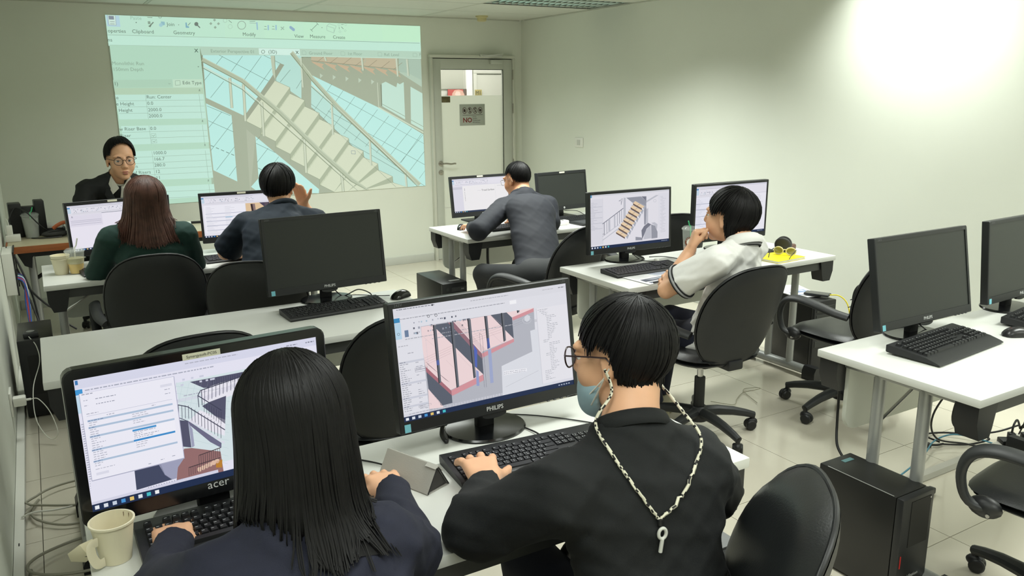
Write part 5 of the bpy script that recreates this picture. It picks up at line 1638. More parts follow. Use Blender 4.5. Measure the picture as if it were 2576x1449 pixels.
plastic_cup('clear cup with melted ice and a green straw on the brown desk', -0.075, 6.30, 0.7505, 0.040, 0.052, 0.15, mat('melt_water', (176, 178, 172), 0.2, alpha=0.55), 0.13, GREENST, True, (0.012, 0.0), 0.055)

# ------------------------------------------------------------------ things on the lecturer's desk
sp = thing('speaker_box', 'black boxy device behind the clear cup at the left end of the brown desk', 'speaker', (-0.09, 6.41, 0.7495), rad(4))
MB().rbox((-0.07, 0.0, 0.115), (0.075, 0.12, 0.23), 0.006).rbox((0.075, 0.0, 0.12), (0.06, 0.12, 0.24), 0.006).rbox((0, 0.02, 0.1), (0.12, 0.08, 0.2), 0.004).build('cabinet', BLACK, sp)
MB().box((-0.07, -0.061, 0.12), (0.06, 0.002, 0.16)).build('grille', mat('grille_black', (12, 12, 12), 0.6), sp)
ad = thing('power_strip', 'white adapter plugged into a white socket block at the left end of the brown desk', 'adapter', (-0.185, 6.20, 0.7495))
MB().rbox((0.0, 0, 0.022), (0.085, 0.07, 0.044), 0.004).build('socket_block', WHITE_PL, ad)
MB().rbox((-0.015, 0, 0.075), (0.035, 0.04, 0.065), 0.005).build('adapter', WHITE_PL, ad)
MB().tube(bez([(-0.015, 0, 0.107), (-0.016, 0.0, 0.13), (-0.03, 0.02, 0.15), (-0.04, 0.03, 0.1), (-0.045, 0.02, 0.03)], 6), 0.0022, 6).build('lead', WHITE_PL, ad)
tb = thing('tissue_pack', 'white packet on a black tray at the back of the brown desk', 'packet', (0.05, 6.44, 0.7495), rad(-6))
MB().rbox((0, 0, 0.02), (0.15, 0.10, 0.035), 0.006).build('tray', BLACK, tb)
MB().rbox((0, 0.0, 0.055), (0.14, 0.09, 0.035), 0.012).build('packet', WHITE_PL, tb)
oc = thing('orange_strap', 'short orange strap lying over the black pouch on the brown desk', 'strap', (0.10, 6.31, 0.7495))
MB().tube(bez([(-0.05, 0, 0.048), (-0.02, 0, 0.07), (0.02, 0.01, 0.085), (0.045, 0.01, 0.075)], 5), 0.012, 8, flat=(0.35, 1)).build('band', mat('orange_fabric', (196, 104, 58), 0.6), oc)
pc_ = thing('pouch', 'dark grey fabric pouch on the brown desk', 'pouch', (0.06, 6.25, 0.7495), rad(8))
MB().ell((0, 0, 0.022), (0.085, 0.045, 0.024), n=20, m=10).build('body', mat('pouch_fabric', (52, 52, 50), 0.85, bump=0.4, bscale=200), pc_, 60)
MB().tube(bez([(-0.08, 0.0, 0.024), (-0.02, -0.03, 0.044), (0.04, -0.02, 0.042), (0.082, 0.0, 0.024)], 6), 0.003, 6).build('zip', BLACK, pc_)
MB().tube(bez([(-0.14, 0.02, 0.004), (-0.10, -0.03, 0.006), (-0.06, -0.045, 0.006), (-0.02, -0.05, 0.005), (0.03, -0.05, 0.006)], 6), 0.004, 6).build('lead', BLACK, pc_)
wp = thing('white_notepad', 'white notepad on the right part of the brown desk', 'notepad', (0.87, 6.30, 0.7495), rad(-8))
MB().rbox((0, 0, 0.009), (0.14, 0.10, 0.018), 0.003).build('pages', WHITE_PL, wp)
mk = thing('marker_pen', 'black marker pen at the right end of the brown desk', 'pen', (1.0, 6.33, 0.7585), rad(-10))
MB().cyl((-0.055, 0, 0), (0.02, 0, 0), 0.0088, n=14).build('barrel', BLACK, mk)
MB().cyl((0.02, 0, 0), (0.06, 0, 0), 0.0088, 0.0075, 14).build('cap', DARKGREY, mk)
wire = lambda name, label, pts, r, m, cat='cable', grp=None, n=8: tag(MB().tube(bez(pts, n), r, 8).build(name, m, None, 60), label, cat, grp)
CABLE = mat('black_cable', (20, 20, 21), 0.5)
WCAB = mat('white_cable', (220, 220, 210), 0.45)
wire('cable', 'black cable looping over the black device on the brown desk', [(-0.20, 6.24, 0.85), (-0.19, 6.28, 0.90), (-0.15, 6.32, 0.955), (-0.09, 6.23, 0.93), (-0.04, 6.235, 0.86), (0.0, 6.25, 0.81), (0.02, 6.30, 0.785)], 0.004, CABLE)

# wall rack with patch leads by the left wall
rk = thing('network_box', 'white network patch box with a black frame on the left wall', 'network box', (-0.249, 5.85, 0.62))
MB().rbox((0.03, 0, 0), (0.06, 0.30, 0.26), 0.004).build('box', WHITE_PL, rk)
MB().box((0.063, -0.145, 0), (0.008, 0.014, 0.27)).box((0.063, 0.145, 0), (0.008, 0.014, 0.27)).box((0.063, 0, 0.13), (0.008, 0.30, 0.012)).build('frame', BLACK, rk)
for k in range(6):
    MB().box((0.062, -0.09+0.036*k, -0.04), (0.006, 0.016, 0.014)).build('port', BLACK, rk)
for k, (col, nm) in enumerate((((52, 92, 176), 'blue'), ((188, 66, 74), 'red'), ((60, 104, 190), 'blue'), ((232, 232, 226), 'white'), ((70, 130, 150), 'teal'), ((110, 84, 160), 'purple'))):
    y = 5.76+0.036*k
    wire('patch_lead', '%s patch lead %s hanging from the white box on the left wall' % (nm, ('nearest the camera', 'second from the camera', 'third from the camera', 'fourth from the camera', 'fifth from the camera', 'furthest from the camera')[k]),
         [(-0.183, y, 0.58), (-0.15, y-0.02, 0.55), (-0.14-0.01*(k % 3), y-0.04, 0.42), (-0.15, y-0.10-0.02*k, 0.22), (-0.16+0.01*k, y-0.16, 0.06), (-0.17+0.012*k, y-0.10, 0.012)], 0.0045, mat('lead_%s' % nm, col, 0.45), 'cable', 'coloured patch leads on the left wall')
for k, pts in enumerate(([(-0.22, 6.1, 0.70), (-0.15, 5.9, 0.52), (-0.05, 5.75, 0.40), (0.05, 5.7, 0.34)], [(-0.2, 5.95, 0.74), (-0.12, 5.85, 0.45), (-0.10, 5.75, 0.15), (-0.12, 5.65, 0.015)], [(-0.05, 5.95, 0.5), (0.02, 5.9, 0.46), (0.05, 5.85, 0.34), (0.02, 5.82, 0.28), (0.10, 5.8, 0.20)], [(-0.21, 5.98, 0.66), (-0.13, 5.8, 0.40), (-0.08, 5.66, 0.20), (-0.02, 5.55, 0.02)])):
    wire('cable', ('thick black cable running from the left wall under the brown desk', 'black cable falling to the floor beside the patch box', 'short wavy black cable below the brown desk', 'black cable slanting down behind the tower at the left wall')[k], pts, 0.006, CABLE)

# charger in the wall outlet and its lead to the tower
ou = thing('wall_outlet', 'white power outlet low on the left wall', 'outlet', (XL, 4.42, 0.23))
MB().rbox((0.005, 0, 0), (0.01, 0.12, 0.12), 0.003).build('plate', WHITE_PL, ou)
ch = thing('phone_charger', 'white square phone charger plugged into the left wall outlet', 'charger', (XL+0.0105, 4.40, 0.235))
MB().rbox((0.03, 0, 0), (0.055, 0.05, 0.045), 0.006).build('body', WHITE_PL, ch)
MB().rbox((0.068, 0, 0), (0.022, 0.012, 0.009), 0.002).build('plug', WHITE_PL, ch)
wire('charging_cable', 'thin white charging cable looping from the wall charger up to the phone', [(-0.16, 4.40, 0.235), (-0.13, 4.39, 0.23), (-0.09, 4.37, 0.16), (-0.07, 4.33, 0.06), (-0.11, 4.36, 0.03), (-0.155, 4.42, 0.12), (-0.15, 4.52, 0.25), (-0.11, 4.70, 0.33), (-0.115, 4.76, 0.40), (-0.14, 4.80, 0.4395), (-0.145, 4.815, 0.442)], 0.0022, WCAB)
ph = thing('card_reader', 'small dark box with a white lead on top of the left wall tower', 'box', (-0.135, 4.86, 0.4335))
MB().rbox((0, 0, 0.012), (0.07, 0.075, 0.024), 0.004).build('body', DARKGREY, ph)
MB().lathe([(0.012, 0), (0.02, 0.0), (0.02, 0.004), (0.012, 0.004)], 16, 0, Matrix.Translation((0, 0, 0.024))).build('ring', GREY_METAL, ph)

# floor trunking and grey cable coils along the left wall
tr_ = thing('cable_trunking', 'white cable trunking on the floor along the left wall', 'trunking', (0, 0, 0))
MB().rbox((-0.2325, 3.2, 0.019), (0.036, 5.0, 0.032), 0.002).build('base', WHITE_TRIM, tr_)
MB().rbox((-0.2325, 3.2, 0.037), (0.034, 5.0, 0.005), 0.002).build('cover', WHITE_PL, tr_)
MB().box((-0.2325, 2.62, 0.040), (0.02, 0.06, 0.003)).build('knockout', mat('blue_grey_socket', (70, 92, 120), 0.5), tr_)
MB().box((-0.2325, 3.28, 0.040), (0.004, 0.02, 0.003)).build('screw', BLACK, tr_)
GCAB = mat('grey_network_cable', (150, 148, 132), 0.5)
BCAB = mat('blue_network_cable', (86, 118, 132), 0.5)
def coil(cx, cy, rx, ry, turns, z0, dz, ph):
    n = int(turns*14)
    return [(cx+rx*math.cos(ph+2*math.pi*i/14)*(1+0.04*math.sin(i)), cy+ry*math.sin(ph+2*math.pi*i/14)*(1+0.03*math.cos(i*1.3)), z0+dz*i/n+0.004*math.sin(i*0.9)) for i in range(n+1)]
wire('network_cable', 'grey network cable loop on the floor, furthest from the camera by the left wall', [(-0.21, 3.52, 0.045)]+coil(-0.03, 3.60, 0.16, 0.20, 1.1, 0.012, 0.02, 2.6)+[(0.12, 3.45, 0.03)], 0.005, GCAB, 'cable', None, 3)
wire('network_cable', 'grey network cable loop lying in the middle of the floor coils', coil(-0.02, 3.10, 0.18, 0.14, 1.6, 0.010, 0.035, 3.0)+[(0.14, 3.25, 0.03)], 0.0055, GCAB, 'cable', None, 3)
wire('network_cable', 'grey network cable coil on the floor nearest the camera by the left wall', coil(-0.05, 2.78, 0.15, 0.13, 1.8, 0.010, 0.03, 3.2)+[(0.12, 2.9, 0.03)], 0.0055, GCAB, 'cable', None, 3)
wire('network_cable', 'blue-grey network cable coil on the floor by the left wall', coil(-0.04, 2.76, 0.13, 0.10, 2.5, 0.030, 0.03, 2.2), 0.0045, BCAB, 'cable', None, 3)
wire('network_cable', 'short white lead plugged into the floor trunking on the left', [(-0.225, 3.5, 0.045), (-0.18, 3.5, 0.055), (-0.10, 3.51, 0.04), (0.02, 3.56, 0.02), (0.12, 3.62, 0.015)], 0.004, WCAB)

# ------------------------------------------------------------------ things on the nearest table
GLC = mat('grey_leatherette', (172, 170, 164), 0.5, var=0.03, bump=0.1, bscale=300)
gc = thing('glasses_case', 'grey folding triangular glasses case standing open-ended on the nearest table', 'glasses case', (0.700, 1.683, 0.7505), rad(-68))
tri = [(-0.036, 0.0), (0.036, 0.0), (0.004, 0.060), (-0.004, 0.060)]
MT = Matrix(((0, 0, 1, 0), (1, 0, 0, 0), (0, 1, 0, 0), (0, 0, 0, 1)))
L2 = 0.083
sh = MB()
for a_, b_ in (((-0.036, 0.001), (0.0, 0.061)), ((0.0, 0.061), (0.036, 0.001)), ((0.036, 0.001), (-0.036, 0.001))):
    dx, dz = b_[0]-a_[0], b_[1]-a_[1]; l_ = math.hypot(dx, dz); nx, nz = dz/l_*0.0024, -dx/l_*0.0024
    sh.prism([a_, b_, (b_[0]-nx, b_[1]-nz), (a_[0]-nx, a_[1]-nz)], -L2, L2, 0, MT)
sh.build('shell', GLC, gc, 20)
MB().prism([(-0.031, 0.0045), (0.031, 0.0045), (0.0, 0.055)], -L2+0.004, L2-0.004, 0, MT).build('lining', mat('case_lining', (66, 64, 62), 0.8), gc, 0)
MB().tube([(L2+0.0006, -0.036, 0.002), (L2+0.0006, 0.0, 0.061), (L2+0.0006, 0.036, 0.002)], 0.0018, 6).build('seam', mat('case_edge', (40, 39, 38), 0.6), gc)
MB().prism([(-0.012, 0.058), (0.0, 0.064), (0.014, 0.048), (0.012, 0.045), (0.0, 0.060)], L2-0.03, L2+0.004, 0, MT).build('flap', GLC, gc, 20)
def sheet(name, label, x, y, z, w_, h_, rz, draw, cat='paper', n=1, thick=0.0006):
    t = thing(name, label, cat, (x, y, z), rad(rz))
    MB().box((0, 0, thick/2), (w_, h_, thick)).build('sheet', mat('printed_paper', (232, 232, 234), 0.6), t, 0)
    d = Draw([(0, 0), (100, 0), (100, 140), (0, 140)], w_, h_, base=dmat)
    draw(d)
    d.build('print', t, Matrix.Translation((-w_/2, -h_/2, thick+0.0002)) @ Matrix(((1, 0, 0, 0), (0, 0, 1, 0), (0, -1, 0, 0), (0, 0, 0, 1))))
    return t
def sheet_print(kind):
    def f(d):
        rnd = random.Random(kind)
        TXC = (120, 122, 130)
        if kind == 1:
            d.line((6, 22), (94, 22), 1, (150, 150, 156), 2); d.line((6, 52), (94, 52), 1, (150, 150, 156), 2)
            d.text('Page 10', 66, 14, 8, TXC, 2); d.text('Creating a Family', 8, 92, 11, (90, 92, 100), 2); d.text('Door Family', 8, 104, 11, (90, 92, 100), 2)
            words(d, 20, 36, 60, 2.5, TXC, 2, (1, 0), rnd); d.poly([(62, 56), (90, 56), (90, 74), (70, 74)], (176, 178, 182), 2)
            for k in range(3): words(d, 14, 112+k*8, 70, 2, TXC, 2, (1, 0), rnd)
        elif kind == 2:
            for k in range(9): words(d, 6, 8+k*6, rnd.uniform(30, 60), 1.6, TXC, 2, (1, 0), rnd)
            d.poly([(10, 70), (90, 66), (94, 98), (8, 104)], (56, 62, 80), 2); d.poly([(20, 76), (60, 72), (64, 86), (30, 92)], (150, 154, 166), 3); d.poly([(52, 12), (94, 10), (94, 50), (60, 56)], (176, 182, 198), 2); d.line((60, 14), (90, 46), 3, (60, 66, 86), 3)
            d.rect(10, 112, 90, 128, (96, 102, 120), 2)
        else:
            for k in range(15): words(d, 6+50*(k % 2), 8+(k//2)*9, 40, 2, (150, 154, 160), 2, (1, 0), rnd)
            d.poly([(18, 78), (80, 74), (84, 112), (16, 116)], (120, 140, 176), 2); d.poly([(30, 84), (70, 82), (72, 100)], (210, 216, 226), 3)
    return f
sheet('handout', 'printed handout half under the arm of the student in black', 0.968, 1.520, 0.7512, 0.148, 0.21, 12, sheet_print(1))
bg = thing('plastic_wrapper', 'crumpled clear patterned wrapper beside the forearm of the student in black', 'wrapper', (0.895, 1.475, 0.7505), rad(20))
mbv = MB(); rnd = random.Random(4)
gw = [[(-0.04+0.02*i, -0.03+0.02*j, 0.002+rnd.random()*0.014) for i in range(5)] for j in range(4)]
mbv.add([p for r_ in gw for p in r_], [(j*5+i, j*5+i+1, (j+1)*5+i+1, (j+1)*5+i) for j in range(3) for i in range(4)])
mbv.build('film', mat('wrapper_film', (150, 152, 148), 0.2, metal=0.3, var=0.4, vscale=60), bg, 0)
pw = thing('white_pen', 'white pen end poking out beside the black sleeve on the nearest table', 'pen', (0.800, 1.555, 0.7555), rad(28))
MB().cyl((-0.03, 0, 0), (0.05, 0, 0), 0.0045, n=12).build('barrel', WHITE_PL, pw)
MB().cyl((-0.038, 0, 0), (-0.03, 0, 0), 0.003, n=12).build('tip', BLACK, pw)

# ------------------------------------------------------------------ things on the middle right table
for k in range(4):
    sheet('handout', ('top printed sheet of the stack before the wooden stair monitor', 'second printed sheet of the fanned stack before the wooden stair monitor', 'third printed sheet of the fanned stack before the wooden stair monitor', 'lowest printed sheet of the fanned stack before the wooden stair monitor')[k], 2.655+0.012*k, 3.075+0.004*k, 0.7527-0.0007*k, 0.29, 0.20, 4-3*k, sheet_print(2))
pn = thing('pen', 'black pen along the near edge of the printed sheets', 'pen', (2.62, 2.985, 0.7565), rad(8))
MB().cyl((-0.07, 0, 0), (0.06, 0, 0), 0.0048, n=12).build('barrel', BLACK, pn)
MB().cyl((0.06, 0, 0), (0.072, 0, 0), 0.0045, 0.0015, 12).build('tip', CHROME, pn)
yn = thing('yellow_notebook', 'bright yellow notebook at the right end of the middle right table', 'notebook', (3.54, 3.085, 0.7505), rad(4))
YEL = mat('yellow_cover', (246, 228, 24), 0.45)
MB().box((0, 0, 0.006), (0.232, 0.196, 0.010)).build('pages', WHITE_PL, yn, 0)
MB().rbox((0, 0, 0.0118), (0.238, 0.202, 0.0016), 0.0006, 1).rbox((0, 0, 0.0008), (0.238, 0.202, 0.0014), 0.0006, 1).build('cover', YEL, yn, 0)
sg = thing('sunglasses', 'cream-framed sunglasses lying folded open on the yellow notebook', 'glasses', (3.60, 3.085, 0.765), rad(-62))
CRF = mat('cream_frame', (226, 218, 176), 0.35)
for s in (-1, 1):
    MB().tube([(s*0.034+0.026*math.cos(2*math.pi*k/20), 0.004*math.cos(2*math.pi*k/20)*s, 0.022+0.021*math.sin(2*math.pi*k/20)) for k in range(20)], 0.0035, 8, closed=True).build('rim', CRF, sg)
    MB().lathe([(0, -0.0006), (0.024, -0.0006), (0.024, 0.0006), (0, 0.0006)], 20, 0, Matrix.Translation((s*0.034, 0, 0.022)) @ Matrix.Rotation(rad(90), 4, 'X') @ Matrix.Scale(0.82, 4, (0, 1, 0))).build('lens', mat('tinted_lens', (150, 146, 80), 0.1, alpha=0.7), sg)
    MB().tube(bez([(s*0.062, 0.0, 0.032), (s*0.064, -0.05, 0.028), (s*0.06, -0.10, 0.018), (s*0.056, -0.13, 0.003)], 5), 0.0022, 6).build('temple', BLACK, sg)
MB().tube(bez([(-0.010, 0, 0.026), (0, 0.001, 0.030), (0.010, 0, 0.026)], 4), 0.003, 6).build('bridge', CRF, sg)
rc = thing('round_case', 'open round dark zip case standing behind the yellow notebook', 'case', (3.70, 3.185, 0.7505), rad(30))
CASE = mat('case_fabric', (58, 58, 56), 0.7, bump=0.2, bscale=250)
for s, lean in ((-1, -20), (1, 16)):
    Mx = Matrix.Translation((s*0.006, 0, 0.049)) @ Matrix.Rotation(rad(90+lean), 4, 'Y')
    MB().lathe([(0, -0.003), (0.044, -0.003), (0.047, 0.0), (0.047, 0.010), (0.044, 0.014), (0.036, 0.017), (0, 0.019)], 32, 0, Mx @ Matrix.Scale(s, 4, (0, 0, 1)) if s > 0 else Mx @ Matrix.Rotation(rad(180), 4, 'X')).build('half_shell', CASE, rc, 40)
bw = thing('brown_wallet', 'brown leather wallet behind the round case by the right wall', 'wallet', (3.78, 3.22, 0.7505), rad(20))
MB().rbox((0, 0, 0.018), (0.10, 0.07, 0.036), 0.01).build('body', mat('brown_leather', (96, 66, 54), 0.5, var=0.1), bw)

# papers and phone on the right tower
sheet('newspaper', 'folded printed papers on top of the right wall tower', 4.03, 3.36, 0.4338, 0.17, 0.30, -9, sheet_print(3), 'paper', 1, 0.004)
sheet('newspaper', 'loose printed sheet sticking out towards the wall on the right tower', 4.075, 3.38, 0.4384, 0.15, 0.25, -22, sheet_print(4), 'paper', 1, 0.001)
pb = thing('smartphone', 'black phone charging on the papers of the right wall tower', 'phone', (4.06, 3.205, 0.4442), rad(25))
MB().rbox((0, 0, 0.006), (0.075, 0.15, 0.011), 0.005).build('body', DARKGREY, pb)
MB().rbox((0, 0, 0.0118), (0.068, 0.138, 0.0008), 0.0002, 1).build('glass', mat('phone_glass', (62, 62, 62), 0.15), pb)
wire('yellow_cable', 'bright yellow charging cable hanging from the phone on the right tower', [(4.09, 3.14, 0.451), (4.12, 3.09, 0.452), (4.15, 3.05, 0.40), (4.16, 3.03, 0.28), (4.155, 3.03, 0.12), (4.17, 3.06, 0.012), (4.25, 3.2, 0.010)], 0.0035, mat('yellow_lead', (236, 214, 30), 0.4))

# white mouse etc. on the back table by the wall
st = thing('power_strip', 'white power strip on the table at the glass door', 'power strip', (3.12, 4.74, 0.7505), rad(8))
MB().rbox((0, 0, 0.016), (0.26, 0.055, 0.032), 0.006).build('body', WHITE_PL, st)
for k in range(5):
    MB().box((-0.09+0.045*k, 0, 0.0325), (0.022, 0.026, 0.001)).build('socket', DARKGREY, st)
MB().rbox((-0.08, 0.01, 0.055), (0.045, 0.035, 0.045), 0.006).build('plug', WHITE_PL, st)
tb2 = thing('touchpad', 'flat black drawing pad in front of the switched-off monitor by the wall', 'tablet', (3.40, 4.70, 0.7505), rad(4))
MB().rbox((0, 0, 0.008), (0.24, 0.16, 0.016), 0.006).build('body', BLACK, tb2)
MB().box((0, 0, 0.0163), (0.19, 0.12, 0.0006)).build('pad', DARKGREY, tb2)
sk = thing('cable_sleeve', 'bundled black cables hanging from the table at the glass door', 'cable', (2.62, 4.80, 0))
rr = random.Random(2)
for k in range(5):
    p0 = [(rr.uniform(-.008, .008), rr.uniform(-.008, .008), z) for z in (0.70, 0.58, 0.45, 0.3, 0.16)]+[(rr.uniform(-.05, .05), rr.uniform(-.05, .05), 0.01)]
    MB().tube(bez(p0, 6), 0.008, 7).build('cable', CABLE, sk, 60)

# ------------------------------------------------------------------ monitor and mouse leads
wire('cable', 'black monitor lead curving on the second-row left table', [(1.12, 3.56, 0.80), (1.16, 3.54, 0.76), (1.22, 3.50, 0.79), (1.27, 3.48, 0.77), (1.26, 3.43, 0.757)], 0.0026, CABLE)
wire('cable', 'thin black mouse lead on the second-row left table', [(1.345, 3.425, 0.76), (1.30, 3.47, 0.756), (1.22, 3.53, 0.758), (1.15, 3.555, 0.757)], 0.002, CABLE)
wire('cable', 'black keyboard lead running back from the keyboard of the student in black', [(1.09, 1.71, 0.764), (1.10, 1.76, 0.756), (1.09, 1.82, 0.754), (1.07, 1.90, 0.756), (1.05, 1.938, 0.752)], 0.0024, CABLE)
wire('cable', 'black mouse lead running across the nearest table to the right', [(1.10, 1.92, 0.753), (1.18, 1.85, 0.7535), (1.27, 1.74, 0.7535), (1.34, 1.62, 0.7535), (1.38, 1.52, 0.7535)], 0.002, CABLE)
wire('cable', 'thick black monitor lead drooping left of the centre monitor foot', [(0.97, 1.88, 0.86), (0.90, 1.885, 0.82), (0.865, 1.865, 0.77), (0.862, 1.83, 0.757), (0.89, 1.90, 0.754)], 0.006, CABLE)
wire('cable', 'thin black lead behind the wooden stair monitor', [(2.83, 3.52, 0.80), (2.86, 3.44, 0.755), (2.93, 3.35, 0.757)], 0.0022, CABLE)
wire('cable', 'thin black mouse lead right of the wooden stair monitor', [(2.96, 3.50, 0.753), (3.02, 3.46, 0.756), (3.06, 3.38, 0.754), (3.07, 3.30, 0.753)], 0.0022, CABLE)
wire('cable', 'thin black lead under the right-hand dark monitor', [(2.86, 1.80, 0.80), (2.90, 1.77, 0.76), (2.87, 1.715, 0.765)], 0.0022, CABLE)
wire('cable', 'thin black mouse lead from the student with long hair', [(0.70, 1.70, 0.757), (0.66, 1.80, 0.755), (0.60, 1.88, 0.754), (0.55, 1.93, 0.753)], 0.0022, CABLE)
wire('cable', 'black lead below the switched-off monitor by the right wall', [(3.43, 5.06, 0.80), (3.50, 5.0, 0.80), (3.56, 4.99, 0.77), (3.52, 4.93, 0.775)], 0.0024, CABLE)

# ------------------------------------------------------------------ floor trunking, leads and plugs at the right
t2 = thing('cable_trunking', 'grey-white cable trunking across the floor under the right-hand table', 'trunking', (0, 0, 0))
MB().prism([(-0.028, 0.0026), (0.028, 0.0026), (0.018, 0.022), (-0.018, 0.022)], -1.3, 1.08, 0, Matrix(((0, 0, 1, 3.20), (1, 0, 0, 1.90), (0, 1, 0, 0), (0, 0, 0, 1)))).build('cover', mat('trunking_grey', (172, 170, 160), 0.5), t2)
wire('network_cable', 'blue network cable lying along the trunking on the right floor', [(2.75, 1.88, 0.034), (2.95, 1.90, 0.036), (3.15, 1.935, 0.04), (3.35, 1.99, 0.04), (3.5, 2.04, 0.05), (3.62, 2.03, 0.06), (3.72, 1.98, 0.04), (3.8, 1.9, 0.012)], 0.0038, mat('blue_lead', (70, 128, 150), 0.45))
pg = thing('power_plug', 'black two-pin plug lying on the floor tiles', 'plug', (3.50, 2.075, 0.016), rad(-20))
MB().rbox((0, 0, 0), (0.045, 0.026, 0.024), 0.006).build('body', BLACK, pg)
for s in (-1, 1):
    MB().box((-0.033, s*0.007, 0), (0.024, 0.005, 0.002)).build('pin', STEEL, pg)
MB().tube(bez([(0.022, 0, 0), (0.06, 0.0, -0.004), (0.10, 0.01, -0.006)], 4), [0.007]*3+[0.005]*6 if False else 0.0055, 8).build('lead', CABLE, pg)
for k, (lab, pts, r_) in enumerate((
    ('black power lead of the plug lying on the floor', [(3.59, 2.05, 0.010), (3.70, 1.98, 0.010), (3.80, 1.95, 0.03), (3.72, 2.10, 0.02), (3.62, 2.16, 0.01), (3.58, 2.06, 0.02)], 0.0048),
    ('black lead arching down under the right-hand table, left one', [(3.46, 1.83, 0.70), (3.40, 1.9, 0.45), (3.40, 2.0, 0.22), (3.5, 2.03, 0.07), (3.62, 1.96, 0.04), (3.70, 1.90, 0.02)], 0.0045),
    ('black lead arching down under the right-hand table, second one', [(3.5, 1.83, 0.70), (3.48, 1.92, 0.4), (3.56, 2.0, 0.16), (3.70, 2.0, 0.06), (3.85, 1.95, 0.05), (3.95, 1.9, 0.08)], 0.0045),
    ('black lead sweeping to the right edge of the photo', [(3.55, 1.75, 0.62), (3.62, 1.78, 0.45), (3.75, 1.8, 0.3), (3.88, 1.83, 0.22), (3.98, 1.85, 0.12)], 0.004),
    ('thin black lead hanging at the right edge under the table', [(3.65, 1.8, 0.6), (3.75, 1.82, 0.42), (3.85, 1.84, 0.26), (3.93, 1.86, 0.14), (3.97, 1.9, 0.03)], 0.0035),
    ('black lead rising behind the red-striped workstation tower', [(2.45, 1.76, 0.34), (2.46, 1.80, 0.38), (2.49, 1.83, 0.46), (2.50, 1.84, 0.55), (2.49, 1.84, 0.66)], 0.005))):
    wire('cable', lab, pts, r_, CABLE)
eb = thing('power_strip', 'black power strip with plugs on the floor at the right edge', 'power strip', (3.90, 1.84, 0.0026), rad(-35))
MB().rbox((0, 0, 0.02), (0.22, 0.06, 0.04), 0.006).build('body', BLACK, eb)
for k in range(3):
    MB().rbox((-0.06+0.06*k, 0, 0.055), (0.03, 0.03, 0.035), 0.005).build('plug', BLACK, eb)
    MB().tube(bez([(-0.06+0.06*k, 0, 0.07), (-0.05+0.06*k, 0.01, 0.11), (-0.02+0.05*k, 0.04, 0.12), (0.02, 0.08, 0.06)], 5), 0.005, 7).build('lead', CABLE, eb)
for k, (x, y, rz, lab) in enumerate(((2.83, 1.69, 30, 'black plug with a white collar on the floor right of the workstation tower'), (2.62, 1.78, -20, 'small black plug at the corner of the workstation tower'), (3.09, 1.79, 10, 'black plug with a white collar lying on the trunking'))):
    q_ = thing('power_plug', lab, 'plug', (x, y, 0.017), rad(rz))
    MB().rbox((0, 0, 0), (0.045, 0.03, 0.028), 0.006).build('body', BLACK, q_)
    if k != 1:
        MB().cyl((-0.022, 0, 0), (-0.06, 0, -0.004), 0.008, 0.007, 12).build('collar', WHITE_PL, q_)
    MB().tube([(-0.06, 0, -0.004), (-0.10, 0.01, -0.008)], 0.004, 8).build('lead', CABLE, q_)
# leads behind the centre monitor, under the second-row table
for k, (pts, r_) in enumerate((([(1.0, 3.5, 0.34), (1.25, 3.4, 0.40), (1.5, 3.35, 0.44)], 0.011), ([(1.0, 3.3, 0.02), (1.3, 3.2, 0.02), (1.6, 3.25, 0.02)], 0.006), ([(0.95, 3.42, 0.10), (1.2, 3.34, 0.08), (1.55, 3.36, 0.09)], 0.009))):
    wire('cable', ('thick black lead hanging under the second-row table, upper one', 'thin black lead on the floor under the second-row table', 'thick black lead under the second-row table, lower one')[k], pts, r_, CABLE)
wire('cable', 'thin pale lead tangled on the floor under the middle right table', [(3.05, 3.05, 0.006), (3.12, 2.95, 0.006), (3.2, 3.0, 0.006), (3.3, 3.05, 0.006), (3.38, 3.0, 0.03), (3.40, 3.06, 0.012), (3.33, 3.08, 0.006), (3.25, 2.9, 0.006)], 0.0018, mat('pale_lead', (176, 172, 150), 0.5))
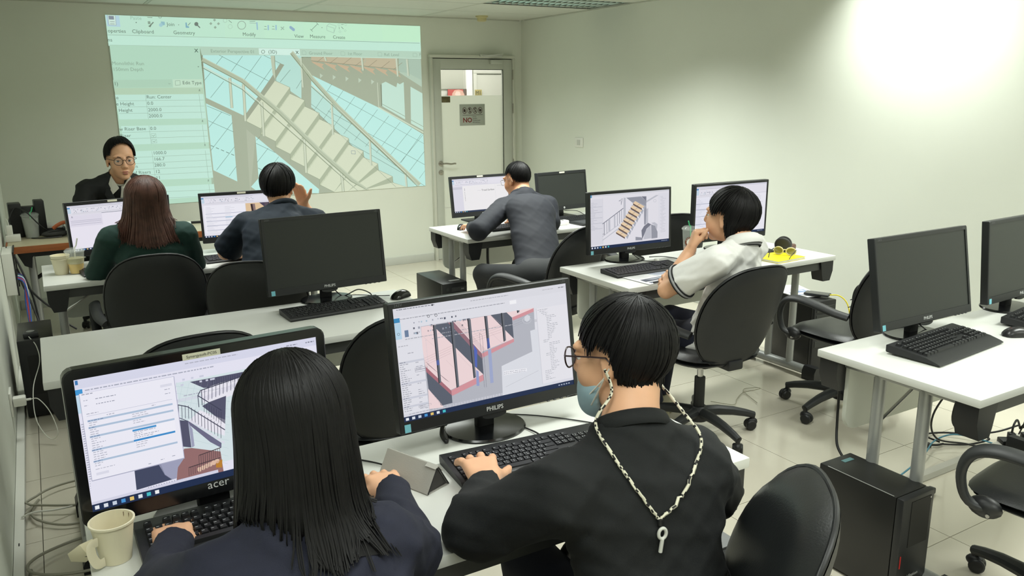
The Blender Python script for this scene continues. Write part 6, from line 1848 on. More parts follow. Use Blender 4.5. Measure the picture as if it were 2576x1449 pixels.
# ------------------------------------------------------------------ people: smooth solids sampled on a grid, one surface per body / garment
class Field:
    def __init__(s, lo, hi, h):
        s.h = h
        s.lo = np.array(lo, np.float32)
        s.n = np.ceil((np.array(hi)-np.array(lo))/h).astype(int)+1
        s.g = np.full(s.n, 0.5, np.float32)
    def sub(s, lo, hi):
        a = np.maximum(np.floor((np.array(lo)-s.lo)/s.h).astype(int), 0)
        b = np.minimum(np.ceil((np.array(hi)-s.lo)/s.h).astype(int)+1, s.n)
        if (b-a <= 0).any():
            return None
        ax = [s.lo[i]+s.h*np.arange(a[i], b[i], dtype=np.float32) for i in range(3)]
        return (slice(a[0], b[0]), slice(a[1], b[1]), slice(a[2], b[2])), ax
    def merge(s, sl, d, k, op):
        g = s.g[sl]
        if op == 'add':
            h = np.clip(0.5+0.5*(g-d)/k, 0, 1)
            s.g[sl] = g+(d-g)*h-k*h*(1-h)
        elif op == 'cut':
            h = np.clip(0.5-0.5*(g+d)/k, 0, 1)
            s.g[sl] = g+(-d-g)*h+k*h*(1-h)
    def cone(s, a, b, ra, rb, k=0.02, flat=None, op='add', clip=()):
        a, b = np.array(a, np.float32), np.array(b, np.float32)
        m = max(ra, rb)+k+3*s.h
        r = s.sub(np.minimum(a, b)-m, np.maximum(a, b)+m)
        if r is None: return
        sl, (x, y, z) = r
        p = [x[:, None, None]-a[0], y[None, :, None]-a[1], z[None, None, :]-a[2]]
        ba = b-a
        sc = 1.0
        if flat is not None:
            ax, f = np.array(flat[0], np.float32), flat[1]
            ax = ax/np.linalg.norm(ax)
            dd = p[0]*ax[0]+p[1]*ax[1]+p[2]*ax[2]
            q = dd*(1.0/f-1.0)
            p = [p[i]+q*ax[i] for i in range(3)]
            ba = ba+ax*(ba@ax)*(1.0/f-1.0)
            sc = min(1.0, f)**0.5
        L2 = float(ba@ba)+1e-9
        t = np.clip((p[0]*ba[0]+p[1]*ba[1]+p[2]*ba[2])/L2, 0, 1)
        d = np.sqrt((p[0]-t*ba[0])**2+(p[1]-t*ba[1])**2+(p[2]-t*ba[2])**2)-(ra+t*(rb-ra))
        d = d*sc
        for (o, nrm) in clip:
            o, nrm = np.array(o, np.float32), np.array(nrm, np.float32)
            nrm = nrm/np.linalg.norm(nrm)
            pl = (x[:, None, None]-o[0])*nrm[0]+(y[None, :, None]-o[1])*nrm[1]+(z[None, None, :]-o[2])*nrm[2]
            d = np.maximum(d, pl)
        s.merge(sl, d.astype(np.float32), k, op)
    def ell(s, c, rr, M=None, k=0.02, op='add'):
        """c, rr in the frame of M (4x4)"""
        M = np.array(M if M is not None else Matrix.Identity(4), np.float32)
        R3, t0 = M[:3, :3], M[:3, 3]
        cw = R3@np.array(c, np.float32)+t0
        m = max(rr)+k+3*s.h
        r = s.sub(cw-m, cw+m)
        if r is None: return
        sl, (x, y, z) = r
        px, py, pz = x[:, None, None]-cw[0], y[None, :, None]-cw[1], z[None, None, :]-cw[2]
        q = [(px*R3[0, i]+py*R3[1, i]+pz*R3[2, i])/rr[i] for i in range(3)]
        k0 = np.sqrt(q[0]**2+q[1]**2+q[2]**2)
        k1 = np.sqrt((q[0]/rr[0])**2+(q[1]/rr[1])**2+(q[2]/rr[2])**2)+1e-9
        d = k0*(k0-1.0)/k1
        s.merge(sl, d.astype(np.float32), k, op)
    def plane(s, o, n, k=0.004):
        """remove everything on the +n side of the plane"""
        o, n = np.array(o, np.float32), np.array(n, np.float32)
        n = n/np.linalg.norm(n)
        x, y, z = [s.lo[i]+s.h*np.arange(s.n[i], dtype=np.float32) for i in range(3)]
        d = (x[:, None, None]-o[0])*n[0]+(y[None, :, None]-o[1])*n[1]+(z[None, None, :]-o[2])*n[2]
        s.g = np.maximum(s.g, d)
    def folds(s, amp, freq, dirs, seed=1):
        """cloth creases: a few warped waves running across the given directions"""
        x, y, z = [(s.lo[i]+s.h*np.arange(s.n[i], dtype=np.float32)) for i in range(3)]
        x, y, z = x[:, None, None], y[None, :, None], z[None, None, :]
        rs = np.random.RandomState(seed)
        w = np.zeros_like(s.g)
        for (v, f, a) in dirs:
            ph = rs.uniform(0, 6.28, 4)
            wx = 0.35*np.sin(x*7+ph[0])+0.35*np.sin(y*6+ph[1])+0.3*np.sin(z*8+ph[2])
            w += a*np.maximum(0, np.sin(f*(x*v[0]+y*v[1]+z*v[2])+2.6*wx+ph[3]))**2
        s.g -= amp*w
    def mesh(s):
        g = s.g
        neg = g < 0
        n = np.array(g.shape)-1
        c = [(i, j, k) for i in (0, 1) for j in (0, 1) for k in (0, 1)]
        cnt = np.zeros(n, np.int8)
        for (i, j, k) in c:
            cnt += neg[i:i+n[0], j:j+n[1], k:k+n[2]]
        act = np.argwhere((cnt > 0) & (cnt < 8))
        if len(act) == 0:
            return [], []
        ids = np.full(n, -1, np.int32)
        ids[tuple(act.T)] = np.arange(len(act))
        V = {cc: g[act[:, 0]+cc[0], act[:, 1]+cc[1], act[:, 2]+cc[2]] for cc in c}
        acc = np.zeros((len(act), 3), np.float32)
        num = np.zeros(len(act), np.float32)
        for a in c:
            for ax in range(3):
                if a[ax] == 1: continue
                b = list(a); b[ax] = 1; b = tuple(b)
                va, vb = V[a], V[b]
                m = (va < 0) != (vb < 0)
                t = np.where(m, va/(va-vb+1e-12), 0)
                p = np.array(a, np.float32)[None, :].repeat(len(act), 0)
                p[:, ax] += t
                acc += p*m[:, None]
                num += m
        pos = (acc/num[:, None]+act)*s.h+s.lo
        quads = []
        for ax in range(3):
            o1, o2 = [(1, 2), (2, 0), (0, 1)][ax]
            sl0 = [slice(0, None)]*3; sl1 = [slice(0, None)]*3
            sl0[ax] = slice(0, -1); sl1[ax] = slice(1, None)
            A, B = neg[tuple(sl0)], neg[tuple(sl1)]
            for (flag, m) in ((0, A & ~B), (1, ~A & B)):
                e = np.argwhere(m)
                e = e[(e[:, o1] > 0) & (e[:, o2] > 0) & (e[:, o1] < n[o1]) & (e[:, o2] < n[o2]) & (e[:, ax] < n[ax])]
                if len(e) == 0: continue
                def cid(d1, d2):
                    q = e.copy(); q[:, o1] -= d1; q[:, o2] -= d2
                    return ids[tuple(q.T)]
                q = np.stack([cid(1, 1), cid(0, 1), cid(0, 0), cid(1, 0)], 1)
                if flag: q = q[:, ::-1]
                quads.append(q)
        q = np.concatenate(quads)
        q = q[(q >= 0).all(1)]
        return pos, q
    def build(s, name, m, parent, origin):
        pos, q = s.mesh()
        me = bpy.data.meshes.new(name)
        if len(pos):
            pos = pos-np.array(origin, np.float32)
            me.vertices.add(len(pos)); me.vertices.foreach_set('co', pos.astype(np.float32).ravel())
            me.loops.add(len(q)*4); me.loops.foreach_set('vertex_index', q.astype(np.int32).ravel())
            me.polygons.add(len(q)); me.polygons.foreach_set('loop_start', np.arange(0, len(q)*4, 4, dtype=np.int32))
            me.polygons.foreach_set('use_smooth', np.ones(len(q), bool))
            me.update(calc_edges=True)
        me.materials.append(m)
        return link(name, me, parent)

def V3(p): return np.array(p, float)
def unit(v):
    v = np.array(v, float)
    return v/np.linalg.norm(v)

def head_matrix(pos, yaw, pitch, roll=0, s=1.0):
    """+y of the head frame = where the face points; yaw 0 = +Y, positive turns left"""
    return Matrix.Translation(pos) @ Matrix.Rotation(rad(yaw), 4, 'Z') @ Matrix.Rotation(rad(pitch), 4, 'X') @ Matrix.Rotation(rad(roll), 4, 'Y') @ Matrix.Scale(s, 4)

def add_head(F, Hm, neck, face=True):
    Hs = np.array(Hm)
    s = float(np.linalg.norm(Hs[:3, 0]))
    Rm = Hm.copy()
    R0 = Matrix(Hm).normalized() if False else Hm
    L = lambda p: tuple(Hm @ Vector(p))
    # frame without scale for the ellipsoids
    Ru = Hm.to_3x3().normalized().to_4x4(); Ru.translation = Hm.translation
    E = lambda c, r, k=0.015, op='add': F.ell([v*s for v in c], [v*s for v in r], Ru, k*s, op)
    Cn = lambda a, b, ra, rb, k=0.01, op='add': F.cone(L(a), L(b), ra*s, rb*s, k*s, None, op)
    E((0, -0.015, 0.034), (0.074, 0.093, 0.085), 0.02)
    E((0, 0.028, -0.03), (0.060, 0.062, 0.078), 0.025)
    E((0, 0.030, -0.062), (0.050, 0.056, 0.046), 0.025)
    E((0, 0.072, -0.100), (0.022, 0.018, 0.016), 0.02)
    for sx in (-1, 1):
        E((sx*0.038, 0.058, -0.032), (0.026, 0.026, 0.030), 0.02)
        E((sx*0.033, 0.074, 0.027), (0.026, 0.014, 0.010), 0.016)
        E((sx*0.032, 0.104, 0.003), (0.017, 0.016, 0.011), 0.012, 'cut')
        # ears
        E((sx*0.076, -0.012, -0.004), (0.008, 0.019, 0.031), 0.008)
        E((sx*0.083, -0.006, 0.0), (0.005, 0.011, 0.019), 0.005, 'cut')
        E((sx*0.076, -0.006, -0.032), (0.007, 0.009, 0.010), 0.006)
        if face:
            E((sx*0.032, 0.0800, 0.0095), (0.017, 0.010, 0.0062), 0.004)      # upper lid
            E((sx*0.032, 0.0800, -0.0085), (0.016, 0.009, 0.0058), 0.004)     # lower lid
    Cn((0, 0.090, 0.016), (0, 0.108, -0.030), 0.008, 0.012, 0.014)
    if face:
        for sx in (-1, 1):
            E((sx*0.012, 0.098, -0.035), (0.008, 0.010, 0.007), 0.008)
        Cn((-0.019, 0.086, -0.063), (0.019, 0.086, -0.063), 0.006, 0.006, 0.006)
        E((0, 0.094, -0.063), (0.017, 0.008, 0.006), 0.006)
        E((0, 0.092, -0.075), (0.016, 0.008, 0.007), 0.006)
        E((0, 0.106, -0.069), (0.024, 0.010, 0.0016), 0.003, 'cut')
    a, b = L((0, -0.030, -0.045)), tuple(neck)
    F.cone(a, b, 0.053*s, 0.058, 0.03)

def finger_pts(K, d, n, L, curls):
    pts = [V3(K)]
    ang = 0
    for seg, c in zip((0.46, 0.31, 0.23), curls):
        ang += rad(c)
        v = d*math.cos(ang)-n*math.sin(ang)
        pts.append(pts[-1]+v*L*seg)
    return pts
def add_hand(F, W, d, n, right, curls=(25, 30, 20), spread=0.12, thumb=(0.75, 0.55, -0.25), sc=1.0, per=None):
    """W wrist, d towards the knuckles, n out of the back of the hand"""
    d = unit(d); n = np.array(n, float); n = unit(n-d*(n@d))
    s = np.cross(d, n)
    ts = -s if right else s
    W = V3(W)
    offs = [0.030, 0.0105, -0.0095, -0.028]
    lens = [0.070, 0.078, 0.072, 0.056]
    for i in range(4):
        K = W+d*(0.088-0.006*abs(i-1.2))*sc+ts*offs[i]*sc
        F.cone(W+ts*offs[i]*0.62*sc, K, 0.0155*sc, 0.0125*sc, 0.012*sc)
        cu = per[i] if per else curls
        fd = unit(d+ts*spread*(1.2-i))
        p = finger_pts(K, fd, n, lens[i]*sc, cu)
        rr = [0.0102, 0.0092, 0.0082, 0.0070]
        for j in range(3):
            F.cone(p[j], p[j+1], rr[j]*sc, rr[j+1]*sc, 0.005*sc)
    T0 = W+d*0.022*sc+ts*0.022*sc-n*0.004
    v = d*thumb[0]+ts*thumb[1]+n*thumb[2]
    v = unit(v)
    T1 = T0+v*0.042*sc
    v2 = unit(v+d*0.45)
    T2 = T1+v2*0.030*sc
    T3 = T2+unit(v2+d*0.2)*0.024*sc
    F.cone(T0, T1, 0.0165*sc, 0.0115*sc, 0.012*sc); F.cone(T1, T2, 0.0112*sc, 0.0100*sc, 0.005); F.cone(T2, T3, 0.0100*sc, 0.0078*sc, 0.005)

def torso(F, J, infl, k=0.025, low=True, w=1.0):
    P, N, SL, SR = [V3(J[q]) for q in ('P', 'N', 'SL', 'SR')]
    rt = unit(SR-SL)
    up = unit(N-P)
    fw = unit(np.cross(up, rt))
    up2 = unit(np.cross(rt, fw))
    hu = J.get('hunch', 0.0)
    mid = P*0.62+N*0.38-fw*hu*0.5
    ch = P*0.30+N*0.70-fw*hu+rt*0
    fl = (fw, 0.68)
    w = w*J.get('w', 1.0)
    if low:
        F.cone(P-rt*0.06, P+rt*0.06, 0.115*w+infl, 0.115*w+infl, k, (fw, 0.85))
    F.cone(P, mid, 0.145*w+infl, 0.132*w+infl, k, fl)
    F.cone(mid-rt*0.02, ch-rt*0.03, 0.118*w+infl, 0.118*w+infl, k, fl)
    F.cone(mid+rt*0.02, ch+rt*0.03, 0.118*w+infl, 0.118*w+infl, k, fl)
    cs = (SL+SR)/2
    F.cone(ch-rt*0.045, cs-up2*0.05-rt*0.05, 0.108*w+infl, 0.080+infl, k, fl)
    F.cone(ch+rt*0.045, cs-up2*0.05+rt*0.05, 0.108*w+infl, 0.080+infl, k, fl)
    F.cone(SL*0.9+cs*0.1, SR*0.9+cs*0.1, 0.044+infl*0.7, 0.044+infl*0.7, k)
    for S in (SL, SR):
        F.cone(N-fw*0.005+(S-N)*0.22, S*0.88+N*0.12, 0.040+infl*0.6, 0.040+infl*0.7, 0.03)
    F.cone(N-up2*0.03-fw*0.012, N+up2*0.005, 0.060+infl*0.5, 0.056+infl*0.4, 0.03)
    return rt, up, fw

def garment_arm(F, S, E, W, infl, long, k=0.03, cut=0.0, w=1.0):
    S, E, W = V3(S), V3(E), V3(W)
    if long:
        F.cone(S, E, 0.047*w+infl, 0.038*w+infl, k)
        e2 = W-(W-E)*cut
        F.cone(E, e2, 0.038*w+infl, 0.027*w+infl*0.42, k*0.8, None, 'add', ((e2, W-E),))
    else:
        e2 = S+(E-S)*long_frac(cut)
        F.cone(S, e2, 0.048*w+infl, 0.048*w+infl*1.4, k, None, 'add', ((e2, E-S),))
def long_frac(c): return c

def cap_hair(name, m, parent, origin, Hm, R3=(0.083, 0.103, 0.096), C=(0, -0.016, 0.030), tilt=22, ends=((0, 72), (35, 76), (60, 100), (85, 92), (110, 104), (140, 122), (180, 124)),
             strands=500, width=0.004, drop=None, flare=0.0, inward=0.0, seed=1, part=None, lift=0.03, jit=4, curve=0.0, r0=1.0, over=None, nseg=9):
    """hair combed from the crown: a closed cap following the skull plus many thin locks laid over it"""
    rs = random.Random(seed)
    pole = Vector((0, -math.sin(rad(tilt)), math.cos(rad(tilt))))
    fwd = Vector((0, math.cos(rad(tilt)), math.sin(rad(tilt))))
    sid = Vector((1, 0, 0))
    A = [e[0] for e in ends]; B = [e[1] for e in ends]
    def th_end(phi):
        p = abs((math.degrees(phi)+180) % 360-180)
        return float(np.interp(p, A, B))
    DA = [e[0] for e in drop] if drop else None
    DB = [e[1] for e in drop] if drop else None
    def d_len(phi):
        p = abs((math.degrees(phi)+180) % 360-180)
        return float(np.interp(p, DA, DB)) if drop else 0.0
    def surf(phi, th, sc):
        dr = pole*math.cos(th)+(fwd*math.cos(phi)+sid*math.sin(phi))*math.sin(th)
        r = 1.0/math.sqrt((dr.x/R3[0])**2+(dr.y/R3[1])**2+(dr.z/R3[2])**2)
        return Vector(C)+dr*(r*sc)
    inv = Hm.to_3x3().normalized().inverted()
    down = inv @ Vector((0, 0, -1))
    def path(phi, t0, sc, jt, n, dj=0.0, ph2=0.0):
        te = rad(th_end(phi)+jt)
        t0 = min(t0, te*0.8)
        pts = []
        for i in range(n):
            t = i/(n-1)
            th = t0+(te-t0)*t
            pts.append(surf(phi+curve*t+ph2*t, th, sc))
        L = d_len(phi)
        if L > 0.005:
            L *= (1+dj)
            e = pts[-1]
            out = Vector((e.x-C[0], e.y-C[1], 0)); out.normalize()
            prev = (pts[-1]-pts[-2]).normalized()
            m_ = max(4, int(n*0.9))
            q = e.copy()
            for i in range(1, m_+1):
                t = i/m_
                dirn = (prev*(1-min(1, t*2.0))+down*min(1, t*2.0)+out*(flare*t-inward*max(0, t-0.55)*2)).normalized()
                q = q+dirn*(L/m_)
                pts.append(q.copy())
        return pts
    Tw = Matrix.Translation(-Vector(origin)) @ Hm
    Ti = Tw.inverted()
    def settle(pts, off):
        if not over: return pts
        q = [Tw @ Vector(p) for p in pts]
        top = q[0].z-0.15
        q = [drape(v, over, off) if v.z < top else v for v in q]
        for _ in range(2):
            q = [q[0]]+[(q[i-1]+q[i]*2+q[i+1])/4 for i in range(1, len(q)-1)]+[q[-1]]
        return [Ti @ v for v in q]
    mb = MB()
    NP, NT = 56, 12
    grid = []
    for i in range(NP):
        phi = 2*math.pi*i/NP
        grid.append(settle(path(phi, 0.0, r0, 0, NT, 0.0), 0.006))
    # same number of rows for every meridian
    NR = max(len(g) for g in grid)
    rows = []
    for g in grid:
        if len(g) < NR:
            g = g+[g[-1]+(g[-1]-g[-2])*0.002*(k+1) for k in range(NR-len(g))]
        rows.append(g)
    vs = [p for g in rows for p in g]
    inner = []
    for g in rows:
        for i, p in enumerate(g):
            c = Vector((C[0], C[1], min(C[2], p.z)))
            inner.append(p+(c-p).normalized()*(0.012 if i < NR-1 else 0.006))
    o = len(vs)
    vs = vs+inner
    fs = []
    for i in range(NP):
        j = (i+1) % NP
        for t in range(NR-1):
            fs.append((i*NR+t, i*NR+t+1, j*NR+t+1, j*NR+t))
            fs.append((o+j*NR+t, o+j*NR+t+1, o+i*NR+t+1, o+i*NR+t))
        fs.append((i*NR+NR-1, o+i*NR+NR-1, o+j*NR+NR-1, j*NR+NR-1))
    mb.add(vs, fs)
    for k in range(strands):
        phi = rs.uniform(0, 2*math.pi)
        t0 = rs.uniform(0.0, 0.9)**1.4
        sc = r0*(1.0+lift*rs.random()*rs.random()+0.004)
        pts = path(phi, t0, sc, rs.uniform(-jit, jit*1.6), nseg, rs.uniform(-0.10, 0.05), rs.uniform(-0.12, 0.12))
        pts = settle(pts, 0.006+0.008*rs.random())
        n = len(pts)
        wv = width*rs.uniform(0.6, 1.3)
        mb.tube(pts, [wv*(0.25+0.75*math.sin(math.pi*(0.08+0.84*i/(n-1)))) for i in range(n)], 4, flat=(1, 0.55))
    T = Matrix.Translation(-Vector(origin)) @ Hm
    mb.v = [tuple(T @ Vector(p)) for p in mb.v]
    return mb.build(name, m, parent, 70)

def eyes_and_brows(Hm, parent, origin, hair):
    T = Matrix.Translation(-Vector(origin)) @ Hm
    for sx in (-1, 1):
        e = MB()
        e.ell((0, 0, 0), (0.0125, 0.0115, 0.0115), T @ Matrix.Translation((sx*0.032, 0.0750, 0.001)), 16, 10)
        eo = e.build('eye', EYEW, parent, 60)
        MB().lathe([(0, 0.0), (0.0066, 0.0), (0.005, 0.0012), (0, 0.0014)], 14, 0, T @ Matrix.Translation((sx*0.032, 0.0860, 0.001)) @ Matrix.Rotation(rad(-90), 4, 'X')).build('iris', EYEB, eo, 60)
        MB().tube([tuple(T @ Vector(p)) for p in ((sx*0.016, 0.0895, 0.022), (sx*0.030, 0.0890, 0.0275), (sx*0.050, 0.0770, 0.023))], [0.0032, 0.0038, 0.0018], 6, flat=(1, 0.6)).build('eyebrow', hair, parent, 60)
def lips(Hm, parent, origin):
    T = Matrix.Translation(-Vector(origin)) @ Hm
    m = MB()
    m.ell((0, 0, 0), (0.018, 0.006, 0.0045), T @ Matrix.Translation((0, 0.0962, -0.0635)), 14, 8)
    m.ell((0, 0, 0), (0.016, 0.006, 0.0052), T @ Matrix.Translation((0, 0.0945, -0.0752)), 14, 8)
    m.build('lips', LIP, parent, 60)
def glasses(Hm, parent, origin, m, r=0.023, th=0.0018, y=0.108, drop=0.0):
    T = Matrix.Translation(-Vector(origin)) @ Hm
    g = MB()
    z = 0.0-drop
    for sx in (-1, 1):
        g.tube([T @ Vector((sx*0.033+r*math.cos(2*math.pi*k/24), y-0.006*abs(math.cos(2*math.pi*k/24))*(1 if math.cos(2*math.pi*k/24)*sx > 0 else 0.3), z+r*0.92*math.sin(2*math.pi*k/24))) for k in range(24)], th, 6, closed=True)
        g.tube([T @ Vector(p) for p in ((sx*(0.033+r), y-0.006, z+0.009), (sx*0.074, y-0.022, z+0.012), (sx*0.082, 0.02, z+0.012), (sx*0.082, -0.012, z+0.010), (sx*0.080, -0.032, z-0.012))], th, 6)
    g.tube([T @ Vector(p) for p in ((-0.033+r*0.95, y, z+0.006), (0, y+0.003, z+0.010), (0.033-r*0.95, y, z+0.006))], th, 6)
    o = g.build('glasses', m, parent, 60)
    l = MB()
    for sx in (-1, 1):
        l.lathe([(0, -0.0004), (r, -0.0004), (r, 0.0004), (0, 0.0004)], 20, 0, T @ Matrix.Translation((sx*0.033, y-0.002, z)) @ Matrix.Rotation(rad(90), 4, 'X') @ Matrix.Scale(0.92, 4, (0, 1, 0)))
    l.build('lens', mat('spectacle_lens', (240, 244, 244), 0.05, spec=0.2, alpha=0.05), o, 0)
    return o

def push(J, f):
    c = np.array([0, 0, CAM_H])
    for q in ('P', 'N', 'SL', 'SR', 'EL', 'ER', 'WL', 'WR', 'H'):
        J[q] = tuple(c+(np.array(J[q])-c)*f)
    return J
from mathutils.bvhtree import BVHTree
def draper(obj):
    me = obj.data
    return BVHTree.FromPolygons([v.co.copy() for v in me.vertices], [tuple(p.vertices) for p in me.polygons])
def drape(p, trees, off):
    for t in trees:
        loc, nrm, idx, dist = t.find_nearest(p, 0.15)
        if loc is None: continue
        s_ = (p-loc).dot(nrm)
        if s_ < off:
            p = loc+nrm*off
    return p
def child(root, name):
    return [c for c in root.children if c.name.split('.')[0] == name][0]
def bounds(pts, m):
    a = np.array(pts, float)
    return a.min(0)-m, a.max(0)+m
def person(label, J, skin=SKIN, top=None, top_infl=0.016, sleeves='long', cut=(0.02, 0.02), pants=None, shoes=None, hands=None, h=0.006, face=False, fold=(), neck_ring=None, seed=1, w=1.0, legs=True, hs=1.0, arm_w=1.0, top_h=0.008):
    """J: joints in room coordinates. Returns root, head matrix, origin"""
    origin = (J['P'][0], J['P'][1], J.get('base', 0.0))
    root = thing('person', label, 'person', origin)
    Hm = head_matrix(J['H'], *J['HR'], s=hs)
    pts = [J[q] for q in ('P', 'N', 'SL', 'SR', 'EL', 'ER', 'WL', 'WR', 'H')]
    lo, hi = bounds(pts, 0.22)
    lo[2] = J['P'][2]-0.12
    F = Field(lo, hi, h)
    torso(F, J, -0.010, 0.02, True, w)
    for S, E, W in (('SL', 'EL', 'WL'), ('SR', 'ER', 'WR')):
        F.cone(J[S], J[E], 0.046*arm_w, 0.038*arm_w, 0.02)
        m = V3(J[E])*0.7+V3(J[W])*0.3
        F.cone(J[E], m, 0.037*arm_w, 0.039*arm_w, 0.008)
        F.cone(m, J[W], 0.039*arm_w, 0.0255*arm_w, 0.008)
    for kk, hd in (hands or {}).items():
        add_hand(F, J['W'+kk], right=(kk == 'R'), **hd)
    add_head(F, Hm, J['N'], face)
    F.build('body', skin, root, origin)
    # garment on the torso
    G = Field(lo-0.03, hi+0.03, top_h)
    rt, up, fw = torso(G, J, top_infl-0.006, 0.025, True, w)
    for (S, E, W, c) in (('SL', 'EL', 'WL', cut[0]), ('SR', 'ER', 'WR', cut[1])):
        garment_arm(G, J[S], J[E], J[W], top_infl, sleeves == 'long', 0.025, c, arm_w)
    if fold:
        G.folds(fold[0], 1.0, fold[1], seed)
    # open the neck
    Nn = V3(J['N']); nd = unit(V3(J['H'])-Nn)
    G.cone(Nn-nd*0.01+fw*0.01, Nn+nd*0.10, 0.058, 0.072, 0.008, None, 'cut')
    if J.get('hem') is not None:
        G.plane((0, 0, J['hem']), (0, 0, -1))
    G.build(J.get('top_name', 'shirt'), top, root, origin)
    if legs and pants:
        kn = [J['KL'], J['KR'], J['AL'], J['AR'], J['P']]
        lo2, hi2 = bounds(kn, 0.2)
        lo2[2] = max(0.004, lo2[2]); hi2[2] = J['P'][2]+0.16
        T = Field(lo2, hi2, 0.010)
        P = V3(J['P'])
        T.cone(P-rt*0.06, P+rt*0.06, 0.13, 0.13, 0.04)
        for sx, K, A in ((-1, 'KL', 'AL'), (1, 'KR', 'AR')):
            hip = P+rt*sx*0.085
            T.cone(hip, J[K], 0.092, 0.066, 0.03)
            T.cone(J[K], J[A], 0.064, 0.050, 0.02, None, 'add', ((J[A], V3(J[A])-V3(J[K])),))
        T.build('trousers', pants, root, origin)
        sh = MB()
        for sx, A in ((-1, 'AL'), (1, 'AR')):
            a = V3(J[A])-V3(origin)
            dv = V3(J.get('foot', fw)); dv[2] = 0; dv = unit(dv)
            M = Matrix.Translation((a[0], a[1], -origin[2])) @ Matrix.Rotation(math.atan2(dv[1], dv[0])-math.pi/2, 4, 'Z')
            so = MB()
            prof = []
            secs = [(-0.075, 0.030, 0.075), (-0.06, 0.036, 0.095), (-0.01, 0.038, 0.095), (0.05, 0.042, 0.075), (0.11, 0.047, 0.055), (0.16, 0.044, 0.045), (0.195, 0.026, 0.035)]
            vs, fs = [], []
            n = 12
            for (yy, wd, ht) in secs:
                for k in range(n):
                    t = 2*math.pi*k/n
                    vs.append((wd*math.cos(t)*(1 if math.sin(t) > 0 else 1.05), yy, max(0.012, 0.012+(ht-0.012)*max(0, math.sin(t))) if math.sin(t) > -0.2 else 0.003))
            for i in range(len(secs)-1):
                for k in range(n):
                    fs.append((i*n+k, i*n+(k+1) % n, (i+1)*n+(k+1) % n, (i+1)*n+k))
            fs += [tuple(range(n))[::-1], tuple((len(secs)-1)*n+k for k in range(n))]
            so.add(vs, fs, 0, M)
            so.build('shoe', shoes or BLACK, root, 50)
    return root, Hm, origin, (rt, up, fw)

def ring(mb, c, axis, side, rx, ry, r, n=28, M=None, flat=None):
    axis, side = unit(axis), np.array(side, float)
    side = unit(side-axis*(side@axis))
    o = np.cross(axis, side)
    mb.tube([V3(c)+side*rx*math.cos(2*math.pi*k/n)+o*ry*math.sin(2*math.pi*k/n) for k in range(n)], r, 8, closed=True, flat=flat)

# fabrics
NAVY_SW = mat('navy_sweatshirt', (20, 23, 42), 0.85, var=0.08, vscale=60, bump=0.25, bscale=500)
BLACK_SW = mat('black_sweatshirt', (13, 16, 18), 0.85, var=0.08, vscale=60, bump=0.25, bscale=500)
WHITE_POLO = mat('white_polo', (228, 227, 224), 0.8, var=0.012, vscale=60, bump=0.25, bscale=700)
NAVY_JK = mat('navy_jacket', (16, 20, 31), 0.8, var=0.05, vscale=40, bump=0.15, bscale=400)
TEAL_T = mat('dark_teal_tshirt', (17, 30, 44), 0.8, var=0.06, vscale=40, bump=0.15, bscale=500)
GREEN_SW = mat('dark_green_knit', (20, 52, 46), 0.85, var=0.08, vscale=60, bump=0.3, bscale=400)
SUIT = mat('black_suit', (18, 20, 22), 0.75, var=0.05)
DK_PANTS = mat('dark_trousers', (34, 36, 38), 0.8, var=0.06)
NAVY_PANTS = mat('navy_trousers', (28, 31, 48), 0.8, var=0.06)
WSHIRT = mat('white_shirt', (214, 212, 202), 0.7)
BEIGE_SHOE = mat('beige_canvas_shoe', (186, 180, 150), 0.7, var=0.05)
STRIPE_G = mat('stripe_grey', (150, 150, 152), 0.8)
STRIPE_B = mat('stripe_black', (22, 22, 24), 0.8)
FOLD_DEF = (((0.3, 0.2, 1.0), 62, 0.45), ((0.9, 0.4, 0.6), 78, 0.40), ((-0.7, 0.5, 0.8), 70, 0.40))

# --- the long-haired student in navy (nearest, left)
J = dict(P=(0.29, 1.07, 0.50), N=(0.300, 1.225, 0.985), SL=(0.165, 1.225, 0.905), SR=(0.435, 1.200, 0.910), EL=(0.098, 1.400, 0.805), WL=(0.140, 1.600, 0.785),
         ER=(0.530, 1.315, 0.80), WR=(0.607, 1.585, 0.785), H=(0.318, 1.285, 1.125), HR=(4, -22, 0), KL=(0.17, 1.46, 0.56), KR=(0.39, 1.46, 0.56), AL=(0.17, 1.50, 0.10), AR=(0.39, 1.50, 0.10), top_name='sweatshirt', hunch=0.02)
root, Hm, og, ax = person('person with long straight black hair in a navy sweatshirt typing at the nearest table', J, SKIN, NAVY_SW, 0.022, 'long', (-0.06, -0.06), NAVY_PANTS, BLACK,
    dict(L=dict(d=(0.12, 0.98, -0.05), n=(0, 0, 1), curls=(8, 26, 20)), R=dict(d=(0.10, 0.99, 0.0), n=(0, 0, 1), curls=(10, 30, 25))), 0.006, False, (0.008, FOLD_DEF), seed=3)
cap_hair('hair', HAIR_BK, root, og, Hm, (0.092, 0.110, 0.098), (0, -0.020, 0.030), 4, ((0, 72), (30, 76), (50, 92), (180, 100)), 2200, 0.0022, ((0, 0.0), (34, 0.0), (48, 0.21), (75, 0.245), (180, 0.265)), 0.20, 0.12, 5, None, 0.03, 3, over=[draper(child(root, 'sweatshirt'))], nseg=10)

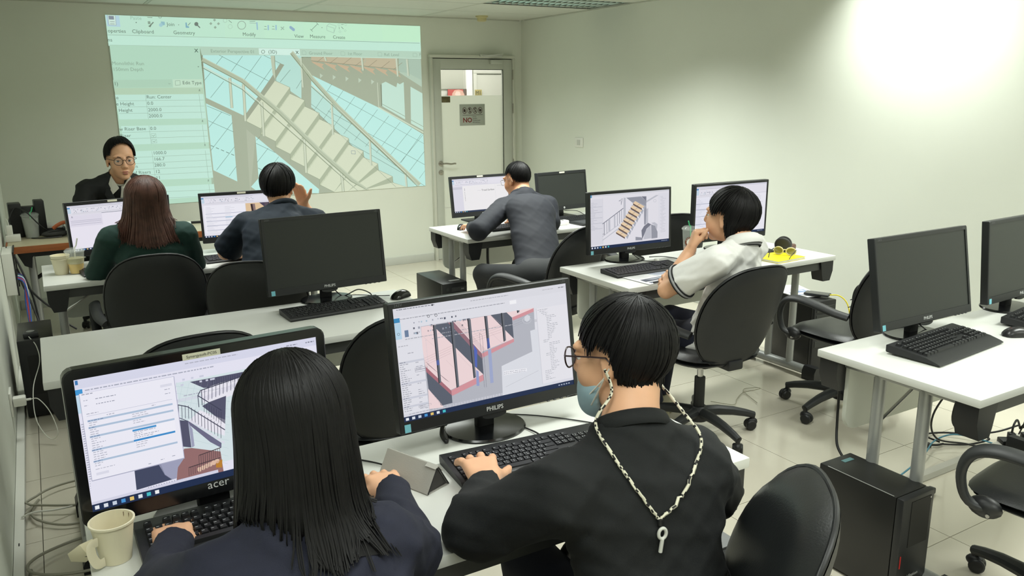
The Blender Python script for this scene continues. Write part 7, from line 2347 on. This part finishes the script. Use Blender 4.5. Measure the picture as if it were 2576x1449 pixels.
# --- the student in the black sweatshirt (nearest, right)
J = dict(P=(1.00, 1.11, 0.51), N=(0.990, 1.214, 0.990), SL=(0.812, 1.200, 0.900), SR=(1.118, 1.155, 0.900), EL=(0.700, 1.350, 0.790), WL=(0.797, 1.490, 0.805),
         ER=(1.235, 1.225, 0.79), WR=(1.24, 1.44, 0.79), H=(1.020, 1.290, 1.128), HR=(24, -10, 2), KL=(0.93, 1.52, 0.55), KR=(1.15, 1.50, 0.55), AL=(0.93, 1.56, 0.10), AR=(1.15, 1.54, 0.10), top_name='sweatshirt', hunch=0.02)
root, Hm, og, ax = person('person with short black hair, glasses and a corded lanyard in a black sweatshirt', J, SKIN, BLACK_SW, 0.028, 'long', (0.08, 0.0), NAVY_PANTS, BLACK,
    dict(L=dict(d=(0.30, 0.93, 0.06), n=(0, 0.0, 1), per=[(12, 36, 30), (8, 36, 30), (10, 34, 28), (6, 22, 14)], spread=0.2, thumb=(0.62, 0.60, -0.30), sc=1.05), R=dict(d=(0, 1, 0), n=(0, 0, 1))), 0.005, True, (0.009, FOLD_DEF), seed=5)
cap_hair('hair', HAIR_BK, root, og, Hm, (0.089, 0.104, 0.099), (0, -0.022, 0.028), 20, ((0, 82), (30, 84), (52, 92), (64, 106), (73, 86), (97, 86), (110, 100), (120, 114), (140, 122), (180, 124)), 1500, 0.0028, ((0, 0), (105, 0), (125, 0.02), (180, 0.035)), 0.0, 0.25, 9, None, 0.05, 6, 0.12, nseg=9)
GLF = mat('dark_glasses_frame', (48, 30, 34), 0.35)
gl = glasses(Hm, root, og, GLF, 0.024, 0.0019, 0.109)
eyes_and_brows(Hm, root, og, HAIR_BK)
T = Matrix.Translation(-Vector(og)) @ Hm
# face mask pulled under the chin
MASK = mat('surgical_mask', (150, 178, 190), 0.75, var=0.04, bump=0.1, bscale=200)
mk_ = Field((Vector(J['H'])-Vector((0.16, 0.16, 0.2)))[:], (Vector(J['H'])+Vector((0.16, 0.16, 0.02)))[:], 0.004)
Ru = Hm.to_3x3().normalized().to_4x4(); Ru.translation = Hm.translation
mk_.ell((0, 0.036, -0.072), (0.064, 0.072, 0.058), Ru, 0.01)
mk_.ell((0, 0.070, -0.108), (0.040, 0.036, 0.030), Ru, 0.03)
mk_.plane(Hm @ Vector((0, 0.06, -0.045)), Hm.to_3x3() @ Vector((0, 0.25, 1)))
mk_.plane(Hm @ Vector((0, 0.028, -0.07)), Hm.to_3x3() @ Vector((0, -1, -0.25)))
mo = mk_.build('face_mask', MASK, root, og)
MB().tube([T @ Vector(p) for p in ((-0.060, 0.052, -0.075), (-0.072, 0.025, -0.055), (-0.080, 0.0, -0.035), (-0.082, -0.018, -0.012))], 0.0018, 6).tube([T @ Vector(p) for p in ((-0.056, 0.052, -0.098), (-0.070, 0.025, -0.068), (-0.080, 0.0, -0.036))], 0.0018, 6).build('ear_loop', WHITE_PL, mo, 60)
# collar and cuffs
cb = MB(); Nn = V3(J['N'])-V3(og)
ring(cb, Nn+ax[1]*0.012-ax[2]*0.004, unit(V3(J['H'])-V3(J['N'])+ax[2]*0.02), ax[0], 0.074, 0.072, 0.014, flat=(0.55, 1.2))
cb.build('collar', BLACK_SW, root, 60)
# cord from the spectacle arms down the back, with a clip
CW, CB_ = mat('cord_white', (214, 210, 190), 0.7), mat('cord_black', (28, 26, 26), 0.7)
lan = MB()
Lw = lambda p: Vector(p)-Vector(og)
L0_, R0_ = T @ Vector((-0.084, -0.008, -0.012)), T @ Vector((0.084, -0.008, -0.012))
cl = Lw((0.955, 1.090, 0.858))
cordf = lambda i, k: 1 if (i*1+k) % 5 == 0 or (i+2*k) % 7 == 0 else 0
lp_ = bez([L0_, T @ Vector((-0.088, -0.02, -0.06)), Lw((0.895, 1.205, 1.03)), Lw((0.893, 1.145, 0.985)), Lw((0.915, 1.105, 0.93)), cl], 14)
rp_ = bez([R0_, T @ Vector((0.086, -0.03, -0.07)), Lw((1.085, 1.165, 1.030)), Lw((1.085, 1.105, 0.985)), Lw((1.030, 1.085, 0.92)), cl], 14)
sw_ = [draper(child(root, 'sweatshirt'))]
lp_ = [drape(p, sw_, 0.0045) if p.z < 0.985 else p for p in lp_]; rp_ = [drape(p, sw_, 0.0045) if p.z < 0.985 else p for p in rp_]
cl = drape(cl, sw_, 0.006)
lp_[-1] = cl; rp_[-1] = cl
lan.tube(lp_, 0.0034, 6, mfun=cordf); lan.tube(rp_, 0.0034, 6, mfun=cordf)
lo_ = lan.build('lanyard', [CW, CB_], root, 60)
lc = MB()
lc.cyl(cl+Vector((0, 0, 0.004)), cl+Vector((0.0, -0.001, -0.008)), 0.006, n=10, mi=1)
ring(lc, drape(cl+Vector((0.0, -0.003, -0.024)), sw_, 0.006), (0.2, 1, 0), (1, 0, 0), 0.008, 0.011, 0.0035)
lc.tube([drape(cl+Vector((0, -0.003, -0.034)), sw_, 0.006), drape(cl+Vector((-0.002, -0.004, -0.062)), sw_, 0.006)], 0.004, 8)
lc.build('lanyard_clip', [mat('clip_white', (206, 206, 200), 0.4), BLACK], lo_, 60)

# --- the man in the white polo shirt
J = dict(P=(2.64, 2.66, 0.54), N=(2.615, 2.475, 1.012), SL=(2.430, 2.430, 0.975), SR=(2.770, 2.560, 0.975), EL=(2.335, 2.640, 0.815), WL=(2.470, 2.640, 0.985),
         ER=(2.72, 2.74, 0.80), WR=(2.46, 2.70, 0.84), H=(2.612, 2.556, 1.135), HR=(17, 2, -3), KL=(2.50, 3.06, 0.52), KR=(2.76, 3.08, 0.52), AL=(2.80, 3.10, 0.10), AR=(2.74, 3.12, 0.10), top_name='polo_shirt', hunch=0.015, foot=(-0.5, 0.8, 0))
J['AL'] = (2.62, 3.02, 0.10)
push(J, 1.045)
root, Hm, og, ax = person('person in a white polo shirt with striped collar, chin resting on one hand', J, SKIN, WHITE_POLO, 0.020, 'short', (0.72, 0.72), NAVY_PANTS, BEIGE_SHOE,
    dict(L=dict(d=(0.30, -0.02, 0.95), n=(-0.75, 0.55, 0.25), per=[(58, 70, 30), (62, 74, 30), (70, 78, 30), (76, 80, 30)], thumb=(0.8, 0.35, -0.45), spread=0.05), R=dict(d=(-0.9, 0.1, 0.05), n=(-0.1, 0.9, 0.4), curls=(30, 40, 25))), 0.005, True, (0.008, (((0.9, 0.5, 0.75), 80, 0.45), ((0.2, 0.3, 1.0), 66, 0.4), ((-0.6, 0.5, 0.9), 74, 0.4))), seed=7, top_h=0.007, hs=1.08)
cap_hair('hair', HAIR_BK, root, og, Hm, (0.090, 0.109, 0.100), (0, -0.022, 0.026), 18, ((0, 80), (30, 86), (50, 100), (66, 106), (75, 88), (97, 88), (108, 106), (125, 118), (180, 122)), 1300, 0.0030, ((0, 0), (103, 0), (116, 0.05), (180, 0.09)), 0.10, 0.20, 11, None, 0.06, 6, 0.1)
eyes_and_brows(Hm, root, og, HAIR_BK)
lips(Hm, root, og)
# striped collar and sleeve bands
Nn = V3(J['N'])-V3(og)
for dz, m_, rr_, fl in ((0.030, WHITE_POLO, 0.020, (0.45, 1.3)), (0.006, STRIPE_B, 0.0045, (1, 1)), (-0.003, STRIPE_G, 0.0075, (0.8, 1.2)), (-0.013, STRIPE_B, 0.0045, (1, 1))):
    b_ = MB()
    k_ = 0.070+(0.030-dz)*0.40
    ring(b_, Nn+ax[1]*(dz-0.004)+ax[2]*0.004, unit(V3(J['H'])-V3(J['N'])-ax[2]*0.04), ax[0], k_+0.006, k_+0.002, rr_, flat=fl)
    b_.build('collar' if m_ is WHITE_POLO else 'collar_stripe', m_, root, 60)
for S_, E_ in (('SL', 'EL'), ('SR', 'ER')):
    a_, e_ = V3(J[S_])-V3(og), V3(J[E_])-V3(og)
    dv = unit(e_-a_)
    for off, m_, r_ in ((0.0, STRIPE_B, 0.0035), (-0.009, STRIPE_G, 0.006), (-0.018, STRIPE_B, 0.0035)):
        b_ = MB()
        ring(b_, a_+(e_-a_)*0.72+dv*off, dv, (0, 0, 1), 0.0805, 0.0805, r_)
        b_.build('sleeve_stripe', m_, root, 60)

# --- the man in the navy jacket at the glass door table
J = dict(P=(2.66, 4.18, 0.54), N=(2.870, 4.745, 0.990), SL=(2.685, 4.700, 0.915), SR=(3.050, 4.700, 0.905), EL=(2.400, 4.520, 0.815), WL=(2.475, 4.760, 0.800),
         ER=(3.02, 4.62, 0.80), WR=(2.92, 4.84, 0.80), H=(2.880, 4.835, 1.085), HR=(16, -14, 0), KL=(2.42, 4.50, 0.53), KR=(2.76, 4.58, 0.53), AL=(2.48, 4.42, 0.10), AR=(2.78, 4.62, 0.10), top_name='jacket', hunch=0.06)
root, Hm, og, ax = person('person in a dark navy jacket leaning over the table by the glass door', J, SKIN_T, NAVY_JK, 0.024, 'long', (0.02, 0.02), DK_PANTS, BLACK,
    dict(L=dict(d=(0.2, 0.97, -0.05), n=(0, 0, 1), curls=(12, 24, 18), thumb=(0.6, 0.6, -0.2)), R=dict(d=(-0.2, 1, 0), n=(0, 0, 1))), 0.006, True, (0.003, FOLD_DEF), seed=9)
cap_hair('hair', HAIR_BK, root, og, Hm, (0.0785, 0.0985, 0.0915), (0, -0.0155, 0.032), 24, ((0, 66), (40, 68), (58, 88), (66, 96), (76, 78), (100, 78), (115, 96), (140, 106), (180, 108)), 900, 0.0018, None, 0, 0, 13, None, 0.05, 7, 0.2, nseg=7)
glasses(Hm, root, og, mat('thin_metal_frame', (120, 118, 110), 0.3, metal=0.8), 0.021, 0.001, 0.112)
eyes_and_brows(Hm, root, og, HAIR_BK)
Nn = V3(J['N'])-V3(og)
b_ = MB(); ring(b_, Nn+ax[1]*0.012, unit(V3(J['H'])-V3(J['N'])-ax[2]*0.04), ax[0], 0.078, 0.074, 0.016, flat=(0.5, 1.2)); b_.build('collar', NAVY_JK, root, 60)

# --- the man in the dark teal T-shirt
J = dict(P=(0.96, 4.20, 0.55), N=(1.145, 4.445, 1.065), SL=(0.950, 4.480, 0.985), SR=(1.310, 4.405, 0.985), EL=(0.855, 4.640, 0.815), WL=(1.02, 4.74, 0.785),
         ER=(1.43, 4.60, 0.86), WR=(1.315, 4.645, 1.055), H=(1.150, 4.530, 1.178), HR=(-26, -2, 4), KL=(0.86, 4.66, 0.53), KR=(1.10, 4.62, 0.53), AL=(0.86, 4.66, 0.10), AR=(1.12, 4.62, 0.10), top_name='tshirt', hunch=0.03)
root, Hm, og, ax = person('person in a dark teal T-shirt resting a hand on the cheek, third row', J, SKIN, TEAL_T, 0.022, 'short', (0.86, 0.86), NAVY_PANTS, BLACK,
    dict(L=dict(d=(0.9, 0.3, -0.05), n=(0, 0, 1)), R=dict(d=(-0.22, -0.16, 0.95), n=(0.70, 0.60, 0.2), curls=(22, 24, 14), spread=0.06, thumb=(0.6, 0.7, 0.0))), 0.006, False, (0.006, FOLD_DEF), seed=4, w=1.08)
cap_hair('hair', HAIR_BK, root, og, Hm, (0.090, 0.110, 0.100), (0, -0.018, 0.028), 16, ((0, 76), (30, 80), (52, 96), (85, 96), (110, 108), (140, 120), (180, 120)), 700, 0.004, None, 0, 0, 21, None, 0.08, 7, 0.2)
Nn = V3(J['N'])-V3(og)
b_ = MB(); ring(b_, Nn+ax[1]*0.010, unit(V3(J['H'])-V3(J['N'])), ax[0], 0.074, 0.072, 0.010, flat=(0.6, 1.3)); b_.build('collar', TEAL_T, root, 60)

# --- the woman with long brown hair
J = dict(P=(0.47, 4.44, 0.54), N=(0.455, 4.50, 1.035), SL=(0.285, 4.515, 0.965), SR=(0.625, 4.475, 0.965), EL=(0.215, 4.640, 0.780), WL=(0.27, 4.83, 0.785),
         ER=(0.68, 4.62, 0.78), WR=(0.58, 4.82, 0.785), H=(0.468, 4.545, 1.150), HR=(-4, -4, 4), KL=(0.36, 4.90, 0.53), KR=(0.58, 4.90, 0.53), AL=(0.36, 4.92, 0.10), AR=(0.58, 4.92, 0.10), top_name='sweater')
root, Hm, og, ax = person('person with long straight brown hair in a dark green sweater, third row left', J, SKIN, GREEN_SW, 0.020, 'long', (0.05, 0.05), NAVY_PANTS, BLACK,
    dict(L=dict(d=(0.1, 1, -0.05), n=(0, 0, 1)), R=dict(d=(-0.1, 1, -0.05), n=(0, 0, 1))), 0.007, False, (0.006, FOLD_DEF), seed=6)
cap_hair('hair', HAIR_BR, root, og, Hm, (0.098, 0.114, 0.100), (0, -0.020, 0.028), 14, ((0, 70), (30, 74), (50, 92), (180, 96)), 1600, 0.0028, ((0, 0.0), (34, 0.0), (48, 0.16), (75, 0.20), (180, 0.225)), 0.42, 0.0, 8, None, 0.035, 3, over=[draper(child(root, 'sweater'))])

# --- the lecturer facing the class
J = dict(P=(0.42, 6.62, 0.60), N=(0.500, 6.33, 1.125), SL=(0.690, 6.34, 1.045), SR=(0.290, 6.33, 1.045), EL=(0.70, 6.24, 0.80), WL=(0.60, 6.08, 0.785),
         ER=(0.20, 6.22, 0.80), WR=(0.36, 6.08, 0.785), H=(0.520, 6.275, 1.245), HR=(186, -2, 0), KL=(0.52, 6.36, 0.56), KR=(0.32, 6.36, 0.56), AL=(0.52, 6.42, 0.10), AR=(0.32, 6.42, 0.10), top_name='jacket', hunch=0.02)
root, Hm, og, ax = person('person in a black suit jacket and glasses speaking in front of the projection', J, SKIN, SUIT, 0.024, 'long', (0.08, 0.08), SUIT, BLACK,
    dict(L=dict(d=(-0.3, -0.95, -0.02), n=(0, 0, 1)), R=dict(d=(0.3, -0.95, -0.02), n=(0, 0, 1))), 0.006, True, (0.008, FOLD_DEF), seed=12, hs=1.13)
cap_hair('hair', HAIR_BK, root, og, Hm, (0.085, 0.106, 0.106), (0, -0.014, 0.034), 20, ((0, 62), (25, 64), (50, 78), (64, 100), (85, 92), (110, 104), (140, 116), (180, 116)), 600, 0.0036, None, 0, 0, 17, None, 0.06, 4, -0.2)
glasses(Hm, root, og, mat('round_dark_frame', (42, 34, 30), 0.35), 0.0245, 0.0018, 0.106)
eyes_and_brows(Hm, root, og, HAIR_BK)
lips(Hm, root, og)
# shirt front between the lapels, collar points
Nn = V3(J['N'])-V3(og)
fw, rt, up = ax[2], ax[0], ax[1]
q = lambda a, b, c: tuple(Nn+rt*a+up*b+fw*c)
sb = MB()
sb.add([q(-0.050, 0.0, 0.078), q(-0.004, -0.03, 0.098), q(0.0, -0.20, 0.138), q(-0.040, -0.12, 0.122),
        q(-0.050, 0.0, 0.05), q(-0.004, -0.03, 0.07), q(0.0, -0.20, 0.10), q(-0.040, -0.12, 0.09)],
       [(3, 2, 1, 0), (4, 5, 6, 7), (0, 1, 5, 4), (1, 2, 6, 5), (2, 3, 7, 6), (3, 0, 4, 7)])
sb.build('shirt', WSHIRT, root, 0)
b_ = MB(); ring(b_, Nn+up*0.004+fw*0.006, unit(up+fw*0.45), rt, 0.070, 0.074, 0.013, flat=(0.4, 1.4)); b_.build('shirt_collar', WSHIRT, root, 60)
for sx in (-1, 1):
    b_ = MB()
    b_.add([q(sx*0.06, 0.04, 0.05), q(sx*0.012, -0.03, 0.10), q(sx*0.05, -0.07, 0.112), q(sx*0.078, -0.02, 0.068), q(sx*0.06, 0.04, 0.042), q(sx*0.012, -0.03, 0.09), q(sx*0.05, -0.07, 0.10), q(sx*0.078, -0.02, 0.058)],
           [(0, 1, 2, 3), (7, 6, 5, 4), (0, 4, 5, 1), (1, 5, 6, 2), (2, 6, 7, 3), (3, 7, 4, 0)])
    b_.build('collar_point', WSHIRT, root, 0)
    b_ = MB()
    b_.add([q(sx*0.085, 0.0, 0.062), q(sx*0.034, -0.10, 0.124), q(sx*0.006, -0.22, 0.146), q(sx*0.07, -0.13, 0.134), q(sx*0.10, -0.07, 0.108), q(sx*0.085, 0.0, 0.05), q(sx*0.034, -0.10, 0.112), q(sx*0.006, -0.22, 0.13), q(sx*0.07, -0.13, 0.12), q(sx*0.10, -0.07, 0.094)],
           [(0, 1, 2, 3, 4), (9, 8, 7, 6, 5), (0, 5, 6, 1), (1, 6, 7, 2), (2, 7, 8, 3), (3, 8, 9, 4), (4, 9, 5, 0)])
    b_.build('lapel', SUIT, root, 0)
